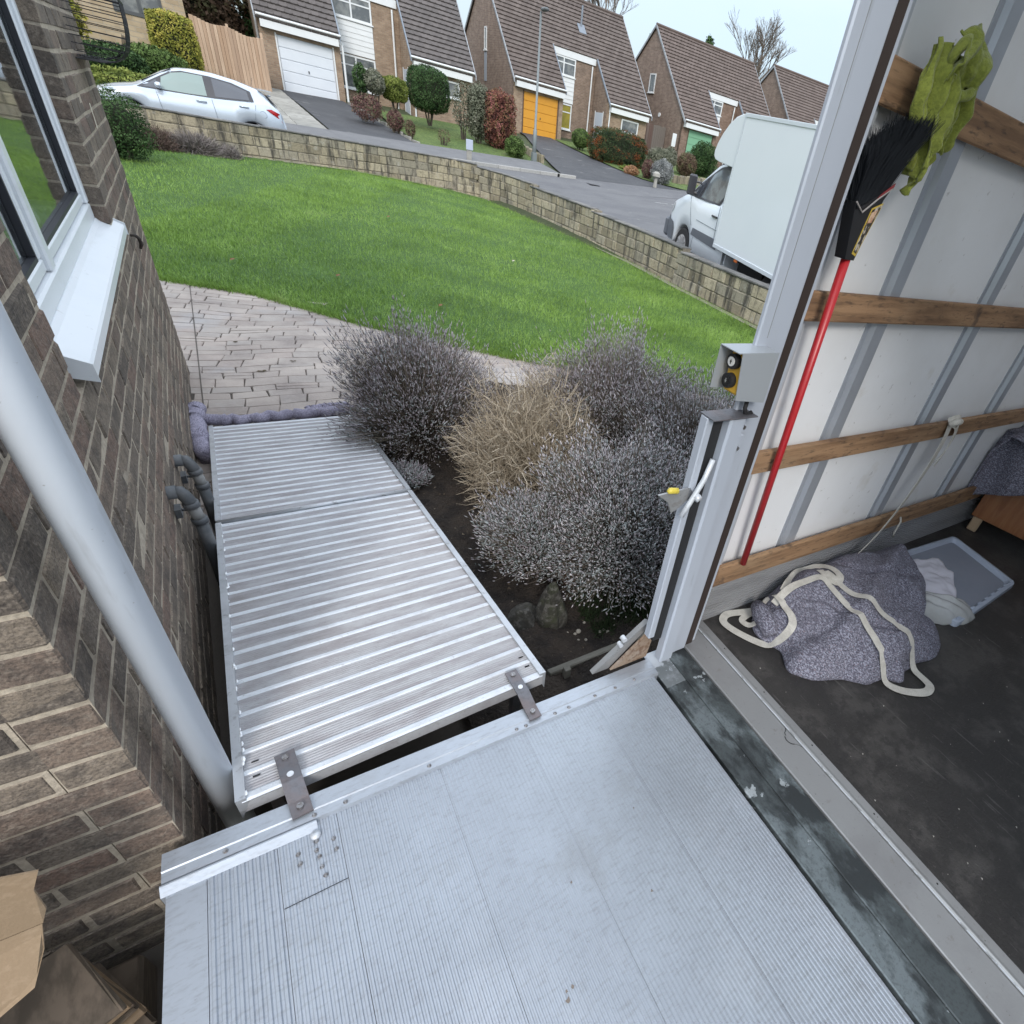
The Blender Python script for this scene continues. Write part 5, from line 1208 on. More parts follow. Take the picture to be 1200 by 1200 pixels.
for i in range(900):
    x, y = random.uniform(.62, 2.6), random.uniform(1.33, 3.6)
    if not inpoly(x, y, BED): continue
    r_ = random.choice([.003,.004,.006,.009,.012]); z = -1.915+.03*nz3(x, y, 0, 5)
    g.tone = random.random()
    v4 = [(x+r_*random.uniform(-1,1), y+r_*random.uniform(-1,1), z+random.uniform(0,.004)) for _ in range(3)]+[(x, y, z+r_*.9)]
    g.add(v4, [(0,1,3),(1,2,3),(2,0,3)])
g.build('soil_crumbs', mat('soil_litter', None, .95, tone=[(.03,.022,.017),(.09,.07,.05),(.17,.13,.09),(.05,.04,.03),(.3,.26,.2)]), kind='stuff')
for k in range(14):
    x, y = random.uniform(.9, 1.25), random.uniform(1.36, 1.55)
    o = rockmesh('pebble', (x, y, -1.925), (random.uniform(.006,.013),)*3, k, mat('pale_pebble', (.38,.35,.3), .8), 'pebble', 'small pale pebble on the dark soil below the pointed rock'); o['group'] = 'pale pebbles on the soil'
# rolled felt blanket tucked round the far end of the ramp
rb = thing('removal_blanket', 'lavender grey felt blanket rolled under the far end of the ramp on the path', 'blanket', (.1,4.1,-1.93))
M_felt2 = mat('pale_felt', (.22,.205,.27), .97, var=[(150,.42,.6,(.42,.40,.50),.85),(180,.55,.62,(.10,.09,.13),.8),(2,.5,.7,(.17,.16,.21),.5)], bump=.003, bscale=250, detail=3)
def roll(pts, R0, nm, sd_):
    g = MB(); P = []; 
    pts = [Vector(p) for p in pts]; K = 44
    for i in range(K+1):
        t = i/K*(len(pts)-1); a = min(int(t), len(pts)-2); P.append(pts[a].lerp(pts[a+1], t-a)+Vector((.02*nz3(i*.4,sd_), .03*nz3(i*.5,sd_+3), .006*nz3(i*.6,sd_+5))))
    g.tube(P, [R0*(1+.45*nz3(i*.8, sd_)+.2*nz3(i*2.1, sd_+2)) for i in range(K+1)], 18); g.build(nm, M_felt2, rb, smooth=True)
roll([(-.335,4.28,-1.875),(-.335,4.05,-1.885),(-.315,3.75,-1.89),(-.275,3.60,-1.905)], .050, 'side_roll', 1)
roll([(-.33,4.13,-1.885),(-.1,4.09,-1.895),(.2,4.12,-1.895),(.45,4.13,-1.90),(.62,4.16,-1.91)], .036, 'end_roll', 4)
roll([(.30,4.17,-1.895),(.45,4.21,-1.90),(.56,4.22,-1.905)], .032, 'end_fold', 8)
# dead leaves on the path
M_leaf = mat('dead_leaf', (.06,.045,.02), .8, var=[(40,.45,.6,(.12,.09,.04),.7)])
for (x, y, s_, lb_) in ((.10,5.05,.045,'largest dark dead leaf clump on the path beyond the ramp end'),(.34,5.25,.03,'small dead leaf just right of the largest leaf clump'),(-.03,5.75,.03,'small dead leaf on the path nearest the lawn edge and brick wall'),(.62,4.72,.03,'dead leaf on the path beside the left lavender bush'),(.9,6.2,.02,'tiny dead leaf at the curve of the lawn edge')):
    g = MB(); K = 9
    for r_ in range(3):
        a0 = random.uniform(0, 6); cx, cy = x+random.uniform(-.5,.5)*s_, y+random.uniform(-.3,.3)*s_
        g.add([(cx+s_*.5*math.cos(a0+2*PI*k/K)*(1 if k % 2 else .5), cy+s_*.3*math.sin(a0+2*PI*k/K)*(1 if k % 2 else .6), -1.931+.006*random.random()) for k in range(K)]+[(cx, cy, -1.922)], [(k, (k+1) % K, K) for k in range(K)])
    tag(g.build('dead_leaf', M_leaf, origin=(x, y, -1.93)), lb_, 'leaf', 'dead leaves on the path')

# a few fallen leaves and worm casts on the lawn
for k, (x, y, lb_) in enumerate(((.15,8.6,'brown fallen leaf on the lawn close to the brick wall end'),(2.1,6.9,'brown fallen leaf on the lawn near the curve of the path'),(1.2,8.1,'reddish fallen leaf in the grass beyond the left lavender'),(4.3,9.8,'pale fallen leaf out in the middle of the lawn'),(2.9,12.6,'small fallen leaf far out on the lawn towards the wall'))):
    g = MB(); K = 8; z = lawn_z(x, y)+.05
    g.add([(x+.035*math.cos(2*PI*j/K)*(1 if j % 2 else .6), y+.025*math.sin(2*PI*j/K), z+.012*math.sin(j*2.1)) for j in range(K)]+[(x, y, z+.012)], [(j, (j+1) % K, K) for j in range(K)])
    tag(g.build('fallen_leaf', mat('fallen_leaf_brown', (.20,.10,.05), .8) if k != 3 else mat('fallen_leaf_pale', (.42,.40,.30), .8), origin=(x, y, z)), lb_, 'leaf', 'fallen leaves on the lawn')
# ================================================================== STREET: CAR AND VAN
def loft(rings, closed=True):
    """rings: list of equal length point lists -> vs, fs"""
    n = len(rings[0]); vs = [p for r_ in rings for p in r_]; fs = []
    for i in range(len(rings)-1):
        for k in range(n if closed else n-1): fs.append((i*n+k, (i+1)*n+k, (i+1)*n+(k+1) % n, i*n+(k+1) % n))
    return vs, fs
def interp(tab, x):
    for (a, b) in zip(tab, tab[1:]):
        if x <= b[0]: t = (x-a[0])/(b[0]-a[0]) if b[0] > a[0] else 0; t = max(0, t); return a[1]+(b[1]-a[1])*t
    return tab[-1][1]
def body(par, xs, bot, belt, roof, hw, rw, m, nm='body', arch=()):
    """car body lofted from side-view curves; front at x=0"""
    rings = []
    for x in xs:
        b, be, r_, w, rwi = interp(bot, x), interp(belt, x), interp(roof, x), interp(hw, x), interp(rw, x)
        for (ax, ar, az) in arch:
            if abs(x-ax) < ar: b = max(b, az+math.sqrt(ar*ar-(x-ax)**2))
        be = min(be, r_-.02); b = min(b, be-.12)
        sec = [(0, b), (w*.86, b), (w*.96, b+.04), (w, b+(be-b)*.35), (w*.995, b+(be-b)*.62), (w*.965, be), (w*.93, be+.012), (w*.93+(rwi-w*.93)*.5, be+(r_-be)*.52), (rwi, r_-.055), (rwi*.86, r_-.012), (rwi*.45, r_+.004), (0, r_+.008)]
        rings.append([(x, -y, z) for y, z in sec]+[(x, y, z) for y, z in sec[::-1][1:-1]])
    vs, fs = loft(rings); g = MB(); g.add(vs, [f[::-1] for f in fs]+[tuple(range(len(rings[0])))[::1], tuple((len(rings)-1)*len(rings[0])+k for k in range(len(rings[0])))[::-1]])
    o = g.build(nm, m, par, smooth=True, local=True)
    return o
def wheel(par, x, y, z, R, w, sgn, mr, cols=8):
    g = MB(); g.tube([(x, y, z), (x, y+sgn*.02, z), (x, y+sgn*w*.9, z), (x, y+sgn*w, z)], [R*.93, R, R, R*.93], 32); t_ = g.build('tyre', M_tyre, None, local=True); t_.parent = par
    g = MB(); g.tube([(x, y-sgn*.004, z), (x, y+sgn*.05, z)], [R*.62, R*.64], 28)
    for k in range(cols):
        a = 2*PI*k/cols; c, s_ = math.cos(a), math.sin(a); q = lambda r_, o_: (x+r_*c-o_*s_, y-sgn*.008, z+r_*s_+o_*c)
        g.prism([q(R*.14, -.02), q(R*.58, -.028), q(R*.58, .028), q(R*.14, .02)], (0, -sgn*.012, 0))
    g.tube([(x, y-sgn*.02, z), (x, y, z)], R*.17, 14)
    r_ = g.build('rim', mr, None, local=True); r_.parent = t_; return t_
M_tyre = mat('tyre_rubber', (.02,.02,.021), .85)
M_alloy = mat('silver_wheel', (.5,.5,.51), .35, metal=.6)
M_silver = mat('silver_paint', (.50,.56,.63), .22, metal=.3, coat=.7, var=[(1.5,.45,.7,(.46,.52,.6),.4)])
M_dglass = mat('dark_car_glass', (.06,.065,.08), .05, spec=.8, coat=.5)
M_lglass = mat('pale_car_glass', (.21,.28,.26), .06, spec=.9, coat=.5)
M_trim = mat('dark_trim', (.05,.05,.058), .4)
M_redl = mat('red_tail_light', (.42,.015,.02), .2, coat=.6)
car = thing('parked_car', 'silver five door hatchback parked across the road behind the garden wall', 'car', (-1.60,22.1-.85,terr(.3,21.5)+.03), rz=math.radians(-1.5))
xs = list(np.linspace(0, 3.92, 60))
bot = [(0,.42),(.1,.26),(.5,.2),(3.5,.2),(3.8,.3),(3.92,.42)]
beltc = [(0,.62),(.3,.78),(.95,.93),(1.6,.955),(2.4,.99),(3.2,1.05),(3.5,1.08),(3.92,1.0)]
roofc = [(0,.66),(.15,.78),(.5,.90),(.85,.98),(1.05,1.08),(1.45,1.33),(1.75,1.455),(2.1,1.505),(2.5,1.505),(3.0,1.455),(3.4,1.37),(3.55,1.30),(3.75,1.08),(3.86,.92),(3.92,.7)]
hwc = [(0,.5),(.06,.66),(.2,.76),(.6,.83),(1,.845),(3.0,.85),(3.5,.82),(3.8,.72),(3.92,.55)]
rwc = [(0,.3),(.3,.62),(.8,.68),(1.1,.66),(1.5,.60),(2.2,.585),(3.2,.56),(3.5,.54),(3.75,.58),(3.92,.4)]
cbody = body(car, xs, bot, beltc, roofc, hwc, rwc, M_silver, arch=((.74,.35,.30),(3.17,.35,.30)))
def sect_y(P, z):
    for (a, b) in zip(P, P[1:]):
        if a[1] <= z <= b[1] and b[1] > a[1]: return a[0]+(b[0]-a[0])*(z-a[1])/(b[1]-a[1])
    return P[0][0] if z < P[0][1] else P[-1][0]
def side_y(x, z, off=.006):      # near side of the car at height z, read from the body section
    b, be, r_, w, rwi = interp(bot, x), interp(beltc, x), interp(roofc, x), interp(hwc, x), interp(rwc, x)
    be = min(be, r_-.02); b = min(b, be-.12)
    P = [(w*.96, b+.04), (w, b+(be-b)*.35), (w*.995, b+(be-b)*.62), (w*.965, be), (w*.93, be+.012), (w*.93+(rwi-w*.93)*.5, be+(r_-be)*.52), (rwi, r_-.055), (rwi*.86, r_-.012)]
    return -(sect_y(P, z)+off+.008)
def panel(nm, pts, m, par, off=.006, th=.004, sub=6, sgn=1):
    P = []
    for (a, b) in zip(pts, pts[1:]+pts[:1]):
        for k in range(sub): t = k/sub; P.append((a[0]+(b[0]-a[0])*t, a[1]+(b[1]-a[1])*t))
    cx, cz = sum(p[0] for p in P)/len(P), sum(p[1] for p in P)/len(P); vs = []; 
    FR = (1, .85, .7, .55, .4, .2)
    for f in FR: vs += [(cx+(p[0]-cx)*f, 0, cz+(p[1]-cz)*f) for p in P]
    vs = [(x, sgn*side_y(x, z, off), z) for x, _, z in vs]+[(cx, sgn*side_y(cx, cz, off), cz)]; K = len(P)
    fs = [(i*K+k, i*K+(k+1) % K, (i+1)*K+(k+1) % K, (i+1)*K+k) for i in range(5) for k in range(K)]+[(5*K+k, 5*K+(k+1) % K, 6*K) for k in range(K)]
    g = MB(); g.add(vs, fs); return g.build(nm, m, par, smooth=True, local=True)
for sg in (1, -1):
    panel('window_surround', [(.93,.95),(1.30,1.17),(1.62,1.36),(1.86,1.425),(2.4,1.435),(2.85,1.40),(3.22,1.30),(3.26,1.10),(2.4,1.01),(1.6,.975)], M_trim, car, .004, sgn=sg)
    panel('side_window', [(1.38,.985),(1.44,1.22),(1.66,1.345),(1.88,1.40),(2.27,1.412),(2.28,1.025),(1.9,1.0)], M_lglass, car, .009, sgn=sg)
    panel('side_window', [(2.45,1.045),(2.44,1.405),(2.82,1.37),(3.14,1.285),(3.17,1.11)], M_dglass, car, .009, sgn=sg)
    panel('quarter_window', [(1.05,.975),(1.34,1.16),(1.33,.985)], M_dglass, car, .009, sgn=sg)
for (a, b) in (((1.28,.95),(1.33,.50)),((2.36,.98),(2.42,.42)),((3.28,1.04),(3.22,.72)),((1.33,.5),(1.32,.3))):
    g = MB(); pts_ = [(a[0]+(b[0]-a[0])*t, side_y(a[0]+(b[0]-a[0])*t, a[1]+(b[1]-a[1])*t, .0005), a[1]+(b[1]-a[1])*t) for t in np.linspace(0, 1, 8)]
    g.tube(pts_, .004, 6); g.build('door_seam', mat('seam_grey', (.13,.15,.17), .6), car, local=True)
for (x, z) in ((2.14,.90),(3.02,.955)):
    g = MB(); y = side_y(x, z, 0); g.tube([(x-.1,y,z),(x-.09,y-.03,z+.004),(x+.08,y-.03,z+.006),(x+.1,y,z+.004)], [.014,.017,.017,.012], 10); g.build('door_handle', M_silver, car, smooth=True, local=True)
g = MB(); y = side_y(1.5, 1.0, 0); g.tube([(1.36,y,.99),(1.36,y-.08,1.01)], .014, 8); mrr = g.build('mirror_arm', M_trim, car, local=True)
g = MB()
vs, fs = loft([[(1.36+sx, y-.10+.09*math.cos(a)*k, 1.055+.062*math.sin(a)*k) for a in np.linspace(0, 2*PI, 15)[:-1]] for sx, k in ((-.07,.35),(-.055,.75),(-.02,.98),(.03,1),(.045,.9))]); g.add(vs, fs+[tuple(range(14)), tuple(4*14+k for k in range(14))[::-1]]); g.build('door_mirror', M_silver, car, smooth=True, local=True)
g = MB(); P = [(3.56,-.56,1.275),(3.76,-.60,1.06),(3.76,.60,1.06),(3.56,.56,1.275)]; g.prism([(x+.012, y, z+.012) for x, y, z in P], (.01, 0, .01)); g.build('rear_window', M_dglass, car, local=True)
def taillight(sg):
    g = MB(); P = [(3.50,.99),(3.62,1.01),(3.80,.94),(3.895,.80),(3.86,.74),(3.72,.86)]
    vs = [(x, sg*(abs(side_y(x, z, .004))), z) for x, z in P]; c = (3.73, sg*abs(side_y(3.73,.9,.03)), .9); g.add(vs+[c], [(i, (i+1) % 6, 6) for i in range(6)]); g.build('tail_light', M_redl, car, smooth=True, local=True)
taillight(-1); taillight(1)
g = MB(); g.tube([(3.66,.3,1.27),(3.73,.3,1.275)], .02, 8); g.box((3.42,-.52,1.375), (3.70,.52,1.392)); g.build('roof_spoiler', M_silver, car, local=True)
g = MB(); g.tube([(3.30,0,1.42),(3.36,0,1.60)], .004, 6); g.build('aerial', M_trim, car, local=True)
g = MB(); c = (3.42, side_y(3.42,.86,.0005), .86); g.tube([(c[0]+.075*math.cos(a), c[1], c[2]+.075*math.sin(a)) for a in np.linspace(0, 2*PI, 25)], .003, 5, cap=False); g.build('fuel_flap', mat('seam_grey', (.2,.2,.2)), car, local=True)
for x in (.74, 3.17):
    wheel(car, x, -.82, .30, .30, .2, 1, M_alloy); wheel(car, x, .82, .30, .30, .2, -1, M_alloy)
g = MB(); P = [(1.0,1.055),(1.62,1.40)]; g.add([(1.04,-.60,1.08),(1.04,.60,1.08),(1.66,.54,1.425),(1.66,-.54,1.425)], [(0,1,2,3)]); g.build('windscreen', M_dglass, car, local=True)
for sg in (1,-1):
    panel('headlight', [(.08,.64),(.20,.76),(.52,.80),(.42,.68)], mat('headlamp', (.55,.57,.6), .1, coat=.6), car, .004, sgn=sg)

# van: x forward, near side at y=0, z from the road
VD = math.atan2(.98, .2); vbase = Vector((8.31, 9.07, -1.82))
van = thing('box_van', 'white high roofed box van parked nose uphill against the garden wall', 'van', vbase, rz=VD)
van.rotation_euler = (0, -math.atan(.052), VD)
M_vanp = mat('van_white', (.72,.76,.80), .3, coat=.4, var=[(.8,.45,.7,(.68,.72,.77),.5)])
M_vang = mat('van_grey_trim', (.12,.13,.15), .55)
HB = .70        # box floor above the road
def vy(y): return -y     # near side is local +y ; far side negative
g = MB(); g.cbox((-3.6,-2.12,HB), (0,0,HB+2.18), .03); g.build('box_body', M_vanp, van, local=True)
g = MB()
prof = [(0,2.18),(.14,2.17),(.32,2.12),(.52,2.00),(.70,1.83),(.82,1.66),(.87,1.53),(.86,1.45),(.78,1.395),(.60,1.37),(0,1.36)]
rings = []
for (y, k) in ((-.0,.95),(-.010,.975),(-.04,.992),(-.12,1),(-2.0,1),(-2.08,.992),(-2.11,.975),(-2.12,.95)):
    rings.append([(x*k if x else 0, y-.001, HB+1.36+(z-1.36)*(k if x else 1)+(1-k)*.3*(1 if x else 0)) for x, z in prof])
vs, fs = loft(rings); n_ = len(prof); g.add(vs, fs); g.add(rings[0], [tuple(range(n_))[::-1]]); g.add(rings[-1], [tuple(range(n_))]); g.build('roof_pod', M_vanp, van, smooth=True, local=True)
for (z0_, z1_) in ((HB-.02,HB+.05),(HB+2.13,HB+2.19)):
    g = MB(); g.cbox((-3.61,-.001,z0_), (.005,.012,z1_), .004); g.build('edge_rail', mat('van_rail', (.66,.71,.76), .35, metal=.2), van, local=True)
g = MB(); g.cbox((-.03,.0,HB+.05), (.008,.010,HB+2.13), .003); g.build('edge_rail', MATS['van_rail'], van, local=True)
# cab lofted (front at x=0 in its own frame, nose at van x = 2.72)
cab_xs = list(np.linspace(0, 3.0, 46))
bot_ = [(0,.36),(.12,.30),(3.0,.33)]
belt_ = [(0,.72),(.12,.97),(.4,1.14),(.85,1.30),(1.2,1.34),(2.0,1.36),(3.0,1.36)]
roof_ = [(0,.82),(.08,1.02),(.2,1.14),(.42,1.22),(.80,1.37),(1.0,1.52),(1.78,2.07),(2.05,2.16),(2.4,2.19),(3.0,2.20)]
hw_ = [(0,.70),(.10,.84),(.3,.93),(.7,.965),(3.0,.97)]
rw_ = [(0,.5),(.3,.80),(1.0,.84),(1.4,.82),(2.2,.76),(3.0,.76)]
rings = []
def ringv(x):
    b, be, r_, w, rwi = interp(bot_, x), interp(belt_, x), interp(roof_, x), interp(hw_, x), interp(rw_, x)
    if abs(x-1.08) < .42: b = max(b, .34+math.sqrt(.42**2-(x-1.08)**2))
    be = min(be, r_-.03)
    sec = [(0,b),(w*.93,b),(w*.98,b+.03),(w,b+(be-b)*.4),(w*.995,b+(be-b)*.75),(w*.97,be),(w*.95,be+.01),(w*.95+(rwi-w*.95)*.5,be+(r_-be)*.52),(rwi,r_-.07),(rwi*.86,r_-.015),(rwi*.45,r_),(0,r_+.005)]
    return [(2.72-x, -1.06+y, z) for y, z in sec]+[(2.72-x, -1.06-y, z) for y, z in sec[::-1][1:-1]]
for x in cab_xs: rings.append(ringv(x))
vs, fs = loft(rings); g = MB(); g.add(vs, fs+[tuple(range(22))[::-1], tuple(45*22+k for k in range(22))]); cabo = g.build('cab', M_vanp, van, smooth=True, local=True)
def vside(x, z, off=.006):     # x measured from the nose
    b, be, r_, w, rwi = interp(bot_, x), interp(belt_, x), interp(roof_, x), interp(hw_, x), interp(rw_, x); be = min(be, r_-.03)
    P = [(w*.98,b+.03),(w,b+(be-b)*.4),(w*.995,b+(be-b)*.75),(w*.97,be),(w*.95,be+.01),(w*.95+(rwi-w*.95)*.5,be+(r_-be)*.52),(rwi,r_-.07),(rwi*.86,r_-.015)]
    return -1.06+sect_y(P, z)+off+.008
def vpanel(nm, pts, m, par, off=.006, sub=5):
    P = []
    for (a, b) in zip(pts, pts[1:]+pts[:1]):
        for k in range(sub): t = k/sub; P.append((a[0]+(b[0]-a[0])*t, a[1]+(b[1]-a[1])*t))
    cx, cz = sum(p[0] for p in P)/len(P), sum(p[1] for p in P)/len(P); vs = []
    FR = (1, .85, .7, .55, .4, .2)
    for f in FR: vs += [(cx+(p[0]-cx)*f, cz+(p[1]-cz)*f) for p in P]
    vs = [(2.72-x, vside(x, z, off), z) for x, z in vs]+[(2.72-cx, vside(cx, cz, off), cz)]; K = len(P)
    fs = [(i*K+k, i*K+(k+1) % K, (i+1)*K+(k+1) % K, (i+1)*K+k) for i in range(5) for k in range(K)]+[(5*K+k, 5*K+(k+1) % K, 6*K) for k in range(K)]
    g = MB(); g.add(vs, fs); return g.build(nm, m, par, smooth=True, local=True)
vpanel('window_surround', [(.98,1.34),(1.26,1.60),(1.90,1.99),(2.12,2.04),(2.52,2.05),(2.58,1.95),(2.48,1.50),(2.36,1.37),(1.8,1.355)], M_trim, van, .004)
vpanel('door_window', [(1.54,1.385),(1.72,1.84),(1.96,1.965),(2.46,1.995),(2.50,1.93),(2.42,1.53),(2.31,1.40)], M_vglass if 'M_vglass' in globals() else mat('van_glass', (.20,.23,.25), .05, spec=.8, coat=.5, var=[(3,.5,.6,(.09,.10,.115),.7)]), van, .009)
vpanel('quarter_window', [(1.08,1.40),(1.31,1.58),(1.60,1.77),(1.46,1.39)], M_dglass, van, .009)
vpanel('side_moulding', [(1.52,.66),(1.56,.80),(2.70,.80),(2.70,.62)], M_vang, van, .012)
vpanel('front_bumper', [(.0,.36),(.0,.78),(.10,.80),(.55,.72),(.62,.60),(.60,.36)], M_vang, van, .012)
g = MB(); g.cbox((2.62,-1.95,.34), (2.80,-.17,.74), .05); g.build('front_bumper', M_vang, van, local=True)
vpanel('headlight', [(.10,.84),(.14,.98),(.42,1.10),(.36,.92)], mat('headlamp', (.5,.5,.5), .1), van, .008)
for (a, b) in (((1.12,1.33),(1.42,.82)),((2.45,1.36),(2.55,.66)),((1.62,.62),(1.60,.38)),((1.62,.97),(2.60,.95))):
    g = MB(); g.tube([(2.72-(a[0]+(b[0]-a[0])*t), vside(a[0]+(b[0]-a[0])*t, a[1]+(b[1]-a[1])*t, .0), a[1]+(b[1]-a[1])*t) for t in np.linspace(0, 1, 6)], .004, 5); g.build('door_seam', MATS['seam_grey'], van, local=True)
g = MB(); x = 2.35; y = vside(x, 1.17, 0); g.cbox((2.72-x-.11,y-.004,1.15), (2.72-x+.10,y+.03,1.185), .006); g.build('door_handle', M_trim, van, local=True)
g = MB(); y = vside(1.5, 1.5, 0); g.cbox((1.46,y+.05,1.36), (1.56,y+.23,1.74), .03); g.tube([(1.46,y-.03,1.40),(1.51,y+.1,1.42)], .03, 8); g.tube([(1.46,y-.05,1.62),(1.51,y+.1,1.62)], .02, 8); g.build('door_mirror', M_trim, van, smooth=False, local=True)
g = MB(); g.add([(2.72-.98,-1.80,1.56),(2.72-.98,-.32,1.56),(2.72-1.74,-.38,2.08),(2.72-1.74,-1.74,2.08)], [(0,1,2,3)]); g.build('windscreen', M_dglass, van, local=True)
wheel(van, 1.64, -.13, .35, .35, .22, -1, M_alloy, 10); wheel(van, -2.05, -.13, .35, .35, .22, -1, M_alloy, 10)
wheel(van, 1.64, -1.99, .35, .35, .22, 1, M_alloy, 10); wheel(van, -2.05, -1.99, .35, .35, .22, 1, M_alloy, 10)
g = MB(); g.box((-3.5,-.55,.52), (-.3,-.45,.69)); g.box((-3.5,-1.65,.52), (-.3,-1.55,.69)); g.box((-1.4,-1.7,.4), (-.5,-.4,.6)); g.build('chassis', M_black, van, local=True)
g = MB(); g.cbox((-.30,-1.95,.33), (-.22,-.17,.72), .01); g.build('cab_back_flap', M_vanp, van, local=True)
for x in (-.95,-2.6):
    g = MB(); g.cbox((x-.06,-.02,HB-.075), (x+.06,.004,HB-.025), .008); g.build('marker_light', mat('amber_lens', (.5,.13,.03), .3), van, local=True)

# ================================================================== HOUSES
def brick_house_mats(i):
    c = [((.20,.125,.09),(.27,.185,.13)), ((.15,.098,.075),(.21,.145,.11)), ((.13,.082,.063),(.185,.12,.09))][i]
    return c
MB_front = [brickmat('house_brick_buff', (.28,.195,.135), (.39,.285,.20), (.36,.31,.25)), brickmat('house_brick_brown', (.20,.14,.105), (.30,.215,.16), (.32,.28,.24)), brickmat('house_brick_red', (.21,.135,.10), (.30,.205,.155), (.2,.17,.145))]
M_gableb = brickmat('gable_brick', (.21,.148,.115), (.30,.22,.175), (.32,.28,.24))
M_gablew = brickmat('gable_brick_light', (.3,.22,.15), (.38,.29,.20), (.32,.28,.22))
def tile_mat(name, c1, c2):
    k = lambda c, f: tuple(x*f for x in c)
    return mat(name, None, .85, tone=[k(c1,.88), c1, c1, k(c2,.92), c2], var=[(2.2,.5,.66,k(c2,1.3),.4),(9,.55,.7,k(c1,.5),.5)])
M_tiles = [tile_mat('roof_tiles_grey', (.10,.088,.084), (.12,.105,.10)), tile_mat('roof_tiles_brown', (.105,.082,.072), (.13,.104,.092)), tile_mat('roof_tiles_red', (.112,.084,.072), (.135,.103,.09))]
M_wpaint = mat('white_board', (.70,.72,.73), .5, var=[(3,.5,.7,(.6,.62,.62),.4)])
M_verge = mat('verge_mortar', (.33,.35,.37), .8, var=[(5,.45,.6,(.2,.21,.23),.6)])
M_hglass = mat('house_glass', (.09,.10,.11), .05, spec=.9, var=[(2.5,.45,.62,(.28,.29,.28),.6)])
M_curt = mat('yellow_curtain_glass', (.30,.25,.03), .15, var=[(4,.45,.62,(.2,.17,.03),.6)])
M_lead = mat('lead_flashing', (.2,.23,.27), .6)
W_, RUN, RISE = 9.2, 5.0, 4.8
def hwin(par, x0, x1, z0, z1, y, cols=1, transom=0, glass=None, axis='x', fr=.07):
    """white framed window standing 3 cm proud of its wall; axis x: in the facade plane, y: in a gable plane"""
    P = (lambda a, d, z: (a, y+d, z)) if axis == 'x' else (lambda a, d, z: (y+d, a, z))
    def bx_(m_, a0, a1, zz0, zz1, d0, d1):
        A, B = P(a0, d0, zz0), P(a1, d1, zz1); m_.box(tuple(min(A[i], B[i]) for i in range(3)), tuple(max(A[i], B[i]) for i in range(3)))
    g = MB(); bx_(g, x0, x1, z0, z0+fr, -.035, .05); bx_(g, x0, x1, z1-fr, z1, -.035, .05); bx_(g, x0, x0+fr, z0+fr+.001, z1-fr-.001, -.035, .05); bx_(g, x1-fr, x1, z0+fr+.001, z1-fr-.001, -.035, .05)
    for c in range(1, cols): a = x0+(x1-x0)*c/cols; bx_(g, a-fr*.5, a+fr*.5, z0+fr+.001, z1-fr-.001, -.03, .05)
    if transom: zt = z0+(z1-z0)*transom; bx_(g, x0+fr+.001, x1-fr-.001, zt-fr*.4, zt+fr*.4, -.026, .04)
    bx_(g, x0-.05, x1+.05, z0-.05, z0-.001, -.07, .05)
    w = g.build('window', M_wpaint, par, local=True)
    g = MB(); bx_(g, x0+fr*.8, x1-fr*.8, z0+fr*.8, z1-fr*.8, -.004, .0); g.build('pane', glass or M_hglass, w, local=True)
    return w
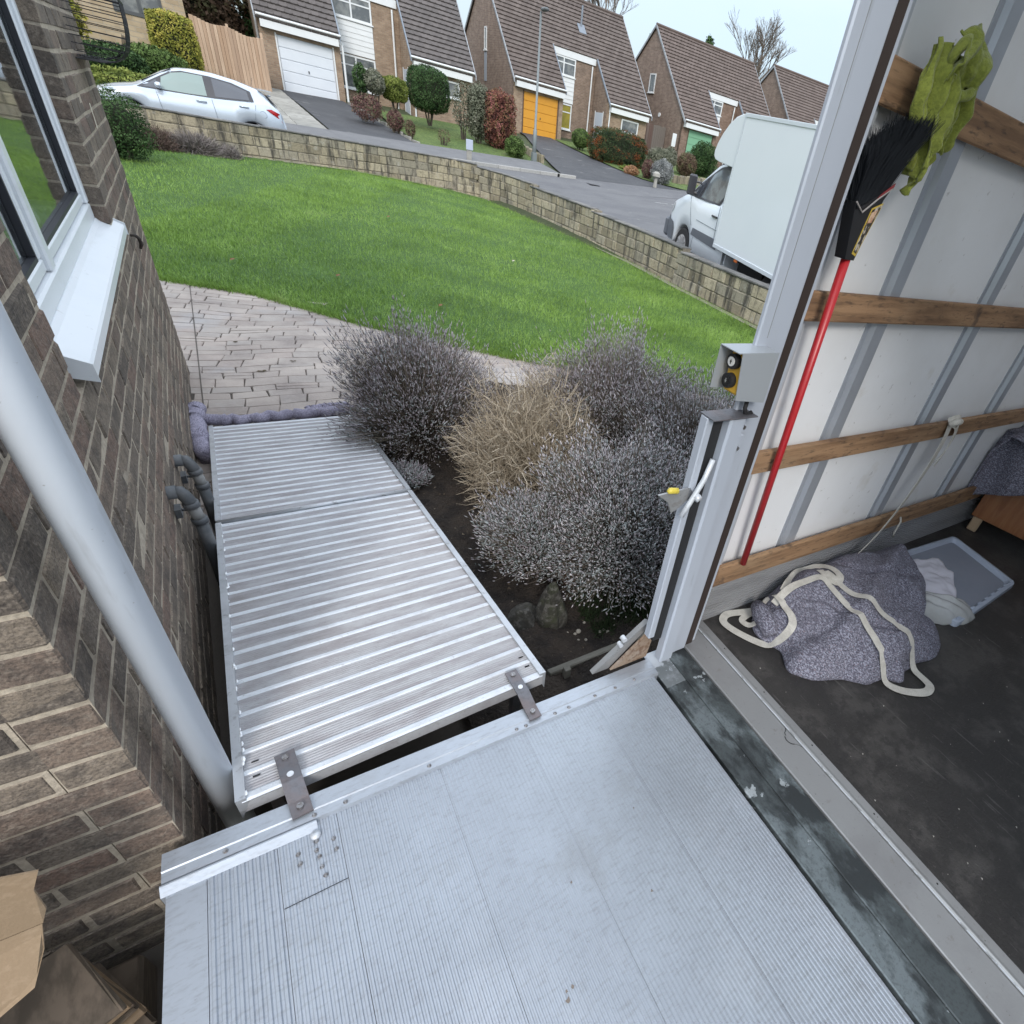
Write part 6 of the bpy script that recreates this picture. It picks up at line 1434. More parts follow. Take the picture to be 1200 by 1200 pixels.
def house_unit(label, x, y, z, rz, door_col, door_name, kind, eave=2.65, gside=True, flue=False, gwin=(3.7,4.75)):
    t_ = thing('detached_house', label, 'house', (x, y, z), rz=rz, group=None)
    fb = MB_front[kind]; zb = -.9       # walls run down into the sloping ground
    E = eave
    def zr(yy): return E+RISE/RUN*yy
    # front wall of the two wings (front face y=.12)
    g = MB()
    gx0, gx1, gh = .62, 2.78, 2.03
    wm = fb if kind != 1 else MB_front[0]
    g.prism([(0,.12,zb),(gx0,.12,zb),(gx0,.12,gh),(gx1,.12,gh),(gx1,.12,zb),(3.1,.12,zb),(3.1,.12,E-.02),(0,.12,E-.02)], (0,.23,0)); g.build('wing_wall', wm, t_, local=True)
    g = MB(); g.box((6.2,.12,zb), (9.2,.35,E-.02)); g.build('wing_wall', wm, t_, local=True)
    # recessed bay wall + cheeks
    g = MB(); g.box((3.1,2.2,zb), (6.2,2.4,zr(2.2)-.02)); g.build('bay_wall', fb, t_, local=True)
    for xx in (2.98, 6.2): g = MB(); g.prism([(xx,.36,zb),(xx,2.19,zb),(xx,2.19,zr(2.19)-.06),(xx,.36,zr(.36)-.08)], (.119,0,0)); g.build('cheek_wall', fb, t_, local=True)
    # gables
    for xx in (0.0, 9.08):
        g = MB(); g.prism([(xx,.13,zb),(xx,9.0,zb),(xx,9.0,3.9),(xx,RUN,zr(RUN)-.1),(xx,.13,zr(.13)-.09)], (.119,0,0)); g.build('gable_wall', M_gableb if kind else M_gablew, t_, local=True)
    g = MB(); g.box((.13,8.9,zb), (9.07,9.0,3.8)); g.build('back_wall', fb, t_, local=True)
    # roof: courses as real steps
    g = MB(); n = 25; th = .055; tw_ = .30
    def course(xa, xb, i):
        ya, yb = -.22+ (RUN+.22)*i/n, -.22+(RUN+.22)*(i+1)/n
        za, zb2 = zr(ya)+th, zr(yb)+.004; x = xa-(tw_*.5 if i % 2 else 0)
        while x < xb-.02:
            p, q = max(x, xa), min(x+tw_-.006, xb); m_ = p+(q-p)*.68; j = random.uniform(-.006, .006); hh = .022
            if q-p > .03:
                g.add([(p,ya+.05,za-th*1.1),(q,ya+.05,za-th*1.1),(q,ya,za+j+hh),(m_,ya,za+j),(p,ya,za+j),(q,yb,zb2+hh*.6),(m_,yb,zb2),(p,yb,zb2)], [(0,1,2,3,4),(4,3,6,7),(3,2,5,6)], random.random())
            x += tw_
    for i in range(n):
        ya = -.22+(RUN+.22)*(i+.5)/n
        if ya < 2.06: course(-.1, 3.1, i); course(6.2, 9.3, i)
        else: course(-.1, 9.3, i)
    g.add([(-.1,RUN,zr(RUN)+.01),(9.3,RUN,zr(RUN)+.01),(9.3,9.3,3.75),(-.1,9.3,3.75)], [(0,1,2,3)])
    roof = g.build('roof', M_tiles[kind], t_, local=True)
    g = MB(); g.tube([(-.1,RUN,zr(RUN)+.03),(9.3,RUN,zr(RUN)+.03)], .09, 8); g.build('ridge_tiles', M_tiles[kind], roof, local=True)
    for xx in (-.13, 9.3):
        g = MB(); g.prism([(xx,-.24,zr(-.24)-.10),(xx,RUN,zr(RUN)-.10),(xx,RUN,zr(RUN)+.05),(xx,-.24,zr(-.24)+.06)], (.045,0,0)); g.prism([(xx,9.3,3.65),(xx,RUN+.001,zr(RUN)-.10),(xx,RUN+.001,zr(RUN)+.05),(xx,9.3,3.80)], (.045,0,0)); g.build('verge', M_verge, roof, local=True)
    for xx in (3.10, 6.14):
        g = MB(); g.prism([(xx,-.2,zr(-.2)-.07),(xx,2.06,zr(2.06)-.07),(xx,2.06,zr(2.06)+.07),(xx,-.2,zr(-.2)+.07)], (.055,0,0)); g.build('verge', M_lead, roof, local=True)
    # eaves boards and gutters
    for xa, xb in ((-.05,3.14),(6.16,9.25)):
        g = MB(); g.box((xa+.12,-.17,E-.47), (xb-.1,.118,E-.14)); g.build('fascia', M_wpaint, t_, local=True)
        g = MB(); g.tube([(xa,-.2,E-.20+.12),(xb,-.2,E-.20+.12)], .045, 8); g.build('gutter', M_wpaint, t_, local=True)
    g = MB(); g.box((3.12,2.12,zr(2.2)-.42), (6.13,2.198,zr(2.2)-.03)); g.build('fascia', M_wpaint, t_, local=True)
    # garage door with panels
    gd = MB(); gd.box((gx0,.17,zb), (gx1,.2,gh)); gdo = gd.build('garage_door', door_col, t_, local=True, label=door_name)
    for k in range(5):
        h0 = .0+gh/5*k; g = MB(); g.cbox((gx0+.02,.145,h0+.012), (gx1-.02,.17,h0+gh/5-.010), .012); g.build('door_panel', door_col, gdo, local=True)
    g = MB(); g.tube([((gx0+gx1)/2,.145,.95),((gx0+gx1)/2,.11,.95)], .02, 8); g.box(((gx0+gx1)/2-.03,.105,.90), ((gx0+gx1)/2+.01,.12,1.0)); g.build('door_handle', M_trim, gdo, local=True)
    g = MB(); g.box((gx0-.06,.10,zb), (gx0-.002,.119,gh+.05)); g.box((gx1+.002,.10,zb), (gx1+.06,.119,gh+.05)); g.build('door_frame', M_wpaint if kind == 0 else mat('brown_frame', (.09,.06,.045)), gdo, local=True)
    # bay: upper window, cladding boards, lower window
    bx0, bx1 = 3.16, (4.95 if kind == 0 else 4.75)
    hwin(t_, bx0, bx1, 3.42, zr(2.2)-.44, 2.17, 2, .68)
    cl = MB(); cl.box((bx0,2.165,2.12), (bx1,2.198,3.36)); clo = cl.build('cladding', M_wpaint, t_, local=True)
    for k in range(6):
        g = MB(); g.prism([(bx0,2.164,2.125+.205*k),(bx0,2.14,2.13+.205*k),(bx0,2.155,2.325+.205*k),(bx0,2.164,2.325+.205*k)], (bx1-bx0,0,0)); g.build('board', M_wpaint, clo, local=True)
    if kind == 0: hwin(t_, bx0, bx1, .75, 2.08, 2.17, 2, .7)
    else: hwin(t_, bx0+.05, bx1-.05, .78, 2.08, 2.17, 1, .68, glass=M_curt if kind == 1 else None)
    # right wing window, entrance door on the cheek, pipes
    hwin(t_, 7.25, 8.55, 1.32, 2.0, .105, 1)
    g = MB(); g.box((6.17,.7,0.0), (6.197,1.65,2.05)); g.build('side_door', mat('pale_blue_door', (.52,.58,.66), .4), t_, local=True)
    g = MB(); g.box((6.16,.62,0.0), (6.185,.695,2.12)); g.box((6.16,1.655,0), (6.185,1.73,2.12)); g.build('door_frame', M_wpaint, t_, local=True)
    g = MB(); g.tube([(5.9,2.1,zr(2.2)-.5),(5.9,2.1,-.2)], .045, 8); g.tube([(6.3,.02,E-.35),(6.3,.02,-.3)], .04, 8); g.build('drainpipe', M_wpaint, t_, local=True)
    if kind == 0:
        g = MB(); g.tube([(3.2,.02,E-.3),(3.2,.02,-.3)], .045, 8); g.build('drainpipe', M_wpaint, t_, local=True)
        g = MB(); g.tube([(-.05,.6,zr(.6)-.2),(-.05,.6,-.3)], .05, 8); g.build('drainpipe', mat('grey_pipe', (.3,.31,.32), .5), t_, local=True)
    if gwin:
        hwin(t_, *((4.45, 4.85) if kind == 1 else (4.25, 5.0)), gwin[0], gwin[1], -.012, 1, 0, axis='y', fr=.065)
        if kind == 1: g = MB(); g.box((-.03,4.45,2.25), (-.002,4.85,3.62)); g.build('cladding_strip', mat('grey_cladding', (.30,.33,.38), .6), t_, local=True)
        if kind == 2: g = MB(); g.tube([(-.06,3.1,2.55),(-.002,3.1,2.55)], .13, 12); g.build('wall_lamp', M_wpaint, t_, local=True)
        g = MB(); g.box((-.06,2.0,.9), (-.002,2.2,1.15)); g.build('meter_box', M_trim, t_, local=True)
    if flue:
        g = MB(); y_ = 3.55; g.tube([(5.6,y_,zr(y_)-.1),(5.6,y_,zr(y_)+1.0)], .055, 10); g.prism([(5.35,y_-.35,zr(y_-.35)+.05),(5.85,y_-.35,zr(y_-.35)+.05),(5.85,y_+.1,zr(y_+.1)+.05),(5.35,y_+.1,zr(y_+.1)+.05)], (0,0,.02)); g.build('flue', M_lead, t_, local=True)
    return t_
M_gwhite = mat('white_garage_paint', (.66,.70,.75), .45, var=[(2,.45,.7,(.6,.64,.70),.5)])
M_gyel = mat('yellow_garage_paint', (.62,.29,.028), .5, var=[(3,.45,.7,(.55,.25,.03),.5)])
M_ggrn = mat('green_garage_paint', (.19,.40,.25), .5)
house_unit('brick and tile house with the white garage door and dark sweeping roof', 3.55, 35.35, -.46, math.radians(-2.5), M_gwhite, 'white panelled garage door', 0, eave=2.62, gwin=None)
house_unit('brown brick house with the bright yellow garage door and steep tiled roof', 15.55, 36.05, .0, math.radians(-1.5), M_gyel, 'bright yellow garage door', 1, eave=2.62, flue=True)
house_unit('dark brick house with the pale green garage door behind the box van', 27.5, 35.5, .38, math.radians(-1.5), M_ggrn, 'pale green garage door', 2, eave=2.55, gwin=(3.75,4.8))
h4 = house_unit('farthest brick house on the right showing its gable above the white van', 39.7, 36.3, 1.05, math.radians(-6), M_gwhite, 'white panelled garage door', 2, eave=2.5, gwin=(3.3,4.2))
# stone coloured house at the far left, window above
lh = thing('stone_house', 'pale sandstone coloured house wall with a dark grey window at the upper left', 'house', (-9,34.2,-.2))
M_stoneb = brickmat('sandstone_brick', (.38,.29,.19), (.46,.365,.25), (.4,.34,.26), w=.45, h=.16)
g = MB(); g.box((-9,34.2,-1.2), (-1.15,34.5,6.5)); g.box((-1.149,34.2,-1.2), (.32,34.5,.95)); g.box((.321,34.2,-1.2), (1.02,34.5,6.5)); g.box((-1.149,34.2,2.2), (.32,34.5,6.5)); g.box((.85,34.501,-1.2), (1.02,42,6.5)); g.build('wall', M_stoneb, lh)
g = MB(); g.box((-1.15,34.16,.93), (.33,34.22,1.03)); g.box((-1.15,34.18,1.031), (-1.05,34.3,2.2)); g.box((.23,34.18,1.031), (.33,34.3,2.2)); g.box((-.42,34.18,1.031), (-.34,34.3,2.2)); wf = g.build('window', mat('grey_window_frame', (.07,.075,.08), .5), lh)
g = MB(); g.box((-1.05,34.26,1.03), (.23,34.28,2.2)); g.build('pane', M_hglass, wf)
g = MB(); g.prism([(-9.3,33.9,6.5),(1.3,33.9,6.5),(1.3,38.3,9.6),(-9.3,38.3,9.6)], (0,0,.15)); g.build('roof', M_tiles[0], lh)

# iron drain cover and pale repair patch in the road
g = MB(); g.cbox((13.4,22.9,terr(13.6,23.1)+.001), (13.85,23.35,terr(13.6,23.1)+.022), .005); tag(g.build('drain_cover', M_trim, origin=(13.6,23.1,terr(13.6,23.1))), 'small dark iron drain cover in the road before the tarmac drive', 'drain cover')
# timber fence between the stone house and the white garage
M_fence = mat('new_timber', None, .85, tone=[(.40,.27,.18),(.47,.335,.235),(.53,.39,.28),(.36,.25,.175)], var=[(3,.45,.65,(.33,.22,.15),.5,(4,4,.4)),(20,.6,.7,(.25,.16,.1),.4)])
fn_ = thing('timber_fence', 'new pale timber board fence between the clipped yellow hedge and the garage', 'fence', (1.1,33.6,-.8))
x = 1.12; k = 0
while x < 3.42:
    w = .118; a = MB(); z0 = terr(x, 33.8)-.1; z1 = -.62+1.98+.04*math.cos((x-1.1)*5.4)-.02*(x-1.1)*4; yy = 33.9+.02*(k % 2)
    a.cbox((x,yy,z0), (x+w-.006,yy+.022,z1), .004, tone=random.random()); a.build('fence_board', M_fence, fn_); x += w; k += 1
g = MB()
for xx in (1.1,2.25,3.40): g.cbox((xx,33.93,-1), (xx+.09,34.02,1.4), .006)
g.build('fence_post', M_fence, fn_)
gf = thing('garden_gate', 'reddish brown boarded gate between the yellow garage house and the next gable', 'gate', (25.6,37.4,.3))
x = 24.95
M_gate2 = mat('gate_boards', None, .85, tone=[(.10,.065,.055),(.15,.10,.085),(.17,.15,.135),(.13,.085,.075)])
while x < 27.3:
    a = MB(); a.cbox((x,37.4,-.1), (x+.17,37.43,2.25+.02*math.sin(x*9)), .006, tone=random.random() if x < 26.3 else .66); a.build('gate_board', M_gate2, gf); x += .18

# ================================================================== LAMP, SIGNS
M_lamp = mat('lamp_grey', (.20,.225,.23), .55, metal=.3)
lp = thing('street_lamp', 'slim grey street lamp post at the back of the pavement by the yellow garage', 'street lamp', (12.35,26.3,-.90))
g = MB(); g.tube([(12.35,26.3,-1.0),(12.35,26.3,.25),(12.35,26.3,.30),(12.35,26.3,4.05)], [.085,.085,.05,.038], 12); g.build('pole', M_lamp, lp, smooth=True)
g = MB(); g.cbox((12.25,26.2,-1.0), (12.45,26.4,-.55), .01); g.build('base_box', M_lamp, lp)
g = MB(); vs, fs = loft([[(12.35+.03+.11*math.cos(a)*k, 26.15+sy, 4.10+.07*math.sin(a)*k) for a in np.linspace(0, 2*PI, 11)[:-1]] for sy, k in ((-.38,.4),(-.3,.9),(0,1),(.12,.6),(.16,.3))]); g.add(vs, fs+[tuple(range(10)), tuple(40+k for k in range(10))[::-1]]); g.build('lamp_head', mat('lamp_head_grey', (.10,.11,.115), .5), lp, smooth=True)
g = MB(); g.box((12.29,26.255,2.2), (12.41,26.262,2.45)); 
ms_ = thing('marker_post', 'short stone post with a pale blue grey plate by the pavement', 'marker post', (8.65,24.1,-1.3))
g = MB(); g.cbox((8.56,24.08,-1.35), (8.74,24.16,-.86), .01); g.build('post', M_conc, ms_)
g = MB(); g.cbox((8.52,24.05,-.85), (8.78,24.09,-.52), .01); g.build('plate', mat('pale_blue_plate', (.42,.47,.56), .5), ms_)
ss = thing('sale_board', 'small blank white board on a thin white pole beside the green garage', 'sign', (24.9,32.9,.2))
g = MB(); g.tube([(24.9,32.9,-.1),(24.9,32.9,1.2)], .03, 8); g.build('pole', M_wpaint, ss)
g = MB(); g.cbox((24.76,32.87,1.15), (25.06,32.93,1.82), .01); g.build('board', M_wpaint, ss)
bb = thing('bird_bath', 'small pale stone mushroom ornament at the kerb beside the silver shrub', 'ornament', (17.95,24.6,-.85))
g = MB(); g.tube([(17.95,24.6,-.95),(17.95,24.6,-.45)], [.10,.07], 12); g.build('pedestal', M_conc, bb); g = MB(); g.tube([(17.95,24.6,-.45),(17.95,24.6,-.32),(17.95,24.6,-.24)], [.19,.18,.07], 14); g.build('cap', M_conc, bb)
# low stone retaining stub beside the yellow garage's drive
sb = thing('drive_wall', 'short low brick edging wall along the left side of the tarmac drive', 'wall', (13.2,28,-.8))
for k in range(16):
    a = MB(); y = 26.4+.55*k; xx = 12.75+.013*(y-26.4)*8; a.cbox((xx,y,terr(xx,y)-.2), (xx+.16,y+.54,terr(xx,y)+.34-.012*k), .01, tone=random.random()); a.build('stone_block', M_block, sb)
kl = thing('drive_edging', 'pale concrete edging running down beside the dark drive of the white garage', 'edging', (7.4,30,-.9))
for k in range(10):
    a = MB(); y = 26.2+.9*k; xx = 7.37-.085*(y-26.2); a.cbox((xx,y,terr(xx,y)-.1), (xx+.08,y+.88,terr(xx,y)+.13), .01); a.build('edging_stone', M_conc, kl)

# ================================================================== SHRUBS, HEDGES, TREES
def foliage(nm, label, cat, c, R, z0, z1, n, leaf, m, group=None, box=0, core=True, stem=True, dens=(.7,1.03), elong=1.0, rzn=0, lump=.14):
    """crown of many small leaf faces spread through an uneven volume, over a few stems"""
    t_ = thing(nm, label, cat, (c[0], c[1], z0-.3), group=group)
    rx_, ry_ = (R if isinstance(R, tuple) else (R, R)); H = (z1-z0)/2; zc = (z0+z1)/2
    d = rng.normal(size=(n, 3)); d /= np.linalg.norm(d, axis=1)[:, None]
    if box:
        cu = rng.uniform(-1, 1, (n, 3)); fa = rng.integers(0, 3, n); cu[np.arange(n), fa] = np.sign(cu[np.arange(n), fa]); d = cu/np.linalg.norm(cu, axis=1)[:, None]; d = cu*box+d*(1-box)
    sd_ = rng.uniform(0, 50)
    lum = np.array([noise.noise(Vector((a*2.2+sd_, b*2.2, e*2.2))) for a, b, e in d]); l2 = np.array([noise.noise(Vector((a*6+sd_, b*6, e*6))) for a, b, e in d])
    rad = rng.uniform(dens[0], dens[1], n)*(1+lump*lum+lump*.5*l2)
    P = d*rad[:, None]*np.array([rx_, ry_, H]); 
    if rzn: P[:, :2] = P[:, :2]@np.array([[math.cos(rzn), math.sin(rzn)], [-math.sin(rzn), math.cos(rzn)]])
    P += np.array([c[0], c[1], zc])
    nrm = d+rng.normal(0, .7, (n, 3)); nrm /= np.linalg.norm(nrm, axis=1)[:, None]; ref = rng.normal(size=(n, 3)); u_ = np.cross(nrm, ref); u_ /= np.linalg.norm(u_, axis=1)[:, None]; w_ = np.cross(nrm, u_)
    s_ = (leaf*rng.uniform(.5, 1.2, n))[:, None]; V = np.stack([P-u_*s_, P-w_*s_*.5*elong, P+u_*s_, P+w_*s_*.5*elong], 1).reshape(-1, 3); F = np.arange(4*n).reshape(-1, 4)
    tone = np.clip(.5+.9*lum+.5*l2+rng.normal(0, .16, n), 0, 1)
    npmesh('foliage', V, F, m, t_, tone=tone, kind='stuff')
    if core:  # solid dark core: the shade inside the crown, put into its colour
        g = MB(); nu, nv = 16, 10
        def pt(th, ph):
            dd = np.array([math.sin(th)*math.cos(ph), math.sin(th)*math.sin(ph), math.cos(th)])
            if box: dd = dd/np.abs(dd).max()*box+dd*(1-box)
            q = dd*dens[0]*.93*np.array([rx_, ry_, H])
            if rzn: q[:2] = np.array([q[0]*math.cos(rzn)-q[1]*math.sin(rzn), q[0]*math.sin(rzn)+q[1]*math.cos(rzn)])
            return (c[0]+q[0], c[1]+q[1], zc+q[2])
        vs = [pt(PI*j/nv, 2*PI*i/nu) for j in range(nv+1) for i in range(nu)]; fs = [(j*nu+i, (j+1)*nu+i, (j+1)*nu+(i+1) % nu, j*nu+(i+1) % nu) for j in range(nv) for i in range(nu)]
        g.add(vs, fs); g.build('shade_core', m if False else M_core_shade, t_)
    if stem:
        g = MB()
        for k in range(4): a = k*1.7+sd_; g.tube([(c[0]+.06*math.cos(a), c[1]+.06*math.sin(a), z0-.45), (c[0]+rx_*.45*math.cos(a), c[1]+ry_*.45*math.sin(a), zc)], [.035,.015], 6)
        g.build('stem', M_bark, t_)
    return t_
M_core_shade = mat('inner_twigs_and_shade', (.022,.026,.014), 1.0)  # near-black colour that paints the shade deep in the crowns
M_bark = mat('bark', (.085,.07,.055), .95, var=[(6,.4,.6,(.05,.042,.035),.7)])
def fmat(n, tones): return mat(n, None, .85, tone=tones, spec=.25)
F_dark = fmat('leaf_dark_green', [(.012,.03,.010),(.028,.06,.018),(.045,.09,.03),(.07,.12,.045)])
F_mid = fmat('leaf_mid_green', [(.03,.055,.012),(.06,.10,.025),(.09,.145,.04),(.13,.19,.06)])
F_yel = fmat('leaf_gold', [(.09,.10,.015),(.17,.18,.03),(.27,.26,.05),(.38,.33,.07)])
F_lime = fmat('leaf_lime', [(.05,.07,.012),(.10,.13,.025),(.15,.19,.04),(.21,.24,.06)])
F_red = fmat('leaf_beech_red', [(.07,.03,.025),(.15,.055,.045),(.22,.085,.06),(.17,.13,.06),(.26,.10,.09)])
F_brown = fmat('leaf_brown', [(.06,.04,.03),(.11,.075,.05),(.15,.10,.07),(.12,.12,.06)])
F_grey = fmat('leaf_grey', [(.10,.11,.11),(.18,.19,.19),(.27,.28,.28),(.34,.35,.34)])
F_greyg = fmat('leaf_grey_green', [(.07,.08,.055),(.12,.13,.09),(.17,.18,.13),(.22,.22,.17)])
F_oran = fmat('leaf_heather', [(.20,.10,.05),(.32,.17,.09),(.42,.25,.15)])
F_berry = fmat('leaf_berry', [(.015,.03,.012),(.03,.05,.02),(.05,.075,.03),(.06,.08,.035),(.20,.06,.02)])
F_purp = fmat('leaf_purple', [(.07,.035,.035),(.12,.06,.055),(.18,.10,.085),(.13,.12,.07)])
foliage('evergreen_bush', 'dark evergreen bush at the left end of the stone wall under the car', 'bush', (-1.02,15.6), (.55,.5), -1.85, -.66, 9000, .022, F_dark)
def dryclump(c, R, H, n, label, m, tone=(0,1)):
    t_ = thing('dry_shrub', label, 'shrub', (c[0], c[1], -1.75)); az = rng.uniform(0, 2*PI, n); el = np.arccos(rng.uniform(0, 1, n)); rad = rng.uniform(.5, 1.0, n)
    tip = np.stack([np.sin(el)*np.cos(az)*R[0]*rad, np.sin(el)*np.sin(az)*R[1]*rad, np.cos(el)*H*rad+.02], 1)+np.array([c[0], c[1], -1.75]); base = tip*.55+np.array([c[0], c[1], -1.75])*.45; V, F = ribbons(base, (base+tip)/2+rng.normal(0, .03, (n, 3)), tip+rng.normal(0, .03, (n, 3)), .008)
    npmesh('twigs', V, F, m, t_, tone=np.tile(rng.uniform(tone[0], tone[1], n), 2), kind='stuff')
M_dryl = mat('dry_lavender', None, .9, tone=[(.10,.085,.08),(.19,.16,.155),(.27,.24,.235),(.14,.13,.10)])
dryclump((-.50,17.55), (.45,.4), .50, 2600, 'brownish dry shrub low against the stone wall beside the evergreen', mat('dry_brown', None, .9, tone=[(.08,.05,.045),(.15,.10,.085),(.12,.10,.07)]))
dryclump((.10,17.8), (.75,.45), .48, 4200, 'wide clump of grey dry lavender at the foot of the stone wall', M_dryl)
dryclump((.75,17.85), (.3,.3), .35, 1200, 'smaller grey dry tuft at the right of the lavender clump by the wall', M_dryl)
# across the road, left to right
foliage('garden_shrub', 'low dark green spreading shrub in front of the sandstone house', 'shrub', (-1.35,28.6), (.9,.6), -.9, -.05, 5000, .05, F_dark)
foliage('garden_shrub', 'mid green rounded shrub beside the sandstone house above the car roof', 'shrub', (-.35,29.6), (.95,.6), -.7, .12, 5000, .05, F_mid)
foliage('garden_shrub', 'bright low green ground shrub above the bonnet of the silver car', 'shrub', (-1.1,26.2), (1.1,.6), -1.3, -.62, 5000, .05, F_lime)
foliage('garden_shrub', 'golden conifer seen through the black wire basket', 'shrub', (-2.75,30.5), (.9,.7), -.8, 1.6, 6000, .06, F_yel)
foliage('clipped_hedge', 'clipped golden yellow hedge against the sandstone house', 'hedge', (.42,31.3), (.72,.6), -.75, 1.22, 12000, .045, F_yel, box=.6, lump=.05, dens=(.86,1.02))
for k, (x, w_, zt, lab) in enumerate(((1.4,1.1,3.6,'dark brown leafless tree behind the left end of the timber fence'),(2.7,1.3,3.2,'dark brown thicket of bare trees behind the middle of the timber fence'),(4.2,1.0,2.9,'dark evergreen behind the timber fence next to the white garage house'))):
    foliage('garden_tree', lab, 'tree', (x,40.5), (w_,1.0), -.4, zt, 5000, .12, F_brown if k < 2 else F_dark, lump=.3)
foliage('topiary_bush', 'big clipped dark green topiary dome by the second wing of the white garage house', 'topiary', (9.35,31.2), (.93,.85), -.02, 1.72, 16000, .035, F_dark, box=.25, lump=.05, dens=(.88,1.02))
foliage('topiary_bush', 'smaller lime green topiary fan left of the big dark dome', 'topiary', (7.85,31.1), (.58,.5), .1, 1.02, 8000, .035, F_lime, box=.2, lump=.12, dens=(.8,1.02))
foliage('garden_tree', 'small standard tree with a fluffy round head beside the lime topiary', 'tree', (6.95,30.6), (.42,.4), .20, 1.08, 3500, .04, F_greyg, core=False)
foliage('garden_tree', 'thin dark feathery conifer left of the small standard tree', 'tree', (6.45,30.8), (.28,.3), .10, 1.15, 2200, .045, F_dark, core=False, lump=.35)
foliage('garden_shrub', 'reddish bare shrub at the edge of the drive below the standard tree', 'shrub', (6.30,29.4), (.62,.5), -.75, .16, 2600, .04, F_purp, core=False, stem=False)
foliage('garden_shrub', 'dark purple red shrub at the lawn corner nearest the drive', 'shrub', (7.1,28.3), (.33,.3), -.88, -.12, 2600, .035, F_purp, core=False)
foliage('garden_shrub', 'small brown stemmed shrub beside the dark purple one', 'shrub', (7.45,27.5), (.2,.2), -.95, -.35, 900, .035, F_brown, core=False)
foliage('garden_shrub', 'tiny bare twig shrub standing alone on the far front lawn', 'shrub', (8.7,27.2), (.28,.2), -.95, -.40, 350, .03, F_brown, core=False)
foliage('tall_shrub', 'tall thin bare shrub in front of the small wing window', 'shrub', (10.35,29.6), (.5,.4), -.35, 1.42, 1800, .045, F_greyg, core=False, lump=.3)
foliage('hedge', 'grey green hedge end next to the red beech hedge', 'hedge', (10.95,29.3), (.50,.5), -.6, 1.50, 6500, .05, F_greyg, box=.3, lump=.12)
foliage('hedge', 'red and brown beech hedge left of the yellow garage door', 'hedge', (11.75,28.9), (.72,.8), -.75, 1.45, 12000, .05, F_red, box=.35, lump=.10)
foliage('garden_shrub', 'low green shrub at the foot of the red beech hedge', 'shrub', (11.75,27.0), (.46,.4), -.95, -.10, 4500, .035, F_mid)
foliage('topiary_bush', 'small round clipped green ball right of the yellow garage door', 'topiary', (18.35,33.0), (.56,.5), -.02, .90, 6500, .03, F_mid, lump=.05, dens=(.86,1.02))
foliage('hedge', 'long dark hedge dotted with red berries in front of the yellow garage house', 'hedge', (19.15,30.2), (1.75,.7), -.55, 1.22, 20000, .04, F_berry, box=.35, lump=.08, dens=(.85,1.02), rzn=-.15)
foliage('garden_shrub', 'pale grey green shrub at the right end of the berry hedge', 'shrub', (21.6,29.4), (1.0,.6), -.2, .85, 7000, .04, F_greyg)
foliage('garden_shrub', 'silver white shrub at the corner of the road beside the stone mushroom', 'shrub', (19.3,26.0), (.62,.5), -.78, .32, 8000, .03, F_grey)
foliage('garden_shrub', 'red brown rounded shrub left of the silver one', 'shrub', (18.95,26.8), (.34,.35), -.70, .20, 3500, .03, F_purp)
foliage('garden_shrub', 'low orange brown heather at the edge of the tarmac drive', 'shrub', (18.35,27.4), (.45,.35), -.74, -.24, 2600, .03, F_oran)
foliage('garden_shrub', 'small green weed clump beside the round clipped ball', 'shrub', (18.9,28.6), (.5,.4), -.6, -.28, 2200, .04, F_lime, core=False)
foliage('garden_shrub', 'brown shrub in front of the green garage door', 'shrub', (23.9,29.9), (.7,.5), -.25, .95, 6000, .045, F_brown)
foliage('garden_shrub', 'yellowish shrub at the left of the green garage door', 'shrub', (23.3,30.9), (.5,.4), -.1, 1.05, 4000, .045, F_greyg)
foliage('garden_shrub', 'big dark green bush between the green garage door and the van roof pod', 'shrub', (25.9,30.9), (1.0,.8), -.15, 1.75, 10000, .05, F_dark)
lw = thing('low_wall', 'low pale stone wall at the road edge before the van', 'wall', (22,27,-.6))
for k in range(9):
    a = MB(); x = 20.6+.62*k; y = 26.6+.16*k; a.cbox((x,y,terr(x,y)-.2), (x+.6,y+.2,terr(x,y)+.38), .015, tone=random.random(), xf=None); a.build('stone_block', M_block, lw)
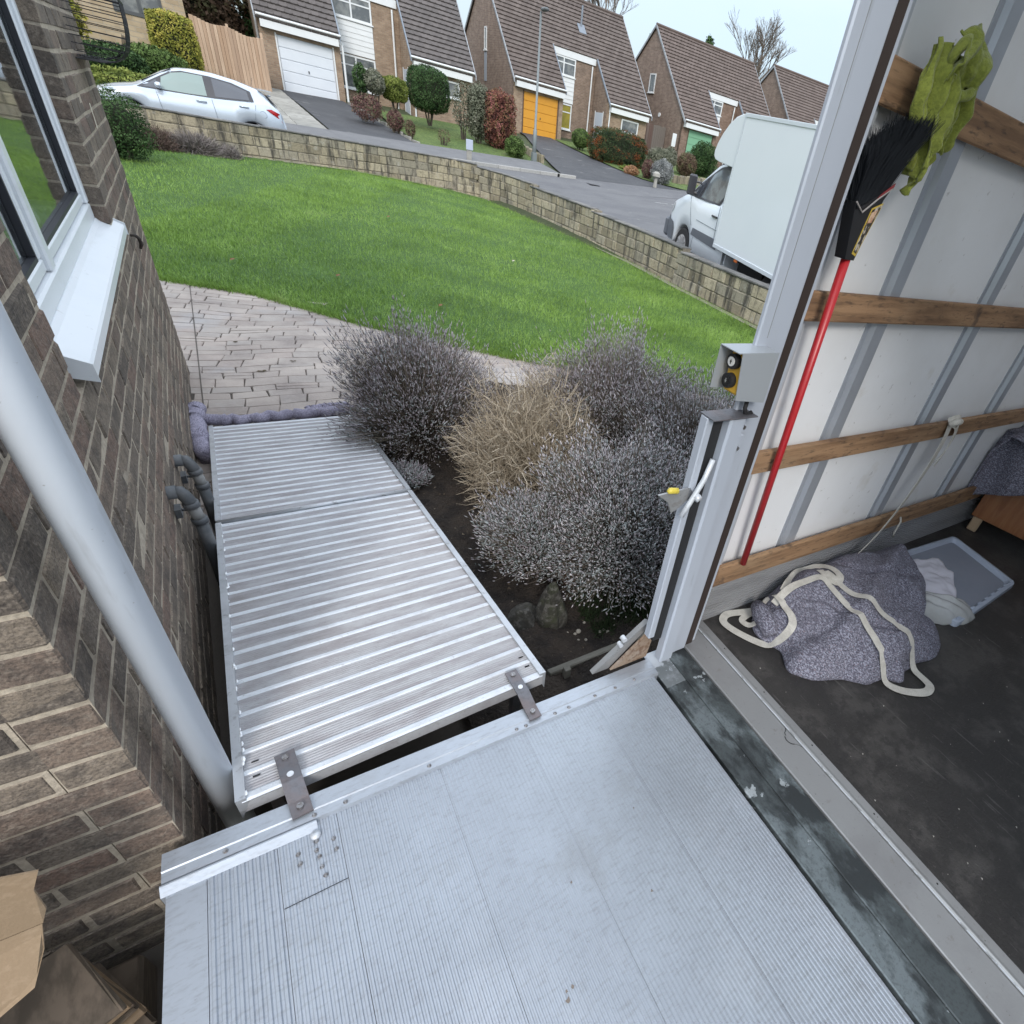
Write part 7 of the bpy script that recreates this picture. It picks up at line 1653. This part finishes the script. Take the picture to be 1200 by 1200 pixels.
# bare winter trees
M_branch = mat('bare_branch', (.13,.105,.085), .95)
def bare_tree(label, base, H, spread, seed, levels=6, group=None):
    rs = random.Random(seed); t_ = thing('bare_tree', label, 'tree', base); segs = []
    def grow(p, d, L_, r_, lev):
        n = 3; q = Vector(p); dd = Vector(d)
        pts = [q.copy()]
        for i in range(n):
            dd = (dd+Vector((rs.uniform(-.12,.12), rs.uniform(-.12,.12), rs.uniform(-.02,.1)))).normalized(); q = q+dd*L_/n; pts.append(q.copy())
        segs.append((pts, r_, r_*.62, lev))
        if lev < levels:
            k = 3
            for j in range(k):
                a = rs.uniform(0, 2*PI); ax = Vector((math.cos(a), math.sin(a), rs.uniform(-.15,.3)))
                nd = (dd*(1-.1*lev*0)+ax*spread*rs.uniform(.6, 1.2)).normalized(); nd.z = max(nd.z, -.05)
                st_ = pts[-1] if j < 2 else pts[rs.choice((1, 2))]
                grow(st_, nd.normalized(), L_*rs.uniform(.62,.82), r_*.60, lev+1)
    grow(base, (0, 0, 1), H*.30, H*.022, 0)
    tr = MB(); tw_ = MB()
    for pts, r0, r1, lev in segs:
        m_ = tr if lev < 2 else tw_
        if lev < 3: m_.tube(pts, [r0+(r1-r0)*i/3 for i in range(4)], 7 if lev < 2 else 5, cap=False)
        else: m_.tube([pts[0], pts[-1]], [max(r0, .012), max(r1, .009)], 3, cap=False)
    tr.build('trunk', M_bark, t_, smooth=True); tw_.build('crown_of_branches', M_branch, t_, kind='stuff')
bare_tree('large bare winter tree behind the roof of the yellow garage house', (38.5,62,1.5), 15.5, .60, 3, 7)
bare_tree('round headed bare winter tree behind the roofs on the right', (50.9,55.5,2.5), 13.6, .50, 11, 7)
foliage('conifer_tree', 'small dark pointed conifer tip just above the green garage house roof', 'tree', (41.0,51.3), (.55,.55), 6.0, 10.6, 4000, .12, F_dark, lump=.25)
foliage('conifer_tree', 'dark evergreen crown below the large bare tree between two roofs', 'tree', (34.2,50.0), (1.0,1.0), 5.2, 9.0, 6000, .14, F_dark, lump=.3)
foliage('conifer_tree', 'tiny dark tree top peeping over the ridge left of the conifer', 'tree', (37.7,51), (.5,.5), 6.0, 9.75, 1500, .10, F_brown, lump=.3)
